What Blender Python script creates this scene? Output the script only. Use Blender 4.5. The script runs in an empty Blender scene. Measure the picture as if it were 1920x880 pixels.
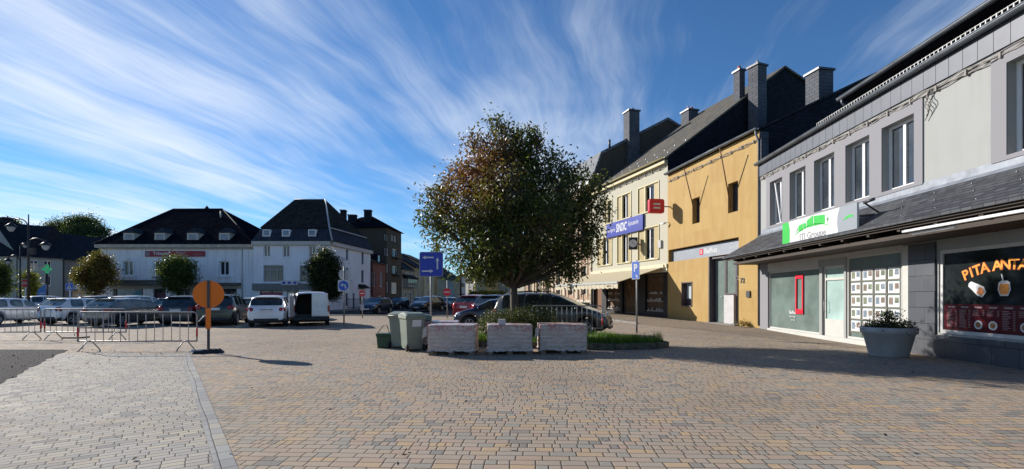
import bpy, bmesh, math, random
from mathutils import Vector, Matrix, noise
R = math.radians
sc = bpy.context.scene
col = sc.collection
random.seed(7)

# ------------------------------------------------------------------ camera, sky, sun, exposure
FPX, CX, HY, EYE = 900.0, 960.0, 556.0, 1.55      # focal length / centre / horizon in photo pixels, eye height
cd = bpy.data.cameras.new('camera'); cam = bpy.data.objects.new('camera', cd); col.objects.link(cam)
cam.location = (0, 0, EYE); cam.rotation_euler = (R(90), 0, 0)
cd.sensor_width = 36; cd.lens = 36 * FPX / 1920; cd.shift_y = (HY - 440) / 1920
cd.clip_start = 0.05; cd.clip_end = 6000
sc.camera = cam

SUN_EL, SUN_AZ = 24.0, -57.0      # azimuth clockwise from +Y
W = bpy.data.worlds.new("World"); sc.world = W; W.use_nodes = True
def world_nodes():
    nt = W.node_tree; N = nt.nodes; L = nt.links
    for n in list(N): N.remove(n)
    out = N.new('ShaderNodeOutputWorld'); bg = N.new('ShaderNodeBackground'); bg.inputs[1].default_value = 0.062
    L.new(bg.outputs[0], out.inputs[0])
    sky = N.new('ShaderNodeTexSky'); sky.sky_type = 'NISHITA'; sky.sun_disc = False
    sky.sun_elevation = R(SUN_EL); sky.sun_rotation = R(SUN_AZ)
    sky.air_density = 1.0; sky.dust_density = 0.0; sky.ozone_density = 1.5; sky.altitude = 400
    tc = N.new('ShaderNodeTexCoord'); sx = N.new('ShaderNodeSeparateXYZ'); L.new(tc.outputs['Generated'], sx.inputs[0])
    def m(op, a, b=None, c=None, clamp=False):
        n = N.new('ShaderNodeMath'); n.operation = op; n.use_clamp = clamp
        for i, v in enumerate((a, b, c)):
            if v is None: continue
            if isinstance(v, (int, float)): n.inputs[i].default_value = v
            else: L.new(v, n.inputs[i])
        return n.outputs[0]
    z = m('ADD', m('MAXIMUM', sx.outputs[2], 0.0), 0.07)
    u = m('DIVIDE', sx.outputs[0], z); v = m('DIVIDE', sx.outputs[1], z)
    # streak axis leans a little to the right of the view
    a = R(14); ca, sa = math.cos(a), math.sin(a)
    across = m('SUBTRACT', m('MULTIPLY', u, ca), m('MULTIPLY', v, sa))
    along = m('ADD', m('MULTIPLY', u, sa), m('MULTIPLY', v, ca))
    def comb(x, y, zz=0.0):
        c = N.new('ShaderNodeCombineXYZ')
        for i, q in enumerate((x, y, zz)):
            if isinstance(q, (int, float)): c.inputs[i].default_value = q
            else: L.new(q, c.inputs[i])
        return c.outputs[0]
    def nz(vec, scale, det, rough=0.6, dist=0.0):
        n = N.new('ShaderNodeTexNoise'); n.inputs['Scale'].default_value = scale; n.inputs['Detail'].default_value = det
        n.inputs['Roughness'].default_value = rough; n.inputs['Distortion'].default_value = dist
        L.new(vec, n.inputs['Vector']); return n.outputs[0]
    warp = m('MULTIPLY', m('SUBTRACT', nz(comb(across, along, 3.1), 0.55, 3), 0.5), 0.5)
    aw = m('ADD', across, warp)
    big = nz(comb(m('MULTIPLY', aw, 0.55), m('MULTIPLY', along, 0.45), 11.4), 1.0, 4, 0.55)
    fine = nz(comb(m('MULTIPLY', aw, 2.1), m('MULTIPLY', along, 0.30), 1.3), 1.0, 8, 0.62, 0.25)
    fib = nz(comb(m('MULTIPLY', aw, 7.0), m('MULTIPLY', along, 0.8), 5.3), 1.0, 5, 0.65, 0.3)
    d = m('ADD', m('MULTIPLY', big, 1.15), m('ADD', m('MULTIPLY', fine, 0.62), m('MULTIPLY', fib, 0.40)))
    # more cirrus to the left and low down
    bias = m('MULTIPLY', m('SUBTRACT', 0.0, sx.outputs[0]), 0.13)
    low = m('MULTIPLY', m('SUBTRACT', 0.36, sx.outputs[2]), 0.34)
    d = m('ADD', d, m('ADD', bias, low))
    mr = N.new('ShaderNodeMapRange'); mr.interpolation_type = 'SMOOTHSTEP'
    L.new(d, mr.inputs[0]); mr.inputs[1].default_value = 1.03; mr.inputs[2].default_value = 1.66
    mr.inputs[3].default_value = 0.0; mr.inputs[4].default_value = 0.88
    mix = N.new('ShaderNodeMix'); mix.data_type = 'RGBA'
    L.new(mr.outputs[0], mix.inputs[0]); L.new(sky.outputs[0], mix.inputs[6]); mix.inputs[7].default_value = (9.0, 9.6, 10.4, 1)
    tint = N.new('ShaderNodeMix'); tint.data_type = 'RGBA'; tint.blend_type = 'MULTIPLY'; tint.inputs[0].default_value = 1
    L.new(sky.outputs[0], tint.inputs[6]); tint.inputs[7].default_value = (0.52, 0.88, 1.24, 1)
    L.new(tint.outputs[2], mix.inputs[6])
    L.new(mix.outputs[2], bg.inputs[0])
world_nodes()
sd = bpy.data.lights.new('sun', 'SUN'); so = bpy.data.objects.new('sun', sd); col.objects.link(so)
sd.energy = 4.4; sd.angle = R(0.5); sd.color = (1.0, 0.945, 0.87)
sdir = Vector((math.sin(R(SUN_AZ)) * math.cos(R(SUN_EL)), math.cos(R(SUN_AZ)) * math.cos(R(SUN_EL)), math.sin(R(SUN_EL))))
so.rotation_euler = sdir.to_track_quat('Z', 'Y').to_euler(); so.location = (-40, 30, 40)
vs = sc.view_settings
vs.view_transform = 'Standard'; vs.look = 'None'; vs.exposure = 0.78; vs.gamma = 1; vs.use_curve_mapping = False

# ------------------------------------------------------------------ node helpers and materials
class NT:
    def __init__(s, name):
        s.mat = bpy.data.materials.new(name); s.mat.use_nodes = True
        s.N = s.mat.node_tree.nodes; s.L = s.mat.node_tree.links
        s.b = s.N['Principled BSDF']; s.out = s.N['Material Output']
    def n(s, t, **kw):
        x = s.N.new(t)
        for k, v in kw.items(): setattr(x, k, v)
        return x
    def put(s, sock, v):
        if v is None: return
        if isinstance(v, (int, float)): sock.default_value = v
        elif isinstance(v, (tuple, list)): sock.default_value = tuple(v) + ((1,) if len(v) == 3 and len(sock.default_value) == 4 else ())
        else: s.L.new(v, sock)
    def m(s, op, a, b=None, c=None, clamp=False):
        x = s.n('ShaderNodeMath', operation=op, use_clamp=clamp)
        for i, v in enumerate((a, b, c)): s.put(x.inputs[i], v)
        return x.outputs[0]
    def mix(s, f, a, b, mode='MIX'):
        x = s.n('ShaderNodeMix', data_type='RGBA', blend_type=mode)
        s.put(x.inputs[0], f); s.put(x.inputs[6], a); s.put(x.inputs[7], b); return x.outputs[2]
    def pos(s): return s.n('ShaderNodeNewGeometry').outputs['Position']
    def obj(s): return s.n('ShaderNodeTexCoord').outputs['Object']
    def sep(s, v): x = s.n('ShaderNodeSeparateXYZ'); s.L.new(v, x.inputs[0]); return x.outputs
    def comb(s, a, b, c=0.0):
        x = s.n('ShaderNodeCombineXYZ')
        for i, v in enumerate((a, b, c)): s.put(x.inputs[i], v)
        return x.outputs[0]
    def noise(s, vec, scale, det=4, rough=0.55, dist=0.0):
        x = s.n('ShaderNodeTexNoise'); s.put(x.inputs['Scale'], scale); s.put(x.inputs['Detail'], det)
        s.put(x.inputs['Roughness'], rough); s.put(x.inputs['Distortion'], dist)
        if vec is not None: s.L.new(vec, x.inputs['Vector'])
        return x.outputs[0]
    def ramp(s, f, stops, interp='LINEAR'):
        x = s.n('ShaderNodeValToRGB'); cr = x.color_ramp; cr.interpolation = interp
        while len(cr.elements) < len(stops): cr.elements.new(0.5)
        for e, (p, c) in zip(cr.elements, stops): e.position = p; e.color = tuple(c) + (1,)
        s.L.new(f, x.inputs[0]); return x.outputs[0]
    def rng(s, f, a, b, c=0.0, d=1.0):
        x = s.n('ShaderNodeMapRange', clamp=True); s.L.new(f, x.inputs[0])
        for i, v in enumerate((a, b, c, d)): x.inputs[i + 1].default_value = v
        return x.outputs[0]
    def white(s, vec):
        x = s.n('ShaderNodeTexWhiteNoise', noise_dimensions='3D'); s.L.new(vec, x.inputs['Vector']); return x
    def bump(s, h, strength, dist=0.01):
        x = s.n('ShaderNodeBump'); x.inputs['Strength'].default_value = strength; x.inputs['Distance'].default_value = dist
        s.L.new(h, x.inputs['Height']); s.L.new(x.outputs[0], s.b.inputs['Normal'])
    def set(s, color=None, rough=None, metal=None, spec=None, **kw):
        s.put(s.b.inputs['Base Color'], color); s.put(s.b.inputs['Roughness'], rough); s.put(s.b.inputs['Metallic'], metal)
        s.put(s.b.inputs['Specular IOR Level'], spec)
        for k, v in kw.items(): s.put(s.b.inputs[k.replace('_', ' ')], v)
        return s.mat

def plain(name, c, rough=0.6, metal=0.0, spec=0.5, var=0.12, scale=3.0, bump=0.0, **kw):
    t = NT(name); p = t.obj()
    f = t.noise(p, scale, 5, 0.6)
    lo = tuple(x * (1 - var) for x in c); hi = tuple(min(1, x * (1 + var)) for x in c)
    cc = t.ramp(f, [(0.3, lo), (0.7, hi)])
    if bump: t.bump(t.noise(p, scale * 12, 4), bump)
    return t.set(cc, rough, metal, spec, **kw)

def plaster(name, c, dirt=(0.30, 0.27, 0.23), amount=0.25, bump=0.25, scale=1.0, streak=True):
    t = NT(name); p = t.pos(); x, y, z = t.sep(p)
    h = t.m('ADD', x, y)
    broad = t.noise(p, 0.5 * scale, 5, 0.6)
    run = t.noise(t.comb(t.m('MULTIPLY', h, 2.2), 0.0, t.m('MULTIPLY', z, 0.22)), 1.0, 6, 0.65)
    fine = t.noise(p, 35, 3, 0.6)
    f = t.m('ADD', t.m('MULTIPLY', t.rng(broad, 0.42, 0.78), 0.5), t.m('MULTIPLY', t.rng(run, 0.48, 0.8), 0.8 if streak else 0.1))
    cc = t.mix(t.m('MULTIPLY', f, amount, clamp=True), c, dirt)
    cc = t.mix(t.rng(fine, 0.3, 0.7, 0.0, 0.10), cc, tuple(q * 0.7 for q in c))
    t.bump(t.noise(p, 60, 4, 0.7), bump, 0.006)
    return t.set(cc, 0.88, 0, 0.25)

def slate(name, axis='Y', c=(0.060, 0.064, 0.072), sw=0.30, sh=0.16, lum=0.3, moss=0.0, rough=0.85, spec=0.12):
    t = NT(name); p = t.pos(); x, y, z = t.sep(p)
    h = y if axis == 'Y' else x
    if axis == 'B': h = t.m('ADD', x, y)
    br = t.n('ShaderNodeTexBrick'); br.offset = 0.5
    t.L.new(t.comb(h, z), br.inputs['Vector'])
    br.inputs['Scale'].default_value = 1; br.inputs['Brick Width'].default_value = sw; br.inputs['Row Height'].default_value = sh
    br.inputs['Mortar Size'].default_value = 0.012; br.inputs['Mortar Smooth'].default_value = 0.3
    br.inputs['Color1'].default_value = tuple(q * (1 - lum) for q in c) + (1,); br.inputs['Color2'].default_value = tuple(q * (1 + lum) for q in c) + (1,)
    br.inputs['Mortar'].default_value = tuple(q * 0.35 for q in c) + (1,)
    n1 = t.noise(p, 0.9, 5, 0.65)
    cc = t.mix(t.rng(n1, 0.5, 0.75, 0, 0.55), br.outputs['Color'], (c[0] * 1.8, c[1] * 1.7, c[2] * 1.5))
    if moss: cc = t.mix(t.rng(t.noise(p, 1.7, 5, 0.7), 0.5, 0.7, 0, moss), cc, (0.13, 0.11, 0.07))
    fr = t.m('FRACT', t.m('DIVIDE', z, sh))
    t.bump(t.m('ADD', t.m('MULTIPLY', fr, -1.0), br.outputs['Fac']), 0.35, 0.012)
    return t.set(cc, rough, 0, spec)

def paving(name, ang, w0, w1, h, palette, joint=(0.018, 0.016, 0.014), warp=0.009, jw=0.0042, patchc=None, bumps=0.30, paint=True):
    """courses of setts: each course has its own sett length and offset"""
    t = NT(name); p = t.pos(); x, y, z = t.sep(p)
    wn = t.n('ShaderNodeTexNoise'); wn.inputs['Scale'].default_value = 5.5; wn.inputs['Detail'].default_value = 2
    t.L.new(p, wn.inputs['Vector']); wx, wy, wz = t.sep(wn.outputs['Color'])
    wl = t.n('ShaderNodeTexNoise'); wl.inputs['Scale'].default_value = 0.35; wl.inputs['Detail'].default_value = 1
    t.L.new(p, wl.inputs['Vector']); lx, ly, lz = t.sep(wl.outputs['Color'])
    c_, s_ = math.cos(R(ang)), math.sin(R(ang))
    a = t.m('ADD', t.m('MULTIPLY', x, c_), t.m('MULTIPLY', y, s_))
    b = t.m('SUBTRACT', t.m('MULTIPLY', y, c_), t.m('MULTIPLY', x, s_))
    a = t.m('ADD', a, t.m('MULTIPLY', t.m('SUBTRACT', wx, 0.5), warp * 2)); b = t.m('ADD', b, t.m('MULTIPLY', t.m('SUBTRACT', wy, 0.5), warp * 2))
    b = t.m('ADD', b, t.m('MULTIPLY', t.m('SUBTRACT', ly, 0.5), 0.10))
    a = t.m('ADD', a, 300.0); b = t.m('ADD', b, 300.0)
    rv = t.m('DIVIDE', b, h); row = t.m('FLOOR', rv); fv = t.m('FRACT', rv)
    w1n = t.white(t.comb(row, 3.7, 1.1)); rr, rg, rb = t.sep(w1n.outputs['Color'])
    wid = t.m('ADD', t.m('MULTIPLY', rr, w1 - w0), w0)
    uu = t.m('ADD', t.m('DIVIDE', a, wid), t.m('MULTIPLY', rg, 7.0)); cell = t.m('FLOOR', uu); fu = t.m('FRACT', uu)
    rnd = t.white(t.comb(cell, row, 0.5)); r1, r2, r3 = t.sep(rnd.outputs['Color'])
    if w0 != w1:   # some setts are split in two, giving a mixed bond
        spl = t.m('GREATER_THAN', r3, 0.62); fu2 = t.m('FRACT', t.m('MULTIPLY', fu, 2.0)); half = t.m('MULTIPLY', spl, t.m('GREATER_THAN', fu, 0.5))
        fu = t.m('ADD', t.m('MULTIPLY', fu2, spl), t.m('MULTIPLY', fu, t.m('SUBTRACT', 1.0, spl)))
        wid2 = t.m('DIVIDE', wid, t.m('ADD', spl, 1.0))
        rnd = t.white(t.comb(cell, row, t.m('ADD', half, 0.5))); r1, r2, r3 = t.sep(rnd.outputs['Color'])
    else: wid2 = wid
    du = t.m('MULTIPLY', t.m('MINIMUM', fu, t.m('SUBTRACT', 1.0, fu)), wid2)
    dv = t.m('MULTIPLY', t.m('MINIMUM', fv, t.m('SUBTRACT', 1.0, fv)), h)
    dd = t.m('MINIMUM', du, dv)
    body = t.rng(dd, jw * 0.5, jw * 1.3)
    edge = t.rng(dd, jw * .5, jw * 2.6)
    stone = t.ramp(r1, palette, 'CONSTANT')
    stone = t.mix(t.m('MULTIPLY', r2, 0.22), stone, (0.33, 0.30, 0.26))
    pn = t.noise(p, 0.45, 4, 0.6)
    if patchc: stone = t.mix(t.rng(pn, 0.46, 0.66, 0, 0.42), stone, patchc)
    stone = t.mix(t.rng(t.noise(p, 60, 4, 0.7), 0.35, 0.75, 0.0, 0.30), stone, (0.15, 0.125, 0.105))
    stone = t.mix(t.rng(t.noise(p, 2.2, 5, 0.7), 0.55, 0.8, 0.0, 0.35), stone, (0.18, 0.15, 0.125))
    stone = t.mix(t.rng(t.noise(p, 0.16, 4, 0.6), 0.48, 0.66, 0.0, 0.36), stone, (0.15, 0.12, 0.095))
    sp = t.n('ShaderNodeTexVoronoi'); sp.inputs['Scale'].default_value = 3.2; t.L.new(p, sp.inputs['Vector'])
    stone = t.mix(t.rng(sp.outputs['Distance'], 0.035, 0.02, 0.0, 0.75), stone, (0.05, 0.045, 0.04))
    cc = t.mix(body, joint, stone)
    hgt = t.m('ADD', edge, t.m('ADD', t.m('MULTIPLY', t.noise(p, 45, 4, 0.7), 0.35), t.m('MULTIPLY', r2, 0.30)))
    t.bump(hgt, bumps, 0.010)
    return t.set(cc, t.m('ADD', 0.82, t.m('MULTIPLY', r3, 0.15)), 0, 0.10)

def glassy(name, c, rough=0.04, spec=0.8, var=0.5, scale=0.8):
    t = NT(name); p = t.pos()
    f = t.noise(p, scale, 4, 0.6)
    return t.set(t.ramp(f, [(0.35, tuple(q * (1 - var) for q in c)), (0.65, tuple(q * (1 + var) for q in c))]), rough, 0, spec)

def leafmat(name, stops, tl=0.4, patch=None, pbox=None):
    t = NT(name); g = t.n('ShaderNodeNewGeometry')
    cc = t.ramp(g.outputs['Random Per Island'], stops)
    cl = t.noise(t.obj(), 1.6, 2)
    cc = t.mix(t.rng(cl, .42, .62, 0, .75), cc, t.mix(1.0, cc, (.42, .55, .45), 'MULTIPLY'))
    if patch:
        x, y, z = t.sep(t.obj()); cx, cy, cz, rr = pbox
        d = t.m('SQRT', t.m('ADD', t.m('POWER', t.m('SUBTRACT', x, cx), 2.0), t.m('ADD', t.m('MULTIPLY', t.m('POWER', t.m('SUBTRACT', y, cy), 2.0), 0.15), t.m('POWER', t.m('SUBTRACT', z, cz), 2.0))))
        d = t.m('ADD', d, t.m('MULTIPLY', t.m('SUBTRACT', t.noise(t.obj(), 1.3, 3), 0.5), 2.2))
        cc = t.mix(t.m('MULTIPLY', t.rng(d, rr, rr * 0.3), t.rng(g.outputs['Random Per Island'], 0.15, 0.5, 0.25, 1.0)), cc, patch)
    pr = t.b; t.put(pr.inputs['Base Color'], cc); pr.inputs['Roughness'].default_value = 0.42; pr.inputs['Specular IOR Level'].default_value = 0.35
    tr = t.n('ShaderNodeBsdfTranslucent'); t.L.new(t.mix(0.5, cc, (0.16, 0.20, 0.02)), tr.inputs[0])
    ms = t.n('ShaderNodeMixShader'); ms.inputs[0].default_value = tl
    t.L.new(pr.outputs[0], ms.inputs[1]); t.L.new(tr.outputs[0], ms.inputs[2]); t.L.new(ms.outputs[0], t.out.inputs[0])
    return t.mat

def emis(name, c, s):
    t = NT(name); return t.set(c, 0.4, 0, 0.4, Emission_Color=c, Emission_Strength=s)

M = {}
warm = [(0.0, (0.40, 0.32, 0.245)), (0.22, (0.37, 0.305, 0.24)), (0.42, (0.305, 0.285, 0.24)), (0.58, (0.40, 0.295, 0.22)), (0.74, (0.47, 0.335, 0.20)), (0.84, (0.40, 0.31, 0.22)), (0.93, (0.22, 0.205, 0.185))]
cool = [(0.0, (0.40, 0.37, 0.325)), (0.3, (0.355, 0.34, 0.305)), (0.55, (0.46, 0.42, 0.335)), (0.72, (0.49, 0.44, 0.33)), (0.82, (0.285, 0.275, 0.255)), (0.93, (0.44, 0.37, 0.295))]
M['pave'] = paving('square setts', -2.5, 0.16, 0.28, 0.127, warm, jw=0.0052, patchc=(0.36, 0.285, 0.195))
M['pave_l'] = paving('grey setts', 35.5, 0.185, 0.185, 0.104, cool, jw=0.0050, patchc=(0.40, 0.365, 0.31), warp=0.007)
M['band'] = paving('sett band', 125.8, 0.26, 0.26, 0.171, [(0.0, (0.33, 0.33, 0.31)), (0.5, (0.28, 0.285, 0.28)), (0.8, (0.40, 0.37, 0.31))], warp=0.004)
M['walk'] = paving('footway setts', 82, 0.20, 0.22, 0.105, [(0.0, (0.27, 0.215, 0.16)), (0.4, (0.24, 0.20, 0.155)), (0.75, (0.30, 0.225, 0.155))], patchc=(0.25, 0.20, 0.15))
def asphalt(name, c):
    t = NT(name); p = t.pos()
    cc = t.ramp(t.noise(p, 28, 4, 0.8), [(0.35, tuple(q * 0.55 for q in c)), (0.7, tuple(q * 1.7 for q in c))])
    cc = t.mix(t.rng(t.noise(p, 3.1, 4, 0.7), 0.58, 0.72, 0, 0.5), cc, (0.10, 0.06, 0.045))
    t.bump(t.noise(p, 70, 3, 0.7), 0.9, 0.02); return t.set(cc, 0.95, 0, 0.1)
M['asphalt'] = asphalt('dark asphalt', (0.030, 0.028, 0.030))
M['road'] = asphalt('road asphalt', (0.075, 0.072, 0.07))
M['kerb'] = plain('kerb stone', (0.20, 0.19, 0.175), 0.9, bump=0.4, scale=4)
M['cream'] = plaster('cream render', (0.46, 0.435, 0.345), (0.45, 0.38, 0.25), 0.18)
M['offwhite'] = plaster('offwhite render', (0.31, 0.315, 0.305), (0.17, 0.16, 0.14), 0.30, 0.5)
M['white'] = plaster('white stucco', (0.84, 0.84, 0.86), (0.16, 0.15, 0.14), 0.45)
M['whitewall'] = plaster('painted white brick', (0.84, 0.85, 0.88), (0.30, 0.21, 0.20), 0.35)
M['greyrender'] = plaster('grey render', (0.40, 0.39, 0.38), (0.15, 0.14, 0.13), 0.4)
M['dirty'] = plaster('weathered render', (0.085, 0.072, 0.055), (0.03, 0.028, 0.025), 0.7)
M['tan'] = plaster('tan render', (0.36, 0.29, 0.19), (0.14, 0.11, 0.08), 0.4)
M['yellow'] = plaster('yellow render', (0.62, 0.50, 0.26), (0.3, 0.24, 0.14), 0.3)
M['surround'] = plaster('grey painted surround', (0.225, 0.22, 0.235), (0.2, 0.19, 0.18), 0.15, 0.2)
def ochre():
    t = NT('ochre stone panels'); p = t.pos(); x, y, z = t.sep(p)
    br = t.n('ShaderNodeTexBrick'); br.offset = 0.0; t.L.new(t.comb(t.m('ADD', y, 0.3), t.m('ADD', z, 0.35)), br.inputs['Vector'])
    br.inputs['Scale'].default_value = 1; br.inputs['Brick Width'].default_value = 1.32; br.inputs['Row Height'].default_value = 1.12
    br.inputs['Mortar Size'].default_value = 0.006; br.inputs['Color1'].default_value = (0.34, 0.205, 0.060, 1); br.inputs['Color2'].default_value = (0.39, 0.25, 0.080, 1)
    br.inputs['Mortar'].default_value = (0.40, 0.26, 0.10, 1)
    n = t.noise(t.comb(t.m('MULTIPLY', y, 1.4), 0.0, t.m('MULTIPLY', z, 0.45)), 1.6, 6, 0.65, 0.4)
    cc = t.mix(t.rng(n, 0.35, 0.65, 0, 0.55), br.outputs['Color'], (0.42, 0.30, 0.125))
    n2 = t.noise(t.comb(t.m('MULTIPLY', y, 3.0), 0.0, t.m('MULTIPLY', z, 0.3)), 1.0, 5, 0.7)
    cc = t.mix(t.rng(n2, 0.50, 0.72, 0, 0.6), cc, (0.30, 0.17, 0.06))
    cc = t.mix(t.rng(t.noise(p, 30, 4, 0.7), 0.4, 0.8, 0, 0.25), cc, (0.42, 0.28, 0.12))
    t.bump(t.noise(p, 25, 4, 0.6), 0.25, 0.01); return t.set(cc, 0.8, 0, 0.3)
M['ochre'] = ochre()
def bricks(name, c1, c2, mort, axis='Y'):
    t = NT(name); p = t.pos(); x, y, z = t.sep(p)
    br = t.n('ShaderNodeTexBrick'); t.L.new(t.comb(t.m('ADD', x, y), z), br.inputs['Vector'])
    br.inputs['Scale'].default_value = 1; br.inputs['Brick Width'].default_value = 0.22; br.inputs['Row Height'].default_value = 0.075
    br.inputs['Mortar Size'].default_value = 0.01; br.inputs['Color1'].default_value = c1 + (1,); br.inputs['Color2'].default_value = c2 + (1,); br.inputs['Mortar'].default_value = mort + (1,)
    cc = t.mix(t.rng(t.noise(p, 0.7, 5, 0.6), 0.45, 0.75, 0, 0.35), br.outputs['Color'], tuple(q * 0.5 for q in c1))
    t.bump(br.outputs['Fac'], 0.3, -0.008); return t.set(cc, 0.88, 0, 0.25)
M['brick'] = bricks('orange brown brick', (0.36, 0.20, 0.12), (0.42, 0.25, 0.155), (0.38, 0.33, 0.27))
M['redbrick'] = bricks('red brick', (0.22, 0.075, 0.055), (0.27, 0.095, 0.065), (0.2, 0.13, 0.11))
M['darkstone'] = slate('dark stone blocks', 'Y', (0.075, 0.080, 0.092), 0.62, 0.42, 0.10, rough=0.35, spec=.4)
M['slateY'] = slate('slate roof', 'Y', (0.035, 0.037, 0.045)); M['slateX'] = slate('slate roof weathered', 'X', (0.011, 0.0115, 0.016), moss=0.07, spec=0.0, rough=1.0)
M['slateB'] = slate('slate hanging', 'B', (0.016, 0.018, 0.025), 0.28, 0.17, 0.3)
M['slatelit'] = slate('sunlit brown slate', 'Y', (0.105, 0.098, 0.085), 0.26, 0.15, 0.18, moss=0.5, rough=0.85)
M['slatecanopy'] = slate('canopy slate', 'Y', (0.050, 0.053, 0.060), 0.25, 0.085, 0.40, rough=0.7, spec=.25)
M['chim'] = slate('chimney slate', 'B', (0.085, 0.09, 0.105), 0.3, 0.2, 0.12, rough=0.7)
M['zinc'] = plain('zinc', (0.15, 0.165, 0.185), 0.45, 0.6, 0.5, 0.25, 2.0)
M['lead'] = plain('lead flashing', (0.19, 0.21, 0.24), 0.6, 0.2, 0.5, 0.3, 3.0)
M['galv'] = plain('galvanised steel', (0.30, 0.30, 0.295), 0.6, 0.35, 0.4, 0.25, 6)
M['pvc'] = plain('white pvc', (0.78, 0.78, 0.77), 0.35, 0, 0.5, 0.03)
M['paint'] = plain('white paint', (0.46, 0.455, 0.42), 0.5, 0, 0.4, 0.06)
M['creamtrim'] = plain('cream trim', (0.47, 0.41, 0.22), 0.6, 0, 0.4, 0.08)
M['khaki'] = plain('khaki shutters', (0.34, 0.26, 0.11), 0.6, 0, 0.4, 0.08)
M['pane'] = glassy('window glass', (0.035, 0.042, 0.052)); M['paneblue'] = glassy('skylight glass', (0.10, 0.15, 0.21), 0.08)
M['paneG'] = glassy('greenish shop glass', (0.13, 0.17, 0.155), 0.06, 0.6, 0.3, 0.5)
M['paneDoor'] = glassy('pale door glass', (0.33, 0.45, 0.42), 0.1, 0.5, 0.15)
M['panedark'] = glassy('dark shop glass', (0.014, 0.018, 0.018), 0.05, 0.35, 0.4)
M['black'] = plain('black paint', (0.014, 0.014, 0.016), 0.5); M['darkwood'] = plain('dark stained timber', (0.035, 0.024, 0.017), 0.75, bump=0.2)
M['darkgrey'] = plain('dark grey metal', (0.05, 0.052, 0.058), 0.45, 0.2); M['midgrey'] = plain('grey panel', (0.20, 0.22, 0.25), 0.5, 0.2)
M['interior'] = plain('shop interior', (0.12, 0.07, 0.035), 0.8, var=0.6, scale=2.5)
M['concrete'] = plain('pale concrete', (0.46, 0.44, 0.43), 0.85, bump=0.2, var=0.08)
M['plastic_g'] = plain('grey green plastic', (0.19, 0.215, 0.17), 0.5, var=0.08); M['plastic_dg'] = plain('dark green plastic', (0.025, 0.065, 0.03), 0.5)
M['rubber'] = plain('rubber', (0.018, 0.018, 0.018), 0.8); M['rim'] = plain('alloy', (0.40, 0.40, 0.41), 0.3, 0.8)
M['carglass'] = glassy('car glass', (0.020, 0.026, 0.028), 0.03, 0.9, 0.5, 2.0)
M['carglassL'] = glassy('bright car glass', (0.10, 0.14, 0.14), 0.03, 1.0, 0.5, 2.0)
M['redlamp'] = plain('red lamp', (0.30, 0.012, 0.016), 0.15, 0, 0.6, 0.25, 8); M['clearlamp'] = plain('clear lamp', (0.5, 0.52, 0.54), 0.08, 0.3, 0.8)
M['plate'] = plain('number plate', (0.72, 0.70, 0.68), 0.4); M['trim'] = plain('black plastic trim', (0.022, 0.022, 0.024), 0.65)
M['bark'] = plain('bark', (0.085, 0.068, 0.052), 0.95, bump=0.8, scale=6, var=0.35)
M['orange'] = plain('orange reflective back', (0.80, 0.175, 0.012), 0.5, 0, 0.3, 0.05); M['red'] = plain('sign red', (0.55, 0.02, 0.025), 0.4); M['belred'] = plain('vivid red', (0.62, 0.012, 0.035), 0.35, var=0.04)
M['blue'] = plain('sign blue', (0.012, 0.035, 0.36), 0.4, var=0.05); M['blue2'] = plain('light sign blue', (0.02, 0.10, 0.48), 0.4, var=0.05); M['signwhite'] = plain('sign white', (0.58, 0.58, 0.58), 0.4, var=0.02)
M['green'] = plain('bright green', (0.02, 0.40, 0.04), 0.45, var=0.04); M['signgrey'] = plain('sign grey', (0.22, 0.245, 0.27), 0.45, var=0.04)
M['textgrey'] = plain('grey lettering', (0.35, 0.36, 0.38), 0.5); M['awning'] = plain('cream awning cloth', (0.42, 0.36, 0.23), 0.9, var=0.05); M['awnedge'] = plain('awning bar', (0.36, 0.38, 0.36), 0.5)
M['wood'] = plain('pallet wood', (0.16, 0.12, 0.085), 0.9, bump=0.4, var=0.3, scale=5)
M['terracotta'] = plain('terracotta pot', (0.36, 0.09, 0.05), 0.8)
M['maroon'] = plain('menu panel', (0.085, 0.008, 0.014), 0.25, var=0.2, scale=1.5)
M['soil'] = plain('soil', (0.03, 0.022, 0.016), 1.0)
M['skirt'] = plain('stone plinth', (0.30, 0.28, 0.25), 0.85, bump=0.3)
M['facegold'] = plain('orange letter', (0.80, 0.30, 0.03), 0.4, var=0.25, scale=1.0)
M['brown'] = plain('rust brown', (0.16, 0.07, 0.03), 0.8)
M['cable'] = plain('grey cable', (0.24, 0.22, 0.20), 0.8)

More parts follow.
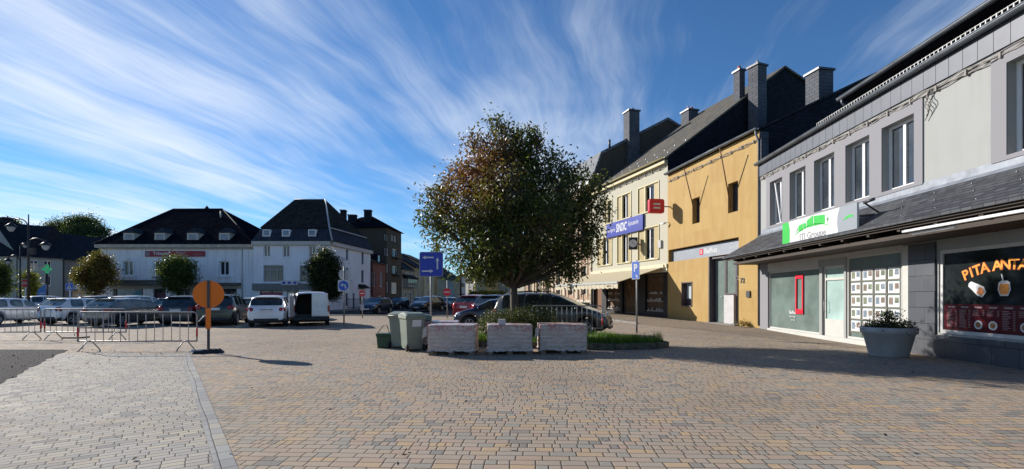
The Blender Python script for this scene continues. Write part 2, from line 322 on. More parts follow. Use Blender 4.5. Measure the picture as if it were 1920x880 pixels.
# ------------------------------------------------------------------ object helpers
def tag(o, label=None, cat=None, group=None, kind=None):
    if label: o['label'] = label
    if cat: o['category'] = cat
    if group: o['group'] = group
    if kind: o['kind'] = kind
    return o
def empty(name, loc, label, cat, group=None, rz=0.0):
    o = bpy.data.objects.new(name, None); col.objects.link(o); o.location = loc; o.rotation_euler = (0, 0, rz); o.empty_display_size = 0.3
    return tag(o, label, cat, group)
def origin(o):
    v = Vector((0, 0, 0))
    while o is not None: v += Vector(o.location); o = o.parent
    return v
class MB:
    def __init__(s): s.v = []; s.f = []; s.sm = []
    def poly(s, pts, smooth=False):
        i = len(s.v); s.v += [tuple(p) for p in pts]; s.f.append(tuple(range(i, i + len(pts)))); s.sm.append(smooth)
    def raw(s, vs, fs, smooth=False):
        i = len(s.v); s.v += [tuple(p) for p in vs]
        for f in fs: s.f.append(tuple(i + k for k in f)); s.sm.append(smooth)
    def box8(s, p): s.raw(p, [(0, 3, 2, 1), (4, 5, 6, 7), (0, 1, 5, 4), (1, 2, 6, 5), (2, 3, 7, 6), (3, 0, 4, 7)])
    def box(s, x0, x1, y0, y1, z0, z1, T=None):
        p = [(x0, y0, z0), (x1, y0, z0), (x1, y1, z0), (x0, y1, z0), (x0, y0, z1), (x1, y0, z1), (x1, y1, z1), (x0, y1, z1)]
        if T is not None: p = [T @ Vector(q) for q in p]
        s.box8(p)
    def fbox(s, F, s0, s1, z0, z1, o0, o1): s.box8([F.P(s0, o1, z0), F.P(s1, o1, z0), F.P(s1, o0, z0), F.P(s0, o0, z0), F.P(s0, o1, z1), F.P(s1, o1, z1), F.P(s1, o0, z1), F.P(s0, o0, z1)])
    def prof(s, F, s0, s1, prof):
        n = len(prof); a = [F.P(s0, o, z) for o, z in prof]; b = [F.P(s1, o, z) for o, z in prof]
        s.raw(a + b, [tuple(range(n)), tuple(range(2 * n - 1, n - 1, -1))] + [(i, i + n, (i + 1) % n + n, (i + 1) % n) for i in range(n)])
    def tube(s, pts, r, n=8, r1=None, cap=True, smooth=True):
        pts = [Vector(p) for p in pts]; m = len(pts); rings = []; up = None
        for i, p in enumerate(pts):
            d = (pts[min(i + 1, m - 1)] - pts[max(i - 1, 0)]).normalized()
            if up is None: up = Vector((0, 0, 1)) if abs(d.z) < 0.9 else Vector((1, 0, 0))
            a = d.cross(up).normalized(); b = a.cross(d).normalized(); up = b
            rr = r if r1 is None else r + (r1 - r) * i / max(1, m - 1)
            if isinstance(r, (list, tuple)): rr = r[i]
            rings.append([p + (a * math.cos(t) + b * math.sin(t)) * rr for t in [2 * math.pi * k / n for k in range(n)]])
        vs_ = [q for rg in rings for q in rg]; fs = []
        for i in range(m - 1):
            for k in range(n): fs.append((i * n + k, i * n + (k + 1) % n, (i + 1) * n + (k + 1) % n, (i + 1) * n + k))
        s.raw(vs_, fs, smooth)
        if cap: s.raw(vs_, [tuple(range(n - 1, -1, -1)), tuple(range((m - 1) * n, m * n))], False)
    def lathe(s, prof, c, axis='Z', n=24, T=None, smooth=True):
        vs_ = []; c = Vector(c)
        for r, h in prof:
            for k in range(n):
                t = 2 * math.pi * k / n; a, b = r * math.cos(t), r * math.sin(t)
                q = Vector((a, b, h)) if axis == 'Z' else (Vector((a, h, b)) if axis == 'Y' else Vector((h, a, b)))
                q = q + c
                vs_.append(T @ q if T is not None else q)
        fs = []
        for i in range(len(prof) - 1):
            for k in range(n): fs.append((i * n + k, i * n + (k + 1) % n, (i + 1) * n + (k + 1) % n, (i + 1) * n + k))
        s.raw(vs_, fs, smooth)
    def disc(s, c, r, u, w, n=32, t=0.01):
        c = Vector(c); u = Vector(u).normalized(); w = Vector(w).normalized(); nn = u.cross(w).normalized()
        a = [c + (u * math.cos(2 * math.pi * k / n) + w * math.sin(2 * math.pi * k / n)) * r for k in range(n)]
        b = [p + nn * t for p in a]
        s.raw(a + b, [tuple(range(n - 1, -1, -1)), tuple(range(n, 2 * n))] + [(i, (i + 1) % n, (i + 1) % n + n, i + n) for i in range(n)])
    def plate(s, pts, nn, t):    # flat outline given thickness
        n = len(pts); a = [Vector(p) for p in pts]; b = [p + Vector(nn) * t for p in a]
        s.raw(a + b, [tuple(range(n - 1, -1, -1)), tuple(range(n, 2 * n))] + [(i, (i + 1) % n, (i + 1) % n + n, i + n) for i in range(n)])
    def text(s, txt, size, T, extrude=0.003, spacing=1.0, bold=0.0, shear=0.0, align='CENTER', fitw=None):
        cu = bpy.data.curves.new('t', 'FONT'); cu.body = txt; cu.size = size; cu.extrude = extrude; cu.align_x = align; cu.align_y = 'CENTER'
        cu.space_character = spacing; cu.offset = bold; cu.shear = shear; cu.resolution_u = 3
        o = bpy.data.objects.new('t', cu); col.objects.link(o); bpy.context.view_layer.update()
        me = bpy.data.meshes.new_from_object(o.evaluated_get(bpy.context.evaluated_depsgraph_get()))
        vs_ = [v.co.copy() for v in me.vertices]
        if fitw and vs_:
            w = max(v.x for v in vs_) - min(v.x for v in vs_); k = fitw / w
            for v in vs_: v.x *= k
        s.raw([T @ v for v in vs_], [tuple(p.vertices) for p in me.polygons])
        bpy.data.objects.remove(o); bpy.data.curves.remove(cu); bpy.data.meshes.remove(me)
    def build(s, name, mat, parent=None, loc=None, label=None, cat=None, group=None, kind=None, local=False, bevel=0.0):
        me = bpy.data.meshes.new(name); o = bpy.data.objects.new(name, me); col.objects.link(o)
        if parent is not None: o.parent = parent; off = Vector((0, 0, 0)) if local else origin(parent)
        elif loc is not None: o.location = loc; off = Vector((0, 0, 0)) if local else Vector(loc)
        else: off = Vector((0, 0, 0))
        me.from_pydata([tuple(Vector(v) - off) for v in s.v] if off.length else s.v, [], s.f)
        me.polygons.foreach_set('use_smooth', s.sm); me.update()
        bm = bmesh.new(); bm.from_mesh(me)
        if len(bm.faces) < 20000:
            bmesh.ops.remove_doubles(bm, verts=bm.verts, dist=0.0001); bmesh.ops.recalc_face_normals(bm, faces=bm.faces)
        bm.to_mesh(me); bm.free()
        me.materials.append(M[mat] if isinstance(mat, str) else mat)
        if bevel:
            md = o.modifiers.new('bevel', 'BEVEL'); md.width = bevel; md.segments = 2; md.limit_method = 'ANGLE'; md.angle_limit = R(40)
        tag(o, label, cat, group, kind); return o
def world_at(x, y, Y): return Vector(((x - CX) / FPX * Y, Y, EYE + (HY - y) / FPX * Y))
def gnd(x, y): Y = FPX * EYE / (y - HY); return Vector(((x - CX) / FPX * Y, Y, 0))
class Fac:
    """a facade line seen from the street: s runs left to right, o outwards, z up"""
    def __init__(s, A, B):
        s.A = Vector((A[0], A[1])); s.B = Vector((B[0], B[1])); s.L = (s.B - s.A).length; s.d = (s.B - s.A) / s.L; s.o = Vector((s.d.y, -s.d.x))
    def P(s, a, o, z): q = s.A + s.d * a + s.o * o; return Vector((q.x, q.y, z))
    def px(s, x, y, off=0.0):
        A = s.A + s.o * off; k = (x - CX) / FPX       # A + d*t = Y*(k,1)
        t = (k * A.y - A.x) / (s.d.x - k * s.d.y); Y = A.y + s.d.y * t
        return t, EYE + (HY - y) / FPX * Y
    def rect(s, x0, x1, yt, yb, off=0.0):
        """photo rectangle (edges x0,x1; heights measured at the middle) -> s0,s1,z0,z1"""
        a, _ = s.px(x0, 0, off); b, _ = s.px(x1, 0, off); xm = (x0 + x1) / 2
        return a, b, s.px(xm, yb, off)[1], s.px(xm, yt, off)[1]
    def T(s, a, o, z):   # text frame
        p = s.P(a, o, z); m = Matrix.Identity(4)
        m.col[0] = (s.d.x, s.d.y, 0, 0); m.col[1] = (0, 0, 1, 0); m.col[2] = (s.o.x, s.o.y, 0, 0); m.col[3] = (p.x, p.y, p.z, 1); return m
def wallmesh(F, s0, s1, z0, z1, ops, depth=0.16, o=0.0):
    mb = MB(); ss = sorted({s0, s1} | {q for r in ops for q in r[:2]}); zz = sorted({z0, z1} | {q for r in ops for q in r[2:4]})
    for i in range(len(ss) - 1):
        for j in range(len(zz) - 1):
            a, b, c, d = ss[i], ss[i + 1], zz[j], zz[j + 1]; m_, n_ = (a + b) / 2, (c + d) / 2
            if any(r[0] < m_ < r[1] and r[2] < n_ < r[3] for r in ops): continue
            mb.poly([F.P(a, o, c), F.P(b, o, c), F.P(b, o, d), F.P(a, o, d)])
    for r in ops:
        a, b, c, d = r[:4]; e = o - depth
        mb.poly([F.P(a, o, c), F.P(a, o, d), F.P(a, e, d), F.P(a, e, c)]); mb.poly([F.P(b, o, c), F.P(b, e, c), F.P(b, e, d), F.P(b, o, d)])
        mb.poly([F.P(a, o, c), F.P(a, e, c), F.P(b, e, c), F.P(b, o, c)]); mb.poly([F.P(a, o, d), F.P(b, o, d), F.P(b, e, d), F.P(a, e, d)])
    return mb
def window(parent, F, r, depth=0.14, frame='pvc', pane='pane', n=2, fw=0.07, trans=None, name='window', o=0.0, sill=None, rail=0):
    a, b, c, d = r[:4]; mb = MB(); e0, e1 = o - depth - 0.05, o - depth + 0.02
    mb.fbox(F, a, a + fw, c, d, e0, e1); mb.fbox(F, b - fw, b, c, d, e0, e1); mb.fbox(F, a + fw, b - fw, c, c + fw, e0, e1); mb.fbox(F, a + fw, b - fw, d - fw, d, e0, e1)
    for i in range(1, n):
        m_ = a + (b - a) * i / n; mb.fbox(F, m_ - fw * 0.55, m_ + fw * 0.55, c + fw, d - fw, e0, e1 + 0.006)
    if trans: z = c + (d - c) * trans; mb.fbox(F, a + fw, b - fw, z - fw / 2, z + fw / 2, e0, e1 + 0.003)
    w = mb.build(name, frame, parent)
    p = MB(); p.fbox(F, a + fw * .6, b - fw * .6, c + fw * .6, d - fw * .6, e0 - 0.02, e0 + 0.03); p.build('pane', pane, w)
    if sill:
        q = MB(); q.fbox(F, a - 0.06, b + 0.06, c - 0.09, c - 0.002, o - depth, o + 0.07); q.build('sill', sill, w)
    return w
def boundary_walls(mb, F, depth, z0, z1, s0=0.0, s1=None):
    s1 = F.L if s1 is None else s1
    mb.poly([F.P(s0, 0, z0), F.P(s0, 0, z1), F.P(s0, -depth, z1), F.P(s0, -depth, z0)])
    mb.poly([F.P(s1, 0, z0), F.P(s1, -depth, z0), F.P(s1, -depth, z1), F.P(s1, 0, z1)])
    mb.poly([F.P(s0, -depth, z0), F.P(s0, -depth, z1), F.P(s1, -depth, z1), F.P(s1, -depth, z0)])
def XF(Y):
    if Y < 22.1: return 10.86 + (Y - 10.18) * 0.047
    if Y < 30.4: return 11.42 - (Y - 22.1) * 0.188
    return 9.86 - (Y - 30.4) * 0.308
def gz(X, Y):
    h = min(max((Y - 17) * 0.0145, 0), 0.36); t = min(max((X - XF(Y) + 4.6) / 3.8, 0), 1); t = t * t * (3 - 2 * t)
    if Y > 62: h *= max(0.0, 1 - (Y - 62) / 8)
    return h * t
# ------------------------------------------------------------------ the setting: ground sheets
def sheet(name, outline=None, mat='pave', dz=0.0, grid=None):
    mb = MB()
    if grid:
        x0, x1, nx, y0, y1, ny = grid
        xs = [x0 + (x1 - x0) * i / nx for i in range(nx + 1)]; ys = [y0 + (y1 - y0) * j / ny for j in range(ny + 1)]
        v = [(x, y, gz(x, y) + dz) for y in ys for x in xs]
        mb.raw(v, [(j * (nx + 1) + i, j * (nx + 1) + i + 1, (j + 1) * (nx + 1) + i + 1, (j + 1) * (nx + 1) + i) for j in range(ny) for i in range(nx)], True)
    else: mb.poly([(x, y, dz) for x, y in outline])
    return mb.build(name, mat, kind='structure')
sheet('ground', [(-2500, -200), (2500, -200), (2500, 4000), (-2500, 4000)], plain('far ground', (0.10, 0.10, 0.07), 0.95), -0.05)
sheet('square', mat='pave', grid=(-60, 30, 180, -4, 62, 132))
# grey setts left of the band (band edges fixed from the photograph)
Pb = Vector((-2.665, 4.306)); bd = Vector((-6.04, 8.37)).normalized(); bn = Vector((bd.y, -bd.x))      # bn points right
def bp(t, o): q = Pb + bd * t + bn * o; return (q.x, q.y)
sheet('paving_left', [bp(-10, 0), bp(10.6, 0), (-13.5, 13.25), (-26, 14.2), (-34, 9), (-34, -4), (0.0, -4)], 'pave_l', 0.004)
sheet('paver_strip', [bp(-10, 0.171), bp(10.6, 0.171), bp(10.6, 0), bp(-10, 0)], 'band', 0.008)
random.seed(3)
edge = [gnd(0, 722), gnd(28, 706), gnd(55, 690), gnd(86, 676), gnd(112, 663), gnd(125, 656.5)]
pts = []
for a, b in zip(edge, edge[1:]):
    for k in range(6): q = a.lerp(b, k / 6); pts.append((q.x + random.uniform(-.07, .07), q.y + random.uniform(-.05, .05)))
pts += [(-13, 13.9), (-20, 14.0), (-30, 14.2), (-30, 7.0)]
sheet('asphalt_patch', pts, 'asphalt', 0.010)
# footway in front of the right-hand row
mb = MB(); ny = 60
v = []; 
def wl(Y):     # street-side edge of the footway
    return XF(Y) - (3.6 if Y > 24 else 0.9 + 2.7 * max(0, (Y - 14.5)) / 9.5)
for j in range(ny + 1):
    Y = 14.5 + 42 * j / ny
    for i in range(9): X = wl(Y) + (XF(Y) + 0.3 - wl(Y)) * i / 8; v.append((X, Y, gz(X, Y) + 0.006))
mb.raw(v, [(j * 9 + i, j * 9 + i + 1, (j + 1) * 9 + i + 1, (j + 1) * 9 + i) for j in range(ny) for i in range(8)], True)
mb.build('footway', 'walk', kind='structure')
mb = MB()
for k in range(30):
    Y = 26.5 + k * 1.0; 
    if Y > 56: break
    X = wl(Y) - 0.02; X2 = wl(Y + .97) - 0.02; z = gz(X, Y)
    mb.box8([(X - .12, Y, z - .1), (X, Y, z - .1), (X2, Y + .97, z - .1), (X2 - .12, Y + .97, z - .1), (X - .12, Y, z + .10), (X, Y, z + .10), (X2, Y + .97, z + .10), (X2 - .12, Y + .97, z + .10)])
mb.build('kerb', 'kerb', kind='structure', bevel=0.015)
sheet('street', [(-60, 38.5), (-17, 38.5), (-2.5, 36.5), (1.5, 45), (-1.0, 62), (-4, 110), (-9, 160), (-14.5, 160), (-12, 100), (-15.2, 76), (-16.2, 60), (-18.6, 49.2), (-60, 49.2)], 'road', 0.012)
mb = MB(); mb.box(-80, -19.2, 48.6, 50.5, 0, 0.13); mb.box8([(-19.2, 48.6, 0), (-17.4, 48.6, 0), (-15.4, 66, 0), (-18, 66, 0), (-19.2, 48.6, .13), (-17.4, 48.6, .13), (-15.4, 66, .13), (-18, 66, .13)])
mb.build('pavement', 'kerb', kind='structure')
# white parking marks between the cars
mb = MB()
for x in (-26.3, -23.2, -19.6, -16.9, -14.2, -11.3):
    mb.poly([(x, 24.6, .006), (x + .12, 24.6, .006), (x - .7, 29.4, .006), (x - .82, 29.4, .006)])
mb.build('road_marking', 'paint', kind='structure')
# hills behind the town
mb = MB(); nx = 60
prev = None
for j, (Y, hh) in enumerate([(180, 0), (230, 8), (300, 16), (420, 20)]):
    rowp = []
    for i in range(nx + 1):
        X = -420 + 560 * i / nx; rowp.append((X, Y, hh * (0.6 + 0.6 * noise.noise((X * 0.008, Y * .01, 2.0))) - 0.05))
    if prev:
        b0 = len(mb.v); mb.raw(prev + rowp, [(i, i + 1, nx + 2 + i, nx + 1 + i) for i in range(nx)], True)
    prev = rowp
mb.build('hills', plain('wooded hillside', (0.045, 0.065, 0.03), 0.95, scale=0.1, var=0.4, bump=0.8), kind='structure')

# ------------------------------------------------------------------ right-hand row
F1 = Fac((11.42, 22.1), (10.60, 4.6))          # shops with the slate canopy
H1 = 7.6
def rr(F, *a): return F.rect(*a)
b1 = empty('shop_building', (11.2, 14, 0), 'light grey rendered building with five grouped windows over a long slate canopy', 'building')
wins = [F1.rect(1445, 1468, 338, 422), F1.rect(1482, 1512, 318, 405), F1.rect(1528, 1566, 292, 392), F1.rect(1587, 1632, 264, 375), F1.rect(1655, 1716, 225, 356)]
zt = [w[3] for w in wins]; zb = [w[2] for w in wins]; ZT, ZB = sum(zt) / 5, sum(zb) / 5
wins = [(w[0], w[1], ZB, ZT) for w in wins]
big = F1.px(1890, 0)[0]; wins.append((big, big + 1.6, ZB, ZT + 0.12))
bigz = ZT + 0.12
# shop openings
g1 = F1.rect(1441, 1536, 480, 628); gd = F1.rect(1541, 1582, 480, 632); g2 = F1.rect(1586, 1690, 470, 640); g3a = F1.px(1760, 0)[0]
SH0, SH1 = 0.28, 2.62
ops = [(g1[0], g1[1], 0.16, SH1), (gd[0], gd[1], 0.10, SH1), (g2[0], g2[1], 0.16, SH1 + .25), (g3a, g3a + 5.6, 0.62, 2.72)]
low = wallmesh(F1, 0, F1.L, -0.3, H1, ops + wins, 0.20); boundary_walls(low, F1, 9.0, -0.3, H1)
low.build('wall', 'offwhite', b1)
# grey surround band round the grouped windows
mb = MB(); a0 = F1.px(1438, 0)[0]; a1 = F1.px(1732, 0)[0]
for z0, z1 in ((ZT, ZT + 0.30), (ZB - 0.10, ZB)): mb.fbox(F1, a0, a1, z0, z1, 0.0, 0.035)
xs = [a0] + [q for w in wins[:5] for q in w[:2]] + [a1]
for i in range(0, len(xs), 2): mb.fbox(F1, xs[i], xs[i + 1], ZB, ZT, 0.0, 0.035)
mb.fbox(F1, big - .36, big, ZB - .1, bigz + .32, 0, .035); mb.fbox(F1, big, big + 1.6, bigz, bigz + .32, 0, .035); mb.fbox(F1, big + 1.6, big + 1.96, ZB - .1, bigz + .32, 0, .035); mb.fbox(F1, big, big + 1.6, ZB - .1, ZB, 0, .035)
mb.build('window_surround', 'surround', b1)
for w in wins: window(b1, F1, w, 0.20, 'pvc', 'pane', 2, 0.085)
# open tilted casement in the first window
mb = MB(); w = wins[0]; m_ = (w[0] + w[1]) / 2
mb.box8([F1.P(m_, -.14, w[2] + .1), F1.P(m_ + .05, -.14, w[2] + .1), F1.P(m_ + .05, -.18, w[2] + .1), F1.P(m_, -.18, w[2] + .1), F1.P(m_ - .2, .0, w[3] - .1), F1.P(m_ - .15, .0, w[3] - .1), F1.P(m_ - .15, -.04, w[3] - .1), F1.P(m_ - .2, -.04, w[3] - .1)])
mb.build('open_casement', 'pvc', b1)
# zinc panels below the gutter, gutter, snow guard
mb = MB()
k = 0.0
while k < F1.L - 0.4:
    mb.fbox(F1, k + .006, k + .384, H1 - .56, H1 - .02, 0.0, 0.05 + 0.004 * ((int(k * 10)) % 2)); k += .39
mb.build('cladding', plain('blue grey panels', (0.075, 0.082, 0.10), 0.5, 0.1), b1)
def gutter(F, s0, s1, z, o, r=0.085, mat='zinc', parent=None, name='gutter'):
    mb = MB(); n = 8
    outer = [(o + r * math.cos(math.pi + math.pi * k / n), z + r * math.sin(math.pi + math.pi * k / n)) for k in range(n + 1)]
    inner = [(o + (r - .012) * math.cos(math.pi + math.pi * k / n), z + (r - .012) * math.sin(math.pi + math.pi * k / n)) for k in range(n, -1, -1)]
    mb.prof(F, s0, s1, outer + inner); mb.tube([F.P(s0, o + r, z), F.P(s1, o + r, z)], .014, 6)
    k = s0 + .4
    while k < s1:
        mb.fbox(F, k, k + .03, z - r - .006, z + .01, o - r, o + r + .006) if False else None
        k += 1
    return mb.build(name, mat, parent)
gutter(F1, -0.1, F1.L, H1 + .06, 0.15, .10, parent=b1)
mb = MB(); s0 = F1.px(1530, 0)[0]
for z in (H1 + .13, H1 + .22, H1 + .31): mb.fbox(F1, s0, F1.L, z, z + .018, -.04, -.02)
k = s0
while k < F1.L: mb.fbox(F1, k, k + .03, H1 + .12, H1 + .33, -.045, -.015); k += .13
mb.build('snow_guard', 'galv', b1)
mb = MB(); mb.prof(F1, 0, F1.L, [(0.1, H1 - .02), (0.1, H1 + .05), (-5, H1 + 1.0), (-9, H1 + .2), (-9, H1 - .02)]); mb.build('roof', 'slateY', b1)
# set back upper storey under a wide eave
s2 = F1.px(1578, 0, -0.75)[0]; ze = 8.62
mb = MB(); mb.prof(F1, s2 + .25, F1.L, [(-1.9, H1 + .1), (-1.9, ze), (-8.5, ze), (-8.5, H1 + .1)]); mb.build('upper_wall', 'slateB', b1)
mb = MB(); mb.prof(F1, s2, F1.L, [(-.80, ze), (-.80, ze + .16), (-5, ze + 2.0), (-9, ze + .2), (-9, ze)]); up = mb.build('upper_roof', 'slateB', b1)
gutter(F1, s2 - .08, F1.L, ze + .12, -.70, .10, parent=b1)
mb = MB(); p0 = F1.P(s2 + .1, -.70, ze + .04); mb.tube([p0, p0 + Vector((0, 0, -.12)), F1.P(s2 + .1, -.9, ze - .28), F1.P(s2 + .12, -1.5, ze - .32), F1.P(s2 + .12, -1.86, ze - .34)], .045, 8); mb.build('downpipe', 'zinc', b1)
# lower storey facing: pier, stall riser, frames
mb = MB(); pa, pb = F1.px(1706, 0)[0], g3a - .06
mb.fbox(F1, pa, pb, -.3, 2.95, 0, .05); mb.fbox(F1, pb, F1.L, -.3, .56, 0, .05)
mb.build('stone_pier', 'darkstone', b1)
mb = MB(); mb.fbox(F1, 0.02, g1[0], -.3, 3.0, 0, .03); mb.build('corner_pier', 'surround', b1)
mb = MB(); mb.fbox(F1, pa - .22, pa - .002, 0.02, 2.95, 0, .04); mb.fbox(F1, g1[0], pa - .22, SH1 + .26, 3.0, 0, .03); mb.fbox(F1, g1[0], g1[1], SH1, SH1 + .26, 0, .03); mb.fbox(F1, g1[0], g2[1], 0.0, .155, 0, .06); mb.build('shop_fascia', 'paint', b1)
window(b1, F1, ops[0], 0.06, 'paint', 'paneG', 1, 0.06, name='shop_window')
dw = window(b1, F1, ops[1], 0.10, 'paint', 'paneDoor', 1, 0.09, trans=.82, name='shop_door')
mb = MB(); mb.fbox(F1, gd[0] + .1, gd[1] - .1, .14, .75, -.13, -.06); mb.build('kick_panel', 'paint', dw)
mb = MB(); hs = gd[0] + .16; mb.tube([F1.P(hs, -.06, 1.0), F1.P(hs, .02, 1.02), F1.P(hs, .02, 1.38), F1.P(hs, -.06, 1.4)], .012, 6); mb.build('handle', 'galv', dw)
sw = window(b1, F1, ops[2], 0.06, 'paint', 'paneG', 1, 0.07, name='shop_window')
# cards hanging in rows behind the glass edge
random.seed(5)
cs0, cs1 = ops[2][0] + .12, ops[2][1] - .10; cw = (cs1 - cs0) / 4
photo = [plain('listing photo blue', (0.16, 0.20, 0.24), .4, var=.5, scale=9), plain('listing photo brown', (0.19, 0.15, 0.12), .4, var=.5, scale=9), plain('listing photo green', (0.14, 0.17, 0.11), .4, var=.5, scale=9)]
for j in range(5):
    for i in range(4):
        z0 = .42 + j * .41; a = cs0 + i * cw + .05; mb = MB(); mb.fbox(F1, a, a + cw - .10, z0, z0 + .34, -.075, -.062)
        cdo = mb.build('listing_card', 'signwhite', sw)
        for q in range(2):
            mb = MB(); mb.fbox(F1, a + .04 + q * (cw - .10) * .5, a + .04 + q * (cw - .10) * .5 + (cw - .18) * .42, z0 + .07 + .05 * q, z0 + .28, -.062, -.059); mb.build('photo', photo[(i + j * 2 + q) % 3], cdo)
mb = MB()
for j in range(6): mb.fbox(F1, cs0, cs1, .385 + j * .41, .41 + j * .41, -.078, -.058)
for i in range(5): mb.fbox(F1, cs0 + i * cw - .012, cs0 + i * cw + .012, .2, 2.45, -.078, -.060)
mb.build('display_rack', plain('rack olive', (0.16, 0.15, 0.11), .6), sw)
# big take-away window
kw = window(b1, F1, ops[3], 0.05, plain('pale window frame', (0.50, 0.48, 0.46), .5), 'panedark', 1, 0.085, name='takeaway_window')
KW = ops[3]
mb = MB(); mb.fbox(F1, KW[0] + .1, KW[1] - .1, .72, 1.36, -.066, -.058); menu = mb.build('menu_board', 'maroon', kw)
mb = MB(); random.seed(9)
for i in range(9):
    a = KW[0] + .17 + i * .36
    mb.fbox(F1, a + .05, a + .25, 1.27, 1.31, -.058, -.055)
    n = 12 if i in (0, 1, 4, 6) else 4
    for k in range(n):
        z = 1.22 - k * .037
        if n == 12 or True:
            mb.fbox(F1, a + .01, a + .01 + random.uniform(.12, .2), z - .012, z, -.058, -.055); mb.fbox(F1, a + .25, a + .30, z - .012, z, -.058, -.055)
mb.build('menu_lines', plain('menu text', (0.28, 0.20, 0.20), .4), menu)
for i in (2, 3, 5, 7):
    a = KW[0] + .17 + i * .36 + .15
    mb = MB(); mb.disc(F1.P(a, -.057, .88), .105, (F1.d.x, F1.d.y, 0), (0, 0, 1), 24, .004); dsh = mb.build('dish_picture', 'signwhite', menu)
    mb = MB(); mb.disc(F1.P(a, -.052, .88), .065, (F1.d.x, F1.d.y, 0), (0, 0, 1), 10, .004); mb.build('food', plain('dish food', (.30, .13, .04), .5, var=.6, scale=20), dsh)
# arched lettering
mb = MB(); mg = MB(); word = 'PITA ANTALYA'; rad = 2.55; cs = KW[0] + 1.68; cz = 2.25 - rad; tot = .78
step = [0]; wdt = {'I': .6, ' ': .55}
for ch in word[:-1]: step.append(step[-1] + (wdt.get(ch, 1.0) + wdt.get(word[len(step)], 1.0)) / 2)
for ch, st in zip(word, step):
    if ch == ' ': continue
    ang = (st / step[-1] - .5) * tot; a = cs + rad * math.sin(ang); z = cz + rad * math.cos(ang)
    rot = Matrix.Rotation(-ang, 4, 'Z')
    mg.text(ch, .33, F1.T(a, -.060, z) @ rot, .001, bold=.014); mb.text(ch, .33, F1.T(a, -.055, z) @ rot, .001, bold=.006)
mg.build('letter_outline', plain('red letter outline', (.55, .10, .05), .4), kw); mb.build('arched_lettering', 'facegold', kw)
# wrap and drink stickers
d3 = Vector((F1.d.x, F1.d.y, 0)); U = Vector((0, 0, 1)); O3 = Vector((F1.o.x, F1.o.y, 0))
def stick(pts, s, z, mat, off, par, name, rot=0):
    mb = MB(); q = [F1.P(s + x * math.cos(rot) - y * math.sin(rot), off, z + x * math.sin(rot) + y * math.cos(rot)) for x, y in pts]
    mb.plate(q, O3, .002); return mb.build(name, mat, par)
wr = stick([(-.24, -.07), (.08, -.13), (.2, -.11), (.22, .06), (.1, .13), (-.24, .07), (-.27, 0)], KW[0] + 1.02, 1.72, 'signwhite', -.058, kw, 'wrap_sticker', R(-32))
stick([(.02, -.09), (.17, -.08), (.19, .03), (.08, .09), (.02, .07)], KW[0] + 1.02, 1.72, plain('wrap filling', (.42, .14, .03), .5, var=.6, scale=25), -.055, wr, 'filling', R(-32))
dr = stick([(-.13, .14), (-.15, -.02), (-.09, -.16), (.09, -.16), (.15, -.02), (.13, .14), (.06, .18), (-.06, .18)], KW[0] + 1.66, 1.72, 'signwhite', -.058, kw, 'drink_sticker')
stick([(-.10, .11), (-.12, -.02), (-.07, -.13), (.07, -.13), (.12, -.02), (.10, .11)], KW[0] + 1.66, 1.72, plain('orange drink', (.80, .28, .05), .4, var=.3, scale=15), -.055, dr, 'drink')
stick([(-.015, 0), (.015, 0), (-.03, .2), (-.06, .2)], KW[0] + 1.65, 1.85, 'signwhite', -.054, dr, 'straw')
# sliding-poster stand seen through the first window
mb = MB(); ps = F1.px(1494, 0)[0]
for q in ((ps - .17, ps - .10), (ps + .30, ps + .37)): mb.fbox(F1, q[0], q[1], .86, 2.40, -.052, -.030)
mb.fbox(F1, ps - .10, ps + .30, .86, 1.05, -.052, -.030); mb.fbox(F1, ps - .10, ps + .30, 2.25, 2.40, -.052, -.030)
mb.build('red_poster_frame', 'belred', b1)
mb = MB(); 
mb.text('Belfius', .19, F1.T(ps + .05 - .45, -.045, .90), .001, bold=.004); mb.text('déménage', .11, F1.T(ps - .42, -.045, .74), .001); mb.text('en face', .11, F1.T(ps - .38, -.045, .60), .001)
mb.build('window_lettering', 'signwhite', b1)
# ---- canopy (its slates, timbers and light)
cp = MB(); CZ0, CZ1, CO = 3.32, 4.36, 1.50
cp.prof(F1, 0.25, F1.L, [(0.0, CZ1), (0.06, CZ1), (CO, CZ0 + .06), (CO, CZ0), (CO - .05, CZ0 - .01), (0.0, CZ1 - .12)])
# hipped far end
cp.raw([F1.P(.25, 0, CZ1), F1.P(.25, CO, CZ0), F1.P(.25, CO, CZ0 + .06), F1.P(-.55, CO, CZ0), F1.P(-.55, 0.02, CZ0), F1.P(-.55, CO, CZ0 + .05), F1.P(-.55, .02, CZ0 + .05)],
       [(0, 2, 5, 6), (3, 4, 6, 5), (1, 3, 5, 2), (0, 6, 4), (1, 3, 4, 0)])
can = cp.build('canopy', 'slatecanopy', b1)
mb = MB(); mb.prof(F1, 0.2, F1.L, [(0.0, CZ1 + .22), (.012, CZ1 + .22), (.03, CZ1 + .03), (.30, CZ1 - .17), (.30, CZ1 - .20), (0.0, CZ1 - .02)]); mb.build('flashing', 'lead', can)
mb = MB(); mb.fbox(F1, -.5, F1.L, CZ0 - .10, CZ0 - .015, CO - .20, CO - .13); mb.fbox(F1, .0, F1.L, 3.0, 3.1, 0.05, CO - .3)
k = .3
while k < F1.L: mb.box8([F1.P(k, .02, 3.0), F1.P(k + .1, .02, 3.0), F1.P(k + .1, CO - .16, CZ0 - .16), F1.P(k, CO - .16, CZ0 - .16), F1.P(k, .02, 3.9), F1.P(k + .1, .02, 3.9), F1.P(k + .1, CO - .16, CZ0 - .04), F1.P(k, CO - .16, CZ0 - .04)]); k += 1.1
mb.build('timbers', 'darkwood', can)
mb = MB(); mb.prof(F1, .2, F1.L, [(.03, CZ1 - .14), (CO - .06, CZ0 - .022), (CO - .06, CZ0 - .045), (.03, CZ1 - .18)]); mb.build('soffit', 'darkwood', can)
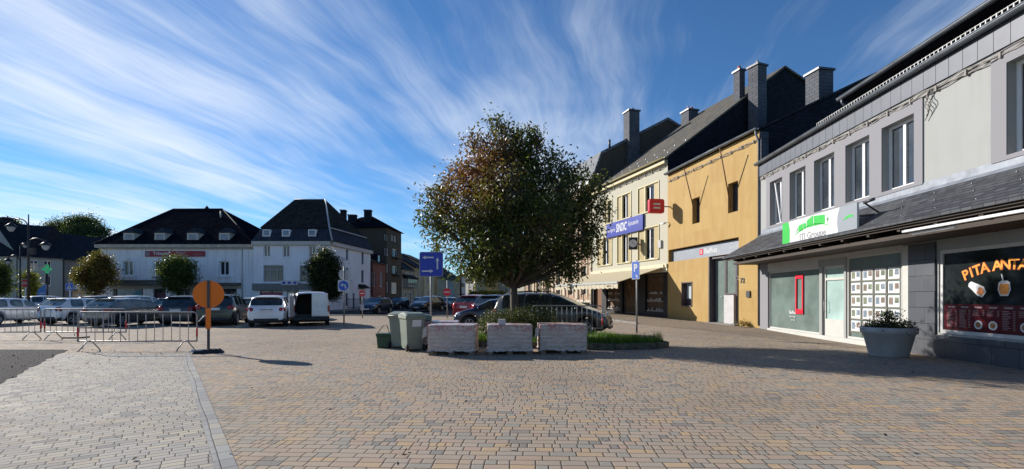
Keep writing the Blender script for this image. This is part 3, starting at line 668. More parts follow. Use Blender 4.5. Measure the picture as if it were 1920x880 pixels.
ls = F1.px(1705, 0, CO - .1)[0]
mb = MB(); mb.fbox(F1, ls, F1.L, CZ0 - .25, CZ0 - .19, CO - .02, CO + .08); mb.build('light_batten', 'signwhite', can, bevel=.01)
mb = MB(); mb.fbox(F1, ls + .15, ls + 1.3, CZ0 - .31, CZ0 - .27, CO - .12, CO - .04); mb.build('tube_lamp', 'pvc', can)
# snow stop brackets on the canopy
for i in range(16):
    for j in range(3):
        s_ = 1.0 + i * 1.02 + .5 * (j % 2); o_ = .4 + .4 * j; z_ = CZ1 - (CZ1 - CZ0) * (o_ / CO) + .045
        mb = MB(); mb.fbox(F1, s_, s_ + .015, z_ - .01, z_ + .012, o_, o_ + .04); mb.build('slate_hook', 'galv', can)
# agency sign standing on the canopy eave
sg = MB(); ys0, ys1, zs0, zs1 = 17.35, 13.35, 3.27, 4.17
FS = Fac((9.78, ys0), (9.60, ys1)); 
sgE = empty('agency_sign', (9.7, 15.3, 3.27), 'long white agency sign with green skyline above the shop door', 'sign')
mb = MB(); mb.fbox(FS, 0, FS.L, zs0, zs1, -.05, 0); pn = mb.build('panel', 'signwhite', sgE)
gw = FS.L; hh = zs1 - zs0
mb = MB(); mb.plate([FS.P(x * gw, .001, zs0 + z * hh) for x, z in [(0, 0), (.115, 0), (.122, .3), (.122, .7), (.10, 1), (0, 1)]], (FS.o.x, FS.o.y, 0), .004); mb.build('green_end', 'green', sgE)
mb = MB(); mb.plate([FS.P(x * gw, .001, zs0 + z * hh) for x, z in [(.815, 0), (1, 0), (1, 1), (.81, 1), (.785, .75), (.78, .5), (.79, .2)]], (FS.o.x, FS.o.y, 0), .004); mb.build('grey_end', 'signgrey', sgE)
mb = MB(); arc = [(.16 + .58 * t, .33 + .36 * math.sin(math.pi * (t * .9 + .02))) for t in [k / 16 for k in range(17)]]
mb.plate([FS.P(x * gw, .001, zs0 + z * hh) for x, z in arc + [(x, z - .055 * math.sin(math.pi * k / 16)) for k, (x, z) in list(enumerate(arc))[::-1]]], (FS.o.x, FS.o.y, 0), .004)
for x0, x1, z0, h1_, h2_ in [(.26, .325, .53, .74, .80), (.332, .375, .58, .80, .78), (.385, .475, .60, .86, .99), (.485, .63, .60, .96, .90)]:
    mb.plate([FS.P(x * gw, .001, zs0 + z * hh) for x, z in [(x0, z0), (x1, z0), (x1, h2_), (x0, h1_)]], (FS.o.x, FS.o.y, 0), .004)
mb.disc(FS.P(.90 * gw, .004, zs0 + .55 * hh), .17, (FS.d.x, FS.d.y, 0), (0, 0, .4), 20, .003) if False else None
mb.plate([FS.P(x * gw, .005, zs0 + z * hh) for x, z in [(.85, .52), (.88, .64), (.92, .68), (.96, .64), (.965, .58), (.92, .60), (.88, .56)]], (FS.o.x, FS.o.y, 0), .004)
mb.build('skyline', 'green', sgE)
mb = MB()
for x, z, r_ in ((.665, .72, .055), (.245, .64, .035), (.225, .58, .025)): mb.disc(FS.P(x * gw, .001, zs0 + z * hh), r_, (FS.d.x, FS.d.y, 0), (0, 0, 1), 14, .004); mb.fbox(FS, x * gw - .008, x * gw + .008, zs0 + (z - .14) * hh, zs0 + z * hh, 0.001, .005)
mb.build('little_trees', plain('sage', (.10, .25, .13), .5), sgE)
mb = MB(); mb.text('ITI Groupe', .30, FS.T(.46 * gw, .003, zs0 + .30 * hh), .002, bold=.004, fitw=1.45); mb.build('lettering', plain('thin grey letter', (.20, .21, .22), .5), sgE)
mb = MB(); 
for s_ in (.3, 3.7): mb.box8([FS.P(s_, -.05, zs0 + .5), FS.P(s_ + .05, -.05, zs0 + .5), FS.P(s_ + .05, -.9, zs0 + .6), FS.P(s_, -.9, zs0 + .6), FS.P(s_, -.05, zs0 + .56), FS.P(s_ + .05, -.05, zs0 + .56), FS.P(s_ + .05, -.9, zs0 + .66), FS.P(s_, -.9, zs0 + .66)])
mb.build('bracket', 'darkgrey', sgE)
# little floodlight arm beside the sign
mb = MB(); s_ = F1.px(1640, 0, 1.0)[0]; a = F1.P(s_ - .2, .75, 3.90); b = F1.P(s_ + .1, 1.35, 4.12); mb.tube([a, b], .025, 6); mb.tube([b, b + Vector((0.05, -.3, .04))], .045, 8)
mb.build('floodlight', 'darkgrey', loc=tuple(a), label='small dark floodlight arm on the slate canopy right of the agency sign', cat='lamp')
# cable bundle under the eave
random.seed(11)
def cable_run(F, s0, s1, z, o, parent, n=3, amp=.035, name='cable_bundle'):
    mb = MB()
    for k in range(n):
        pts = []; m_ = int((s1 - s0) / .22)
        for i in range(m_ + 1):
            s_ = s0 + (s1 - s0) * i / m_; pts.append(F.P(s_, o + random.uniform(0, .03), z + (k - 1) * .035 + amp * math.sin(i * 1.1 + k * 2) + random.uniform(-.012, .012)))
        mb.tube(pts, .013, 5)
    s_ = s0 + .3
    while s_ < s1: mb.fbox(F, s_, s_ + .05, z - .07, z + .07, 0, o + .05); s_ += .85
    return mb.build(name, 'cable', parent)
cable_run(F1, .1, F1.L, H1 - .70, .03, b1, 4, .03)
ks = F1.px(1742, 0)[0]
mb = MB()
for k in range(4):
    pts = [F1.P(ks + .05 * k + .07 * math.sin(t * 1.3 + k), .06 + .02 * k, H1 - .68 - t * .09) for t in range(0, 9 - k)]
    mb.tube(pts, .012, 5)
mb.build('cable_loop', 'cable', b1)

# ---- ochre bank
F2 = Fac((9.86, 30.4), (11.42, 22.1)); H2 = 9.2
b2 = empty('bank_building', (10.6, 26, 0), 'ochre stone fronted bank with two small upper windows and leaning flagpoles', 'building')
u1 = F2.rect(1298, 1312, 371, 419); u2 = F2.rect(1365, 1384, 342, 398); lw = F2.rect(1278, 1298, 529, 575)
top = F2.px(1385, 0)[0]; fa = F2.px(1254, 482)
d0, d1 = F2.px(1329, 0)[0], F2.px(1385, 0)[0]
door_top = 4.05
ops = [u1, u2, lw, (d0, d1, -.2, 3.70), (.1, d1, 3.705, 4.47)]
w2 = wallmesh(F2, 0, F2.L, -.3, H2, ops, .35); w2.build('wall', 'ochre', b2)
mb = MB(); rp = 9.0; rz = math.tan(R(26.0)) * rp
mb.poly([F2.P(F2.L, 0, -.3), F2.P(F2.L, -2 * rp, -.3), F2.P(F2.L, -2 * rp, H2), F2.P(F2.L, -rp, H2 + rz), F2.P(F2.L, 0, H2)])
mb.build('gable_wall', 'slateB', b2); mb = MB(); mb.poly([F2.P(0, 0, -.3), F2.P(0, -2 * rp, -.3), F2.P(0, -2 * rp, H2), F2.P(0, -rp, H2 + rz), F2.P(0, 0, H2)])
mb.build('gable_wall', 'slateB', b2)
mb = MB(); mb.prof(F2, -.0, F2.L + .06, [(0.1, H2), (0.1, H2 + .1), (-rp, H2 + rz + .13), (-2 * rp, H2 + .1), (-2 * rp, H2), (-rp, H2 + rz)]); mb.build('roof', 'slateY', b2)
gutter(F2, 0, F2.L + .05, H2 + .10, .18, .10, parent=b2)
mb = MB(); mb.fbox(F2, F2.L - .02, F2.L + .12, 7.75, H2 - .1, -.35, 0.03); mb.build('slate_quoin', 'chim', b2)
for w in (u1, u2): window(b2, F2, w, .30, 'darkgrey', 'pane', 1, .05)
mb = MB(); mb.fbox(F2, lw[0] + .05, lw[1] - .05, lw[2] + .05, lw[3] - .05, -.33, -.30)
for q in ((lw[0], lw[0] + .06, lw[2], lw[3]), (lw[1] - .06, lw[1], lw[2], lw[3]), (lw[0], lw[1], lw[2], lw[2] + .06), (lw[0], lw[1], lw[3] - .06, lw[3])): mb.fbox(F2, *q, -.30, .03)
wf = mb.build('cash_window', plain('bronze frame', (.09, .06, .055), .5), b2)
mb = MB(); mb.fbox(F2, lw[0] + .12, lw[1] - .08, lw[2] + .45, lw[3] - .1, -.29, -.27); mb.build('poster', plain('pale poster', (.35, .38, .40), .5), wf)
mb = MB(); mm = lw[1] - .16; mb.fbox(F2, mm - .20, mm + .06, lw[2] + .62, lw[3] - .45, -.265, -.25); mb.build('red_emblem', 'belred', wf)
# recessed fascia with lettering, running out to the left as a grey band
mb = MB(); mb.fbox(F2, .11, d1 - .01, 3.71, 4.40, -.34, -.24); mb.build('fascia', 'midgrey', b2)
ts = F2.px(1325, 0)[0]
mb = MB(); mb.text('Belfius', .40, F2.T(ts, -.238, 4.06), .004, bold=.005, fitw=1.15); mb.build('lettering', 'signwhite', b2); mb = MB(); mb.text('Banque & Assurances', .17, F2.T(F2.px(1370, 0)[0] + .25, -.238, 4.05), .004, fitw=1.35); mb.build('lettering', 'signwhite', b2)
mb = MB(); rs = F2.px(1308, 0)[0]; mb.fbox(F2, rs - .17, rs + .15, 3.90, 4.22, -.24, -.232); mb.build('red_emblem', 'belred', b2)
mb = MB()
for z in (3.98, 4.09): mb.fbox(F2, rs - .09, rs + .07, z, z + .05, -.231, -.226)
mb.build('emblem_bars', 'signwhite', b2)
# entrance: glass door leaf, side light over a grey panel, dark doorway
x1, x2, x3, x4 = [F2.px(q, 0)[0] for q in (1331, 1351, 1371, 1385)]
bf = plain('bronze grey frame', (.10, .085, .09), .45, .3)
gl = plain('pale green glass', (.16, .20, .18), .05, 0, .6)
def leaf(a, b, z0, z1, name, pane, frame=bf):
    return window(b2, F2, (a, b, z0, z1), .30, frame, pane, 1, .07, name=name)
dl = leaf(x1, x2, .12, 3.55, 'glass_door', gl)
mb = MB(); mb.tube([F2.P(x2 - .35, -.27, 1.5), F2.P(x2 - .35, -.20, 1.52), F2.P(x2 - .05, -.20, 1.5)], .018, 6); mb.build('handle', 'galv', dl)
leaf(x2 + .02, x3, 1.65, 3.55, 'side_light', gl)
mb = MB(); mb.fbox(F2, x2 + .04, x3 - .03, .12, 1.62, -.30, -.16); mb.build('grey_panel', 'concrete', b2, bevel=.01)
leaf(x3 + .02, x4, 2.5, 3.55, 'transom_light', 'panedark'); leaf(x3 + .02, x4, .12, 2.45, 'side_door', 'panedark')
mb = MB(); mb.fbox(F2, d0, d1, 3.56, 3.695, -.34, -.10); mb.fbox(F2, d0 - .02, d0 + .06, 0, 3.7, -.34, 0.01); mb.build('door_frame', bf, b2)
mb = MB(); mb.fbox(F2, d0 - .05, d1, -.1, .16, -.35, .25); mb.build('doorstep', 'kerb', b2)
mb = MB(); q = F2.px(1404, 551); mb.fbox(F2, q[0] - .13, q[0] + .13, q[1] - .17, q[1] + .13, 0, .06); mb.build('letter_box', 'darkgrey', b2)
mb = MB(); q = F2.px(1388.5, 527); mb.text('72', .34, F2.T(q[0] + .16, .01, q[1]), .012, bold=.008); mb.build('house_number', 'black', b2)
cable_run(F2, .1, F2.L - .1, H2 - .42, .03, b2, 3, .05)
for (xa, ya, xb, yb, lab) in ((1305, 408, 1283, 318, 'dark flagpole leaning out over the left small window of the ochre bank'), (1371, 390, 1350, 279, 'dark flagpole leaning out over the right small window of the ochre bank')):
    s0_, z0_ = F2.px(xa, ya); mb = MB(); a = F2.P(s0_, 0.02, z0_); b = F2.P(F2.px(xb, yb, .9)[0], .9, F2.px(xb, yb, .9)[1]); mb.tube([a, b], .035, 8, .028); mb.lathe([(0, .05), (.04, .03), (.04, 0), (0, -.03)], b, n=8)
    mb.build('flagpole', 'brown', loc=tuple(a), label=lab, cat='flagpole')
mb = MB(); q0 = F2.px(1418, 248); mb.tube([F2.P(F2.L - .06, .18, H2), F2.P(F2.L - .06, .18, H2 - .15), F2.P(F2.L - .02, .05, H2 - .5), F2.P(F2.L - .02, .05, .2)], .05, 8); mb.build('downpipe', 'zinc', b2)
# projecting red lit sign between the two buildings
sp = F2.P(.25, 0, 0); zc = F2.px(1251, 390)[1]
rsn = empty('projecting_sign', tuple(F2.P(.3, 0, zc)), 'red box sign with a white double bar projecting from the bank wall', 'sign')
T_ = Matrix.Translation(F2.P(.3, .95, zc)) @ Matrix.Rotation(math.atan2(F2.o.y, F2.o.x), 4, 'Z')
mb = MB(); n = 20
def rrect(w, h, r, k=5):
    out = []
    for cx_, cy_, a0 in ((w - r, h - r, 0), (-w + r, h - r, 90), (-w + r, -h + r, 180), (w - r, -h + r, 270)):
        for i in range(k + 1): a = R(a0 + 90 * i / k); out.append((cx_ + r * math.cos(a), cy_ + r * math.sin(a)))
    return out
o_ = rrect(.50, .44, .13); a = [T_ @ Vector((x, .12, z)) for x, z in o_]; b = [T_ @ Vector((x, -.12, z)) for x, z in o_]
m_ = len(o_); mb.raw(a + b, [tuple(range(m_)), tuple(range(2 * m_ - 1, m_ - 1, -1))] + [(i, (i + 1) % m_, (i + 1) % m_ + m_, i + m_) for i in range(m_)]); mb.build('box', 'belred', rsn)
mb = MB(); 
for sgn in (-1, 1):
    for z in (-.12, .12): mb.box(-.23, .23, sgn * .122 - .006, sgn * .122 + .006, z - .055, z + .055, T_)
mb.build('double_bar', 'signwhite', rsn)
mb = MB(); mb.tube([F2.P(.3, 0, zc), F2.P(.3, .5, zc)], .04, 6); mb.build('arm', 'galv', rsn)
q = F2.P(.12, .12, zc - 1.0); mb = MB(); mb.tube([F2.P(.12, 0, zc - .95), F2.P(.12, .2, zc - .95)], .02, 6); mb.tube([F2.P(.12, .2, zc - 1.0), F2.P(-.2, .36, zc - 1.02)], .06, 8)
mb.build('security_camera', 'pvc', loc=tuple(q), label='small white security camera under the red projecting sign', cat='camera')
# chimney on bank roof
def chimney(F, x0, x1, yt, o, wid, zb, mat, parent=None, loc=None, pots=(), cap='darkgrey', **kw):
    s0 = F.px(x0, 0, o)[0]; 
    return s0
def chim_box(parent, P, w, d, z0, z1, ang, mat='chim', pots=(), cap=True, name='chimney'):
    T = Matrix.Translation((P[0], P[1], 0)) @ Matrix.Rotation(ang, 4, 'Z')
    mb = MB(); mb.box(-w / 2, w / 2, -d / 2, d / 2, z0, z1, T); c = mb.build(name, mat, parent)
    if cap: mb = MB(); mb.box(-w / 2 - .08, w / 2 + .08, -d / 2 - .08, d / 2 + .08, z1 + .002, z1 + .12, T); mb.build('cap', 'darkgrey', c)
    for (x, y, r_, h_, mt) in pots:
        mb = MB(); q = T @ Vector((x, y, 0)); mb.lathe([(r_, 0), (r_ * .85, h_), (r_ * .6, h_), (r_ * .6, 0)], (q.x, q.y, z1 + .12), n=12); mb.build('pot', mt, c)
    return c
def at(x, Y): return ((x - CX) / FPX * Y, Y)
def zz(y, Y): return EYE + (HY - y) / FPX * Y
ang2 = math.atan2(F2.d.y, F2.d.x) + math.pi / 2
chim_box(b2, at(1536, 27.5), .95, .95, 10, zz(134, 27.2), ang2, 'chim')

# ---- cream jeweller
F3 = Fac((6.75, 40.5), (9.86, 30.4)); H3 = 10.35
b3 = empty('jeweller_building', (8.3, 35.5, 0), 'cream rendered three storey building with khaki shutters above a cream awning', 'building')
sf = 4.02
W3 = []
for (xa, xb, y1, y2) in ((1197, 1235, 344, 395), (1158, 1183, 364, 410), (1135, 1147, 382, 420), (1197, 1235, 427, 486), (1158, 1183, 439, 492), (1121, 1147, 448, 498)):
    W3.append(F3.rect(xa, xb, y1, y2))
zA = (sum(w[2] for w in W3[:3]) / 3, sum(w[3] for w in W3[:3]) / 3); zB_ = (sum(w[2] for w in W3[3:]) / 3, sum(w[3] for w in W3[3:]) / 3)
W3 = [(w[0], w[1]) + (zA if i < 3 else zB_) for i, w in enumerate(W3)]
so_ = [F3.rect(1135, 1162, 530, 588), F3.rect(1166, 1190, 520, 590), F3.rect(1207, 1246, 517, 592)]
sops = [(so_[0][0] + .1, so_[0][1], .45, 3.0), (so_[1][0], so_[1][1] + .3, .32, 3.0), (F3.px(1209, 0)[0], F3.px(1243, 0)[0], .55, 3.0), (.25, 1.7, .36, 3.0)]
wallmesh(F3, 0, F3.L, 3.45, H3, W3, .22).build('wall', 'cream', b3)
wallmesh(F3, 0, F3.L, -.3, 3.45, sops, .30, o=-.02).build('shop_front', 'black', b3)
for w in W3:
    m_ = w[0] + (w[1] - w[0]) * .42; m2 = w[0] + (w[1] - w[0]) * .78
    window(b3, F3, w, .18, 'pvc', 'pane', 2, .08)
    mb = MB(); wd = w[1] - w[0]
    mb.fbox(F3, w[0] + .0, w[0] + .30 * wd, w[2], w[3], -.10, -.03); mb.fbox(F3, w[1] - .24 * wd, w[1], w[2], w[3], -.10, -.03); mb.build('shutter', 'khaki', b3)
    mb = MB(); fw = .08
    mb.fbox(F3, w[0] - fw, w[0], w[2] - fw, w[3] + fw, 0, .04); mb.fbox(F3, w[1], w[1] + fw, w[2] - fw, w[3] + fw, 0, .04); mb.fbox(F3, w[0], w[1], w[3], w[3] + fw, 0, .04); mb.fbox(F3, w[0] - .05, w[1] + .05, w[2] - fw, w[2], 0, .08)
    mb.fbox(F3, w[0] + .31 * wd, w[0] + .37 * wd, w[2], w[3], -.12, .02)
    mb.build('window_surround', 'creamtrim', b3)
for i, w in enumerate(sops): window(b3, F3, w, .22, plain('brushed frame', (.25, .22, .2), .4, .5), 'interior' if i != 3 else 'brown', 1, .06, name=['shop_window', 'shop_door', 'shop_window', 'house_door'][i], o=-.02)
random.seed(21)
for w in (sops[0], sops[2]):
    mb = MB()
    for k in range(46):
        s_ = random.uniform(w[0] + .15, w[1] - .15); z_ = random.choice((.62, 1.25, 1.7)); r_ = random.uniform(.03, .09)
        mb.lathe([(0, 0), (r_, .02), (r_ * .5, r_ * 2.2), (0, r_ * 2.4)], F3.P(s_, -.12, z_), n=6)
    mb.fbox(F3, w[0] + .08, w[1] - .08, .56, .61, -.2, -.06); mb.fbox(F3, w[0] + .08, w[1] - .08, 1.20, 1.24, -.2, -.12)
    mb.build('window_display', plain('silver display', (.45, .42, .38), .4, var=.5, scale=9), b3)
mb = MB(); mb.fbox(F3, 0, F3.L, 3.40, 3.62, 0, .10); mb.fbox(F3, 0, F3.L, 3.1, 3.4, -.02, .05); mb.build('string_course', plain('cornice', (.60, .52, .32), .7), b3)
# roof, gable, chimneys
near = [(0.0, H3), (-9.33, 17.3), (-12.2, 16.2), (-15.5, 13.2)]
mb = MB(); mb.poly([F3.P(F3.L, 0, -.3), F3.P(F3.L, -15.5, -.3)] + [F3.P(F3.L, o, z) for o, z in near[::-1]]); mb.build('gable_wall', 'slateB', b3); mb = MB(); mb.poly([F3.P(0, 0, -.3), F3.P(0, -15.5, -.3)] + [F3.P(0, o, z) for o, z in near[::-1]]); mb.build('gable_wall', 'slateB', b3)
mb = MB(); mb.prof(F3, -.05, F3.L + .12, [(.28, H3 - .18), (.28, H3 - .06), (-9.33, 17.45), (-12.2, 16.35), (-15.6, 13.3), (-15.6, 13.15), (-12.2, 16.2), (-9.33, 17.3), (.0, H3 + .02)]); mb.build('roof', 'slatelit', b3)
mb = MB(); mb.fbox(F3, 0, F3.L, H3 - .36, H3 - .16, 0, .25); mb.build('cornice', 'creamtrim', b3)
gutter(F3, 0, F3.L + .1, H3 - .02, .36, .08, 'creamtrim', b3)
cable_run(F3, .1, F3.L - .1, H3 - .55, .03, b3, 2, .04)
for k in range(9):
    for o_, z_ in ((-.6, H3 + .52), (-1.6, H3 + 1.27)): s_ = .5 + k * 1.15 + (.5 if o_ < -1 else 0); mb = MB(); mb.fbox(F3, s_, s_ + .05, z_, z_ + .13, o_ - .02, o_ + .02); mb.build('snow_hook', 'zinc', b3)
ang3 = math.atan2(F3.d.y, F3.d.x) + math.pi / 2
chim_box(b3, at(1420, 31.6), .80, .75, 12, zz(122, 31.2), ang3 + .1, 'chim', [(0, 0, .09, .35, 'galv')])
chim_box(b3, at(1386, 32.6), .45, .55, 12, zz(136, 32.6), ang3, 'chim', [(0, 0, .13, .28, 'terracotta')])
chim_box(b3, at(1293, 41.0), .95, 1.0, 12, zz(211, 41.0), ang3, 'chim', [(-.2, 0, .12, .25, 'terracotta'), (.22, 0, .15, .32, 'terracotta'), (0, .2, .06, .5, 'galv')])
# blue sign of the jeweller
r_ = [F3.px(1138, 0, .1)[0], F3.px(1206, 0, .1)[0]]; z0_, z1_ = F3.px(1172, 439, .1)[1], F3.px(1172, 411.5, .1)[1]
js = empty('jeweller_sign', tuple(F3.P(r_[0], .05, z0_)), 'long blue jeweller sign with white lettering between the floors of the cream building', 'sign')
mb = MB(); mb.fbox(F3, r_[0], r_[1], z0_, z1_, 0.02, .14); mb.build('panel', plain('jeweller blue', (.004, .018, .26), .35, var=.15, scale=.8), js)
mb = MB(); zm = (z0_ + z1_) / 2; Lq = r_[1] - r_[0]
mb.text('SINDIC', .85, F3.T(r_[0] + Lq * .44, .142, zm), .004, bold=.02, shear=.15, fitw=Lq * .30); mb.text('horlogerie', .42, F3.T(r_[0] + Lq * .15, .142, zm - .02), .003, shear=.2, fitw=Lq * .22); mb.text('bijouterie', .46, F3.T(r_[0] + Lq * .76, .142, zm + .12), .003, shear=.2, fitw=Lq * .26)
mb.build('lettering', 'signwhite', js)
# clock
s_, z_ = F3.px(1187, 457, .45); T_ = Matrix.Translation(F3.P(s_, .45, z_))
ck = empty('wall_clock', tuple(F3.P(s_, 0, z_)), 'black boxed clock with a white face projecting from the cream jeweller front', 'clock')
fd = Vector((F3.o.x, F3.o.y, 0)); ang = R(236)
T_ = Matrix.Translation(F3.P(s_, .45, z_)) @ Matrix.Rotation(R(-8), 4, 'Z')
mb = MB(); mb.box(-.30, .30, -.16, .16, -.42, .42, T_); mb.build('case', 'black', ck, bevel=.03)
mb = MB(); mb.disc(T_ @ Vector((-.02, -.165, 0)), .27, T_.to_3x3() @ Vector((1, 0, 0)), (0, 0, 1), 28, .012); mb.disc(T_ @ Vector((-.305, 0, 0)), .27, T_.to_3x3() @ Vector((0, .55, 0)), (0, 0, 1), 28, -.012) if False else None; mb.build('dial', 'signwhite', ck)
mb = MB(); mb.box(-.03, -.01, -.185, -.178, 0, .19, T_ @ Matrix.Rotation(R(-35), 4, 'Y')); mb.box(-.03, 0, -.185, -.178, 0, .13, T_ @ Matrix.Rotation(R(140), 4, 'Y')); mb.build('hand', 'black', ck)
mb = MB(); mb.tube([F3.P(s_, 0, z_), F3.P(s_, .3, z_)], .04, 6); mb.build('bracket', 'black', ck)
mb = MB(); s_, z_ = F3.px(1239, 458); mb.fbox(F3, s_ - .15, s_ + .15, z_ - .24, z_ + .24, 0, .12); mb.build('meter_box', 'concrete', b3)
# awning
aw = empty('awning', tuple(F3.P(F3.L * .5, 0, 3.3)), 'wide cream cloth awning pulled out over the jeweller shop windows', 'awning')
za, zf, w_, s0_, s1_ = 3.42, 2.46, 3.3, .0, F3.L - .35
s0_ = F3.px(1108, 0)[0]
s0_ = max(s0_, .05)
mb = MB(); mb.box8([F3.P(s0_, .12, za - .03), F3.P(s1_, .12, za - .03), F3.P(s1_, w_, zf - .03), F3.P(s0_, w_, zf - .03), F3.P(s0_, .12, za), F3.P(s1_, .12, za), F3.P(s1_, w_, zf), F3.P(s0_, w_, zf)]); mb.build('cloth', 'awning', aw)
mb = MB(); mb.fbox(F3, s0_, s1_, zf - .10, zf + .03, w_, w_ + .1); mb.build('front_bar', 'awnedge', aw)
mb = MB(); k = s0_; i = 0
while k < s1_ - .01:
    e = min(k + .3, s1_); mb.fbox(F3, k, e, zf - .38 - .04 * (i % 2), zf - .10, w_ + .02 + .012 * (i % 2), w_ + .045 + .012 * (i % 2)); k = e; i += 1
mb.build('valance', plain('cream valance', (.50, .45, .32), .9), aw)
mb = MB(); mb.text('Sindic', .2, F3.T(s0_ + 2.6, w_ + .062, zf - .24), .002); mb.text('bijoutier', .2, F3.T(s1_ - 1.1, w_ + .062, zf - .24), .002); mb.build('lettering', 'brown', aw)
for k in (.25, .5, .8):
    mb = MB(); s_ = s0_ + (s1_ - s0_) * k; mb.tube([F3.P(s_, .15, za - .2), F3.P(s_ + .7, w_ * .55, (za + zf) / 2 - .15), F3.P(s_, w_ - .02, zf - .08)], .03, 6); mb.build('folding_arm', 'awnedge', aw)
mb = MB(); mb.fbox(F3, s0_, s1_ + .1, za - .08, za + .16, .0, .16); mb.build('cassette', plain('cassette', (.55, .48, .33), .6), aw)

# ---- brick building with mansard beyond
F4 = Fac((1.6, 57.3), (6.75, 40.5)); H4 = 11.4
b4 = empty('brick_building', (4, 49, 0), 'orange brick building with tall windows and a slate mansard beyond the cream jeweller', 'building')
W4 = []
n_ = 6
for i in range(n_):
    c_ = F4.L - 1.5 - i * 2.9
    for z0, z1 in ((1.7, 4.2), (5.4, 7.6), (8.5, 10.3)): W4.append((c_ - .55, c_ + .55, z0, z1))
wallmesh(F4, 0, F4.L, -.3, H4, W4, .25).build('wall', 'brick', b4)
for w in W4: window(b4, F4, w, .2, 'paint', 'pane', 2, .07)
mb = MB()
for i in range(n_ + 1):
    c_ = F4.L - .05 - i * 2.9
    if c_ > .2: mb.fbox(F4, c_ - .25, c_ + (.25 if i else .03), -.2, H4 - .35, 0, .10)
for i in range(n_):
    c_ = F4.L - 1.5 - i * 2.9; mb.fbox(F4, c_ - .72, c_ - .552, 1.5, 10.5, 0, .06); mb.fbox(F4, c_ + .552, c_ + .72, 1.5, 10.5, 0, .06)
mb.build('pilasters', plain('sandstone', (.50, .42, .30), .85, bump=.2), b4)
mb = MB(); mb.fbox(F4, 0, F4.L, -.3, 1.25, 0, .12); mb.build('plinth', plain('pale plinth', (.55, .48, .38), .85), b4)
mb = MB(); mb.fbox(F4, 0, F4.L, H4 - .35, H4, 0, .35); mb.build('cornice', 'paint', b4)
gp = [(.0, H4), (-.9, 13.7), (-7.4, 17.2), (-10.0, 16.1), (-14, 12)]
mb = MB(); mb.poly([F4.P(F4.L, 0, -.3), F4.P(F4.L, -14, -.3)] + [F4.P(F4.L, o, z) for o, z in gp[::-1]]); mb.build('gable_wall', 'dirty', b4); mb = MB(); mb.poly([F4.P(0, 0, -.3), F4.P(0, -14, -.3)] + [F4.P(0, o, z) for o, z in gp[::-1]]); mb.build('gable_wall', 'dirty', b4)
mb = MB(); mb.prof(F4, -.05, F4.L + .1, [(.12, H4), (-.8, 13.82), (-7.4, 17.45), (-10.05, 16.3), (-14.1, 12.1), (-14, 12), (-10, 16.1), (-7.4, 17.2), (-.95, 13.65), (0, H4)]); mb.build('roof', slate('mansard slate', 'Y', (.15, .16, .175), rough=.55), b4)
ang4 = math.atan2(F4.d.y, F4.d.x) + math.pi / 2
chim_box(b4, at(1184, 41.6), 1.0, .95, 12, zz(212, 41.6), ang4, 'chim', [(0, 0, .22, .18, 'galv'), (.1, 0, .16, .28, 'galv')])
mb = MB(); q = F4.P(F4.L + .1, -1.6, 14.2); mb.tube([q, q + Vector((0, 0, .7))], .09, 8); mb.build('vent_pipe', 'black', b4)
# handrail at its steps
hr = MB(); a = F4.P(F4.L - 2.2, .5, 0.3); b = F4.P(F4.L - .6, .5, 1.1)
hr.tube([a, a + Vector((0, 0, .9)), b + Vector((0, 0, .9)), b], .03, 6); hr.tube([a.lerp(b, .5), a.lerp(b, .5) + Vector((0, 0, .9))], .02, 6)
hr.build('handrail', 'black', loc=tuple(a), label='black handrail climbing the steps beside the jeweller shop', cat='railing')
st = MB()
for k in range(5): st.fbox(F4, F4.L - 2.4 + .36 * k, F4.L - .3, .1, .36 + .17 * k, .12, 1.2 - .0 * k)
st.build('doorsteps', 'skirt', loc=tuple(F4.P(F4.L - 1.5, .5, .1)), label='pale stone entrance steps beside the jeweller shop', cat='steps')
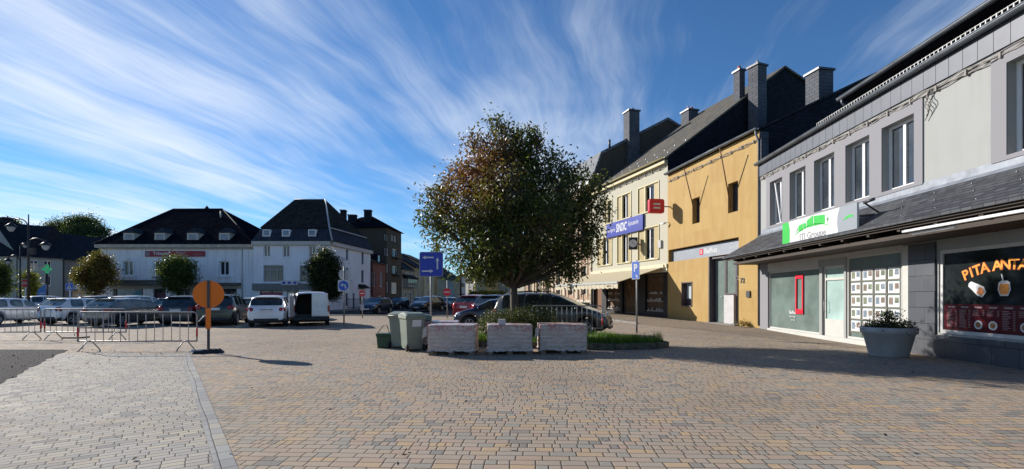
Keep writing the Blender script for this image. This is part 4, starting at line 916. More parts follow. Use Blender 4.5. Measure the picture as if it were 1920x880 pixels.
# ------------------------------------------------------------------ houses further along the right-hand row
def simple_house(name, label, A, B, H, depth, wallm, roofm, rows, cols=None, roof='gable', rise=2.5, z0=-.3, pane='pane', frame='pvc', group=None, wpx=None, ww=.9, chim=(), shop=None, reveal=.15, name_cat='house', margin=.9, sill=None, gablem=None, dormers=0):
    F = Fac(A, B); mid = F.P(F.L / 2, -depth / 2, 0); e = empty(name, tuple(mid), label, name_cat, group)
    ops = []
    if wpx:
        for w in wpx: ops.append(F.rect(*w))
    else:
        for za, zb_ in rows:
            for i in range(cols):
                c = margin + (F.L - 2 * margin) * (i + .5) / cols; ops.append((c - ww / 2, c + ww / 2, za, zb_))
    if shop: ops += shop
    mb = wallmesh(F, 0, F.L, z0, H, ops, reveal); boundary_walls(mb, F, depth, z0, H)
    if roof == 'gable' :
        for s_ in (0, F.L): mb.poly([F.P(s_, 0, H), F.P(s_, -depth, H), F.P(s_, -depth / 2, H + rise)])
    mb.build('wall', wallm, e)
    for w in ops:
        n = 2 if (w[1] - w[0]) < 1.6 else 3
        window(e, F, w, reveal - .02, frame, pane, n, .07, trans=.72 if n == 3 else None, sill=sill)
    mb = MB(); ov = .25
    if roof == 'gable': mb.prof(F, -.08, F.L + .08, [(ov, H - .08), (ov, H + .06), (-depth / 2, H + rise + .2), (-depth - ov, H + .06), (-depth - ov, H - .08), (-depth / 2, H + rise + .02)])
    elif roof == 'hip':
        k = min(depth / 2, F.L * .45); a, b, c, d = F.P(-ov, ov, H), F.P(F.L + ov, ov, H), F.P(F.L + ov, -depth - ov, H), F.P(-ov, -depth - ov, H); r1, r2 = F.P(k, -depth / 2, H + rise), F.P(F.L - k, -depth / 2, H + rise)
        mb.raw([a, b, c, d, r1, r2], [(0, 1, 5, 4), (1, 2, 5), (2, 3, 4, 5), (3, 0, 4), (3, 2, 1, 0)])
    rf = mb.build('roof', roofm, e)
    gutter(F, -.05, F.L + .05, H - .02, ov + .07, .07, parent=e)
    ang = math.atan2(F.d.y, F.d.x)
    for (s_, o_, w_, h_) in chim:
        q = F.P(s_, o_, 0); chim_box(rf, (q.x, q.y), w_, w_ * .8, H, H + h_, ang, 'slateB', [(0, 0, .1, .25, 'terracotta')])
    for k in range(dormers):
        s_ = F.L * (k + .5) / dormers; mb = MB(); mb.fbox(F, s_ - .45, s_ + .45, H + .1, H + 1.2, -1.6, -.15); dm = mb.build('dormer', roofm, e)
        mb = MB(); mb.fbox(F, s_ - .33, s_ + .33, H + .25, H + 1.05, -.15, -.12); mb.build('pane', 'paneblue', dm)
    return e, F
# a yellow end house with a vine, a cream house and another behind the big tree
eA, FA = simple_house('corner_house', 'yellow and white end house behind the vine pergola, mostly behind the big tree', (-5.1, 64.0), (-3.3, 62.0), 6.6, 9, 'yellow', 'slateY', [(3.6, 5.2)], 1, rise=2.2, ww=.8)
eB, FB = simple_house('terraced_house', 'pale yellow house between the brick building and the vine pergola', (-3.2, 66.0), (1.5, 57.6), 7.4, 9, 'cream', 'slateY', [(1.0, 2.9), (4.3, 6.2)], 3, rise=2.5, ww=.9)

# ------------------------------------------------------------------ white building with hipped roof and dormers (left)
YL = 51.0
FT = Fac((-43.7, YL), (-27.5, YL)); HT = 7.05
bt = empty('stucco_building', (-35.5, YL + 7, 0), 'long white stucco building with four small dormers in its dark hipped roof', 'building')
WT = [FT.rect(231, 249.5, 489, 516), FT.rect(288.5, 306, 489, 516), FT.rect(352, 370, 490, 516.5), FT.rect(411.5, 429.5, 491.5, 517)]
z0_ = sum(w[2] for w in WT) / 4; z1_ = sum(w[3] for w in WT) / 4; WT = [(w[0], w[1], z0_, z1_) for w in WT]
ST = [FT.rect(211, 268, 541, 580), FT.rect(287, 311, 541, 580), FT.rect(330, 367, 541, 580), FT.rect(377, 444, 541, 580)]
ST = [(w[0], w[1], .35, w[3]) for w in ST]
mb = wallmesh(FT, 0, FT.L, -.3, HT, WT + ST, .2); boundary_walls(mb, FT, 14, -.3, HT); mb.build('wall', 'white', bt)
for w in WT:
    window(bt, FT, w, .16, 'pvc', 'pane', 2, .09)
    mb = MB(); mb.fbox(FT, w[0] - .16, w[0], w[2] - .1, w[3] + .12, 0, .05); mb.fbox(FT, w[1], w[1] + .16, w[2] - .1, w[3] + .12, 0, .05); mb.fbox(FT, w[0], w[1], w[3], w[3] + .14, 0, .06)
    mb.fbox(FT, w[0] - .38, w[1] + .38, w[2] - .24, w[2] - .02, 0, .16); mb.fbox(FT, w[0] - .3, w[0] - .1, w[2] - .55, w[2] - .24, 0, .1); mb.fbox(FT, w[1] + .1, w[1] + .3, w[2] - .55, w[2] - .24, 0, .1)
    mb.fbox(FT, (w[0] + w[1]) / 2 - .12, (w[0] + w[1]) / 2 + .12, w[3] + .14, w[3] + .36, 0, .09); mb.build('window_surround', 'white', bt)
for i, w in enumerate(ST): window(bt, FT, w, .3, 'darkgrey' if i % 2 else 'paint', 'pane', 3 if w[1] - w[0] > 2 else 1, .08, name='shop_window')
pal = plain('poster pale blue', (.30, .38, .42), .5, var=.4, scale=1.5); teal = plain('poster teal', (.05, .22, .30), .5)
mb = MB(); w = ST[0]; mb.fbox(FT, w[0] + .3, w[1] - .3, w[2] + .3, w[3] - .15, -.26, -.24); q = mb.build('window_poster', pal, bt)
mb = MB(); mb.plate([FT.P(w[1] - 1.3, -.235, w[3] - .6), FT.P(w[1] - .7, -.235, w[3] - 1.2), FT.P(w[1] - .35, -.235, w[3] - 1.2), FT.P(w[1] - .35, -.235, w[3] - .2), FT.P(w[1] - .8, -.235, w[3] - .2)], (0, -1, 0), .004); mb.build('arrow_shape', teal, q)
mb = MB(); w = ST[3]; mb.fbox(FT, w[0] + .2, w[1] - .2, w[2] + .2, w[3] - .7, -.26, -.24); mb.build('window_poster', pal, bt)
mb = MB(); mb.fbox(FT, ST[1][0] + .2, ST[1][1] - .2, .4, 1.9, -.28, -.25); mb.build('window_poster', plain('poster wine', (.10, .02, .05), .5), bt)
# ledges, cornice, panels, pilasters, downpipe
mb = MB(); mb.fbox(FT, -.3, FT.L + .15, HT - .34, HT, 0, .45); mb.fbox(FT, 0, FT.L, HT - .48, HT - .34, 0, .22); mb.build('cornice', plain('dirty cream cornice', (.44, .40, .34), .85, var=.25), bt)
mb = MB()
for a, b in ((1.1, 5.0), (13.2, 13.9), (5.6, 12.9)):
    for z in (HT - 1.0, HT - 1.7)[:2 if a != 5.6 else 1]: mb.fbox(FT, a, b, z, z + .05, 0, .04)
mb.fbox(FT, 0.0, .7, 3.6, HT - .5, 0, .07); mb.fbox(FT, FT.L - 1.3, FT.L - .5, 3.4, HT - .5, 0, .07); mb.build('mouldings', 'white', bt)
mb = MB(); za = FT.px(300, 533)[1]; mb.fbox(FT, .9, FT.px(452, 0)[0], za - .12, za + .12, 0, .75); mb.fbox(FT, .9, FT.px(322, 0)[0], za + .2, za + .42, 0, .4); mb.build('shop_ledge', plain('ledge', (.10, .095, .09), .8), bt)
mb = MB(); mb.fbox(FT, .9, FT.px(452, 0)[0], za - .5, za - .14, 0, .10); mb.build('shop_fascia', plain('beige fascia', (.34, .32, .28), .8), bt)
mb = MB(); x_ = FT.px(455, 0)[0]; mb.tube([FT.P(x_, .1, .3), FT.P(x_, .1, HT - .3)], .06, 8); mb.build('downpipe', 'paint', bt)
# hipped roof
RT0, RT1 = world_at(325, 392, 58), world_at(417, 394, 58); rzT = 12.1
mb = MB(); e0, e1, e2, e3 = (-44.1, YL - .5, HT), (-27.1, YL - .5, HT), (-27.1, YL + 14.4, HT), (-44.1, YL + 14.4, HT)
r0, r1 = (RT0.x, 58, rzT), (RT1.x, 58, rzT)
mb.raw([e0, e1, e2, e3, r0, r1], [(0, 1, 5, 4), (1, 2, 5), (2, 3, 4, 5), (3, 0, 4), (3, 2, 1, 0)]); rT = mb.build('roof', 'slateX', bt)
mb = MB(); mb.tube([r0, r1], .09, 6); 
for p, q in ((e0, r0), (e1, r1)): mb.tube([Vector(p) + Vector((0, 0, .02)), Vector(q) + Vector((0, 0, .02))], .06, 6)
q = world_at(388, 391, 58); mb.lathe([(.35, 0), (.0, .45)], (q.x, 58, rzT), n=6); mb.build('ridge', 'slateB', rT)
mb = MB(); q = world_at(417, 410, 56.3); mb.tube([(q.x, 56.0, 10.2), (q.x, 56.0, 11.5)], .09, 8); mb.build('vent_pipe', 'galv', rT)
for xa, xb in ((232.6, 249.5), (291, 308), (352, 370), (412, 429)):
    Yd = YL + .3; w = Fac((-60, Yd), (0, Yd)); a, b, zc0, zc1 = w.rect(xa, xb, 437.5, 455); zc0 = max(zc0, HT + .12)
    mb = MB(); mb.fbox(w, a - .08, b + .08, HT, zc1 + .05, -2.2, 0); dm = mb.build('dormer', 'paint', bt)
    mb = MB(); mb.fbox(w, a + .12, b - .12, zc0 + .12, zc1 - .1, 0.002, .01); mb.build('pane', 'paneblue', dm)
    mb = MB(); mb.fbox(w, a + .06, b - .06, zc1 - .1, zc1 - .05, 0.0, .03); mb.fbox(w, a - .0, b + .0, zc0 - .05, zc0 + .04, 0, .08)
    mb.build('frame', 'pvc', dm)
    mb = MB(); m_ = (a + b) / 2; p = [w.P(a - .22, .15, zc1 + .04), w.P(b + .22, .15, zc1 + .04), w.P(b + .22, -2.6, zc1 + .04), w.P(a - .22, -2.6, zc1 + .04), w.P(m_, -.35, zc1 + .65), w.P(m_, -2.6, zc1 + .65)]
    mb.raw(p, [(0, 1, 4), (1, 2, 5, 4), (3, 0, 4, 5), (3, 2, 1, 0), (2, 3, 5)]); mb.build('dormer_roof', 'slateY', dm)
# banner sign
bs = empty('shop_banner', (-37.5, YL - .1, 5.8), 'long red banner sign under the cornice of the white stucco building', 'sign')
a, b, zc0, zc1 = FT.rect(273.5, 385, 471, 481.5)
mb = MB(); mb.fbox(FT, a, b, zc0, zc1, .05, .13); mb.build('panel', plain('banner red', (.30, .012, .03), .5, var=.1, scale=.5), bs)
mb = MB(); mb.fbox(FT, a + .05, a + .5, zc0 + .06, zc1 - .06, .131, .14); mb.build('end_block', plain('banner end', (.25, .17, .2), .5), bs)
mb = MB(); zm = (zc0 + zc1) / 2; mb.text('Trimetal', .50, FT.T(a + (b - a) * .27, .132, zm + .02), .004, bold=.015); mb.text('Peintures', .26, FT.T(a + (b - a) * .60, .132, zm + .12), .003); mb.text('Décoration', .24, FT.T(a + (b - a) * .63, .132, zm - .14), .003)
mb.tube([FT.P(a + (b - a) * .82, .14, zm - .2), FT.P(a + (b - a) * .86, .14, zm), FT.P(a + (b - a) * .89, .14, zm - .2), FT.P(a + (b - a) * .93, .14, zm - .02), FT.P(a + (b - a) * .96, .14, zm - .2)], .02, 4); mb.build('lettering', 'signwhite', bs)
# small lean-to roof at its left
e_, F_ = simple_house('small_annex', 'low annex with a mossy green roof at the left end of the white stucco building', (-48.0, 57), (-44.2, 57), 6.2, 5, 'greyrender', plain('mossy slate', (.035, .05, .02), .9, var=.5, scale=1), [(3.4, 4.8)], 1, rise=3.0)

# ------------------------------------------------------------------ white corner building with mansard roof
C0, C1, C2 = (-26.94, 50.0), (-18.95, 50.0), (-17.75, 60.2)
FC = Fac(C0, C1); FD = Fac(C1, C2); HC = 7.27
bc = empty('corner_building', (-22.5, 55, 0), 'tall white corner building with a grey mansard roof and skylights', 'building')
WC = [FC.rect(493.8, 506.5, 460.5, 482), FC.rect(530, 543, 461, 482.5), FC.rect(579, 591.6, 461, 482)]
WC2 = [FC.rect(494, 531.6, 497.5, 528.5), FC.rect(562, 600, 498, 528.5)]
SC = [(FC.px(487, 0)[0], FC.px(530, 0)[0], .4, 2.2), (FC.px(538, 0)[0], FC.px(560, 0)[0], .15, 2.2), (FC.px(563, 0)[0], FC.px(604, 0)[0], .5, 2.2)]
WD = [FD.rect(649, 653.5, 468, 488.5), FD.rect(678, 682.5, 474, 496), FD.rect(677.5, 682.5, 507, 530), FD.rect(648.5, 653.5, 503, 527), FD.rect(648, 652.5, 550, 574), FD.rect(661.5, 665.5, 550, 579), FD.rect(674, 683, 552, 573)]
wallmesh(FC, 0, FC.L, -.3, HC, WC + WC2 + SC, .18).build('wall', 'whitewall', bc)
mb = wallmesh(FD, 0, FD.L, -.3, HC, WD, .2); mb.build('wall', 'whitewall', bc); mb = MB(); mb.poly([FC.P(0, 0, -.3), FC.P(0, -12, -.3), FC.P(0, -12, HC), FC.P(0, 0, HC)]); mb.build('wall', 'whitewall', bc)
for w in WC: window(bc, FC, w, .15, 'pvc', 'pane', 2, .08, sill='whitewall')
for w in WC2: window(bc, FC, w, .15, plain('greige frame', (.33, .31, .29), .5), 'pane', 3, .11, trans=.74)
for i, w in enumerate(SC): window(bc, FC, w, .15, 'darkgrey' if i != 1 else 'paint', 'pane', 1 if i == 1 else 2, .08, name='shop_window')
for w in WD: window(bc, FD, w, .17, 'darkgrey', 'pane', 1, .06, sill='whitewall')
mb = MB(); w = SC[0]; mb.fbox(FC, w[0] + .1, w[1] - .1, .7, 1.95, -.12, -.09); ql = mb.build('window_banner', plain('pink banner', (.28, .035, .11), .5, var=.3, scale=1.5), bc)
mb = MB(); mb.tube([FC.P(w[0] + .3, -.08, 1.3), FC.P(w[0] + .7, -.08, 1.6), FC.P(w[0] + 1.1, -.08, 1.25), FC.P(w[0] + 1.6, -.08, 1.55), FC.P(w[0] + 2.2, -.08, 1.3)], .035, 4); mb.build('white_scroll', 'signwhite', ql)
za, zb_ = FC.px(540, 545)[1], FC.px(540, 532)[1]
mb = MB(); mb.fbox(FC, 0, FC.px(606, 0)[0], za, zb_, 0, .28); mb.build('shop_fascia', plain('grey fascia', (.20, .195, .185), .85, var=.2), bc)
mb = MB(); mb.fbox(FC, -.05, FC.L + .12, HC - .4, HC, 0, .32); mb.build('cornice', plain('cornice pale', (.50, .47, .42), .8), bc)
mb = MB(); mb.fbox(FD, .12, FD.L + .1, HC - .4, HC, 0, .30); mb.build('cornice', plain('cornice pale side', (.50, .48, .45), .8), bc)
# mansard: lower steep band, upper slope
zbk, zrd = 8.75, 12.65
def ip(F, a, o, z): return F.P(a, o, z)
A0, B0, E0 = ip(FC, -.1, .3, HC), Vector((C1[0] + .35, C1[1] - .35, HC)), Vector((C2[0] + .35, C2[1] + .1, HC))
G0 = Vector((C0[0] - .1, 60.5, HC))
A1, B1, E1, G1 = Vector((C0[0] + .45, 50.7, zbk)), Vector((C1[0] - .4, 50.7, zbk)), Vector((C2[0] - .45, 59.6, zbk)), Vector((C0[0] + .45, 59.6, zbk))
R0, R1 = Vector((-24.9, 55.0, zrd)), Vector((-21.4, 55.0, zrd))
mb = MB(); mb.raw([A0, B0, E0, G0, A1, B1, E1, G1], [(0, 1, 5, 4), (1, 2, 6, 5), (2, 3, 7, 6), (3, 0, 4, 7)]); mb.build('lower_roof', slate('dark blue slate', 'B', (.035, .04, .055), rough=.8), bc)
mb = MB(); mb.raw([A1 + Vector((-.12, -.12, .02)), B1 + Vector((.12, -.12, .02)), E1 + Vector((.12, .1, .02)), G1, R0, R1], [(0, 1, 5, 4), (1, 2, 5), (2, 3, 4, 5), (3, 0, 4)]); rc = mb.build('upper_roof', slate('mossy slate upper', 'X', (.030, .029, .028), moss=.15, rough=1, spec=.02), bc)
mb = MB(); mb.tube([B0 + Vector((0, 0, .05)), B1 + Vector((.12, -.12, .05)), R1 + Vector((0, 0, .04))], .09, 6); mb.tube([B1 + Vector((.14, -.1, .05)), E1 + Vector((.14, 0, .05))], .08, 6); mb.tube([R0, R1], .07, 6); mb.build('lead_hip', plain('lead hip', (.33, .34, .36), .5), bc)
for xa, xb in ((491.7, 506), (528, 542.8), (577.5, 591.8)):
    a, b, zc0, zc1 = FC.rect(xa, xb, 430.5, 443.5); o_ = -.05
    mb = MB(); mb.fbox(FC, a, b, zc0, zc1, -.9, o_); sk = mb.build('skylight', 'pvc', bc)
    mb = MB(); mb.fbox(FC, a + .09, b - .09, zc0 + .09, zc1 - .09, o_ + .001, o_ + .012); mb.build('pane', 'paneblue', sk)
# triple emblem sign
es = empty('emblem_sign', tuple(FC.P(FC.px(546, 0)[0], .3, 3.0)), 'white light box with three blue emblems over the corner building shop', 'sign')
a, b, zc0, zc1 = FC.rect(530.5, 561.5, 526.5, 535)
mb = MB(); mb.fbox(FC, a, b, zc0, zc1, .29, .42); mb.build('light_box', 'signwhite', es)
for k in range(3):
    c = a + (b - a) * (k + .5) / 3; mb = MB(); zc = (zc0 + zc1) / 2
    pts = [FC.P(c + .22 * math.sin(math.pi * j / 5) * (1 if j % 2 == 0 else .55), .421, zc + .22 * math.cos(math.pi * j / 5) * (1 if j % 2 == 0 else .55)) for j in range(10)]
    mb.plate(pts, (0, -1, 0), .005); mb.build('emblem', 'blue', es)
b_ = FC.rect(563, 586, 547, 556); mb = MB(); mb.fbox(FC, b_[0], b_[1], 1.75, 2.2, .30, .36); q_ = mb.build('shop_sign', 'signwhite', loc=tuple(FC.P(b_[0], .3, 2)), label='small white shop sign under the grey fascia of the corner building', cat='sign')
mb = MB(); mb.text('Delhez', .34, FC.T((b_[0] + b_[1]) / 2, .362, 1.98), .003, bold=.01) if False else mb.fbox(FC, b_[0] + .1, b_[0] + 1.1, 1.87, 2.08, .361, .366); mb.build('blue_wordmark', 'blue', q_)
# door hood and iron fence on its side
hd = FD.px(678.5, 0)[0]
mb = MB(); mb.prof(FD, hd - 1.0, hd + 1.0, [(0, 3.0), (.6, 2.6), (.6, 2.5), (0, 2.55)]); mb.build('door_hood', 'slateB', bc)
fe = MB(); 
for z in (.35, 1.25): fe.tube([FD.P(1.2, 1.3, z), FD.P(9.6, 1.3, z)], .025, 5)
k = 1.2
while k < 9.7: fe.tube([FD.P(k, 1.3, .1), FD.P(k, 1.3, 1.32)], .014, 4); k += .22
fe.build('iron_fence', 'black', loc=tuple(FD.P(5, 1.3, .1)), label='black iron railing along the side of the white corner building', cat='fence')

# ------------------------------------------------------------------ the street behind: left side
e_, F_ = simple_house('brick_house', 'narrow dark red brick house beside the white corner building', (-17.45, 60.6), (-17.20, 65.2), 5.85, 9, 'redbrick', 'slateB', [], 0, wpx=[(700, 704, 511, 537), (713, 718, 512, 538), (709, 716, 555, 574), (699, 702, 555, 580)], rise=1.9, dormers=1)
# tall block
FG = Fac((-17.1, 65.4), (-16.45, 71.3)); HG = 10.9
bg = empty('tall_block', (-20.5, 69, 0), 'tall weathered grey brown block with a hipped roof and two chimneys on the side street', 'building')
WG = [FG.rect(*r) for r in ((724, 728, 440, 452), (734, 738, 441, 453), (738.5, 744, 443, 455), (724, 729, 466, 480), (736, 745, 467, 482), (724, 729, 497, 511), (736, 745, 499, 514), (724, 729, 529, 548), (734, 745, 530, 551), (724, 728, 563, 580), (733, 744, 564, 582))]
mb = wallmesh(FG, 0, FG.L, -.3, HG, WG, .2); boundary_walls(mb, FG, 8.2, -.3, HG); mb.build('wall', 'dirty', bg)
for i, w in enumerate(WG): window(bg, FG, w, .16, 'pvc', 'pane' if i != 8 else plain('pale curtain', (.6, .58, .5), .7), 2, .08, sill='dirty')  # one pane gets an even pale curtain colour
mb = MB(); a, b, c, d = FG.P(-.4, .4, HG), FG.P(FG.L + .4, .4, HG), FG.P(FG.L + .4, -8.6, HG), FG.P(-.4, -8.6, HG); r1_, r2_ = FG.P(3.0, -3.2, HG + 2.1), FG.P(3.4, -5, HG + 2.1)
mb.raw([a, b, c, d, r1_, r2_], [(0, 1, 4), (1, 2, 5, 4), (2, 3, 5), (3, 0, 4, 5), (3, 2, 1, 0)]); rg = mb.build('roof', 'slateX', bg)
for x, y, w_ in ((690, 396, .95), (661, 405, 1.1), (644, 396, .7)):
    P_ = at(x, 67.5); chim_box(rg, P_, w_, .9, HG - 1, zz(y, 67.5), .1, 'slateB')
for w in (WG[4], WG[6]):
    mb = MB(); mb.fbox(FG, w[0] - .2, w[1] + .2, w[2] - .25, w[2] - .1, 0, .7); mb.fbox(FG, w[0] - .2, w[1] + .2, w[2] - .1, w[2] + .5, .66, .7); mb.build('balcony', 'dirty', bg)
e_, F_ = simple_house('bay_house', 'white house with a timbered bay and a pent roof beyond the tall block', (-16.4, 71.5), (-15.75, 76.6), 5.6, 10, 'offwhite', 'slateB', [], 0, wpx=[(755, 759.5, 507, 519), (766, 770, 508, 520)], rise=3.4, shop=[(.8, 2.4, .1, 2.2), (3.0, 4.6, .1, 2.2)], chim=[(1.0, -5, .9, 4.4), (3.0, -5, .7, 4.2)])
mb = MB(); mb.fbox(F_, .4, F_.L - .3, 2.9, 4.3, .0, .8); bay = mb.build('bay', 'offwhite', e_)
mb = MB(); mb.prof(F_, .2, F_.L - .1, [(0, 4.9), (1.0, 4.32), (1.0, 4.2), (0, 4.3)]); mb.build('bay_roof', 'slateB', bay)
for k in range(4): mb = MB(); a_ = .6 + k * 1.0; mb.fbox(F_, a_, a_ + .75, 3.45, 4.15, .802, .82); mb.build('pane', 'pane', bay)
mb = MB(); mb.fbox(F_, .4, F_.L - .3, 3.3, 3.38, .80, .84); mb.fbox(F_, .4, F_.L - .3, 2.85, 2.93, .80, .84)
for k in range(5): mb.fbox(F_, .4 + k * 1.0, .46 + k * 1.0, 2.93, 3.3, .80, .83)
mb.build('timber_frame', 'darkwood', bay)
e_, F_ = simple_house('stone_house', 'brown stone house beyond the white bay house', (-15.7, 76.8), (-15.1, 81.8), 6.2, 10, 'tan', 'slateB', [(1.0, 2.4), (3.4, 4.9)], 2, rise=3.0, ww=.9)
e_, F_ = simple_house('tan_house', 'tall tan house with a balcony beyond the brown stone house', (-15.0, 82.0), (-14.2, 87.5), 6.9, 9, plaster('warm tan', (.50, .40, .24)), 'slateB', [(1.2, 2.6), (3.6, 5.6)], 2, rise=2.0, ww=1.1)
for i, (a, b, h, m_, lab) in enumerate((((-14.1, 90), (-13.4, 97), 5.2, 'tan', 'low tan house with a dark roof behind the blue road sign'), ((-13.4, 97.2), (-12.6, 104), 5.0, 'offwhite', 'low white house beyond the low tan house'), ((-12.6, 104.2), (-11.9, 112), 5.4, 'tan', 'far tan house near the end of the side street'))):
    simple_house('street_house', lab, a, b, h, 10, m_, 'slateB', [(.9, 2.2), (3.2, 4.5)], 3, rise=3.2, ww=1.0)
simple_house('far_house', 'grey roofed pale house closing the end of the side street', (-14.5, 128), (-8.0, 126), 6.8, 9, plaster('bluish render', (.42, .44, .48)), 'slateX', [(1.0, 2.4), (3.8, 5.2)], 4, rise=3.4, ww=.9, roof='hip')
simple_house('far_house', 'pale gabled house right of the closing house at the street end', (-11.2, 116), (-7.9, 110), 5.0, 8, 'offwhite', 'slateX', [(.9, 2.2), (3.0, 4.2)], 2, rise=2.6, ww=.9)

# ------------------------------------------------------------------ far left houses
e_, FH = simple_house('pale_house', 'pale rendered house with a long dark slate roof at the far left of the square', (-63.3, 61.5), (-61.6, 65.8), 6.7, 11, plaster('pale grey green', (.33, .34, .32), (.15, .14, .12), .3), 'slateB', [(3.0, 4.3), (5.0, 6.3)], 2, rise=4.6, ww=.8, chim=[(1.2, -5.4, 1.3, 5.3)])
mb = MB(); FHs = Fac((-74, 59.5), (-63.4, 61.4)); 
e2 = empty('gable_house', (-68, 64, 0), 'cream house end wall standing under the lamp post at the left edge', 'house')
ops = [(6.6, 8.6, .2, 2.4)]
mb = wallmesh(FHs, 0, FHs.L, -.3, 6.7, ops, .2); mb.build('wall', plaster('cream grey wall', (.42, .40, .36), (.2, .18, .15), .3), e2)
window(e2, FHs, ops[0], .15, 'darkgrey', 'pane', 2, .08)
mb = MB(); mb.prof(FHs, -1, FHs.L + .2, [(.3, 6.65), (.3, 6.8), (-6, 11.4), (-12, 6.8), (-12, 6.65)]); mb.build('roof', 'slateB', e2)
mb = MB(); mb.fbox(FHs, 0, FHs.L, 2.7, 3.1, 0, .25); mb.build('shop_fascia', plain('dark fascia', (.08, .075, .07), .8), e2)
e3, FI = simple_house('shop_house', 'brown grey house over the pharmacy with a slate roof and roof windows', (-61.5, 66.0), (-59.6, 76.5), 6.6, 10, plaster('brown grey render', (.19, .175, .16), (.08, .07, .06), .4), 'slateB', [(3.2, 4.5), (5.0, 6.2)], 4, rise=4.0, ww=.85, shop=[(1.0, 3.6, .2, 2.3), (4.2, 6.8, .2, 2.3)])
mb = MB(); mb.fbox(FI, 1.0, 6.5, 2.5, 3.1, 0, .5); qf = mb.build('shop_fascia', 'signwhite', e3)
mb = MB(); mb.fbox(FI, 4.4, 6.4, 2.52, 3.08, .5, .52); mb.build('green_band', 'green', qf)
simple_house('low_house', 'small tan house between the pharmacy house and the orange tree', (-59.5, 77), (-58.5, 86), 6.9, 9, 'tan', 'slateB', [(3.4, 4.8), (5.2, 6.4)], 3, rise=3.4, ww=.9)
simple_house('blue_roof_house', 'house with a dark blue slate roof behind the orange tree', (-66, 92), (-50, 92), 8.0, 10, 'greyrender', slate('blue slate', 'X', (.035, .05, .085)), [(4.5, 6.0)], 5, rise=2.8, ww=1.0)
mb = MB(); cz_ = zz(505, 59); cX, cY = at(88, 59)
for a_, b_ in ((.18, .55), (.55, .18)): mb.box(cX - a_, cX + a_, cY - .08, cY + .08, cz_ - b_, cz_ + b_) if a_ < b_ else (mb.box(cX - .55, cX - .181, cY - .08, cY + .08, cz_ - .18, cz_ + .18), mb.box(cX + .181, cX + .55, cY - .08, cY + .08, cz_ - .18, cz_ + .18))
cr = empty('pharmacy_cross', (cX, cY, 0), 'glowing green pharmacy cross on a post at the far left', 'sign')
mb.build('cross', emis('green cross light', (.05, .42, .16), .15), cr)
mb = MB(); mb.tube([(cX, cY, 0), (cX, cY, cz_ - .5)], .12, 8); mb.build('post', 'black', cr)

# ------------------------------------------------------------------ trees
def leaves(mb, rng_, c, n, spread, size, asp=.42, droop=.3, flat=1.0):
    for _ in range(n):
        d = Vector((rng_.gauss(0, 1), rng_.gauss(0, 1), rng_.gauss(0, 1) * flat)); p = c + d * spread * .5
        a = Vector((rng_.uniform(-1, 1), rng_.uniform(-1, 1), rng_.uniform(-1, .6) - droop)).normalized()
        b = a.cross(Vector((rng_.uniform(-1, 1), rng_.uniform(-1, 1), rng_.uniform(-1, 1)))).normalized()
        l = size * rng_.uniform(.65, 1.25); w = l * asp
        nn = a.cross(b) * w * .12
        i = len(mb.v); mb.v += [tuple(p), tuple(p + a * l * .45 + b * w * .5 + nn), tuple(p + a * l), tuple(p + a * l * .45 - b * w * .5 + nn)]
        mb.f.append((i, i + 1, i + 2, i + 3)); mb.sm.append(False)
def tree(name, label, loc, lumps, trunk_h, r0, leafm, ncl, nleaf, lsize, seed, spread=.42, barkm='bark', group=None, cat='tree', asp=.42, forks=None, shell=.55, lean=(0, 0)):
    rg_ = random.Random(seed); e = empty(name, loc, label, cat, group)
    tb = MB(); lb = MB(); base = Vector((0, 0, -.1)); top = Vector((lean[0], lean[1], trunk_h))
    tb.tube([base, base.lerp(top, .08) , base.lerp(top, .5) + Vector((.03, 0, 0)), top], [r0 * 1.35, r0 * 1.02, r0 * .92, r0 * .85], 12)
    tot = sum(l[3] ** 2 for l in lumps)
    for (lx, ly, lz, lr, *sq) in lumps:
        sqz = sq[0] if sq else .85
        c = Vector((lx, ly, lz)); rl = r0 * .5
        mid = top.lerp(c, .5) + Vector((rg_.uniform(-.2, .2), rg_.uniform(-.2, .2), -.15 * (c - top).length * .3))
        tb.tube([top + Vector((0, 0, -.15)), mid, c], [rl, rl * .65, rl * .35], 7)
        n = max(4, int(ncl * lr ** 2 / tot))
        subs = []
        for k in range(max(3, n // 9)):
            d = Vector((rg_.gauss(0, 1), rg_.gauss(0, 1), rg_.gauss(0, 1))).normalized(); sp = c + Vector((d.x, d.y, d.z * sqz)) * lr * .5
            st_ = mid.lerp(c, rg_.uniform(.2, 1)); tb.tube([st_, st_.lerp(sp, .5) + Vector((0, 0, -.04)), sp], [rl * .35, rl * .25, rl * .16], 5, cap=False); subs.append(sp)
        for k in range(n):
            d = Vector((rg_.gauss(0, 1), rg_.gauss(0, 1), rg_.gauss(0, 1))).normalized(); rad = lr * (shell + (1 - shell) * rg_.random() ** .6) * rg_.uniform(.66, 1.17)
            p = c + Vector((d.x, d.y, d.z * sqz)) * rad
            q = min(subs, key=lambda s_: (s_ - p).length); tb.tube([q, q.lerp(p, .6) + Vector((0, 0, .04)), p], [rl * .13, rl * .09, rl * .04], 4, cap=False)
            leaves(lb, rg_, p, int(nleaf * rg_.uniform(.6, 1.4)), spread * rg_.uniform(.75, 1.25), lsize, asp)
    tb.build('trunk', barkm, e, local=True); lb.build('crown', leafm, e, local=True)
    return e
green_mix = [(0.0, (.016, .032, .009)), (.40, (.038, .062, .014)), (.75, (.080, .105, .020)), (.92, (.14, .11, .025)), (1.0, (.17, .07, .022))]
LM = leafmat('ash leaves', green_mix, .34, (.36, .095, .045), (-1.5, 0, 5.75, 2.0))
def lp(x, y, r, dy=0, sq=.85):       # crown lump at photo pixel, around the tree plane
    Y = 16.6 + dy; q = world_at(x, y, Y); return (q.x - .05, dy, q.z, r / FPX * Y, sq)
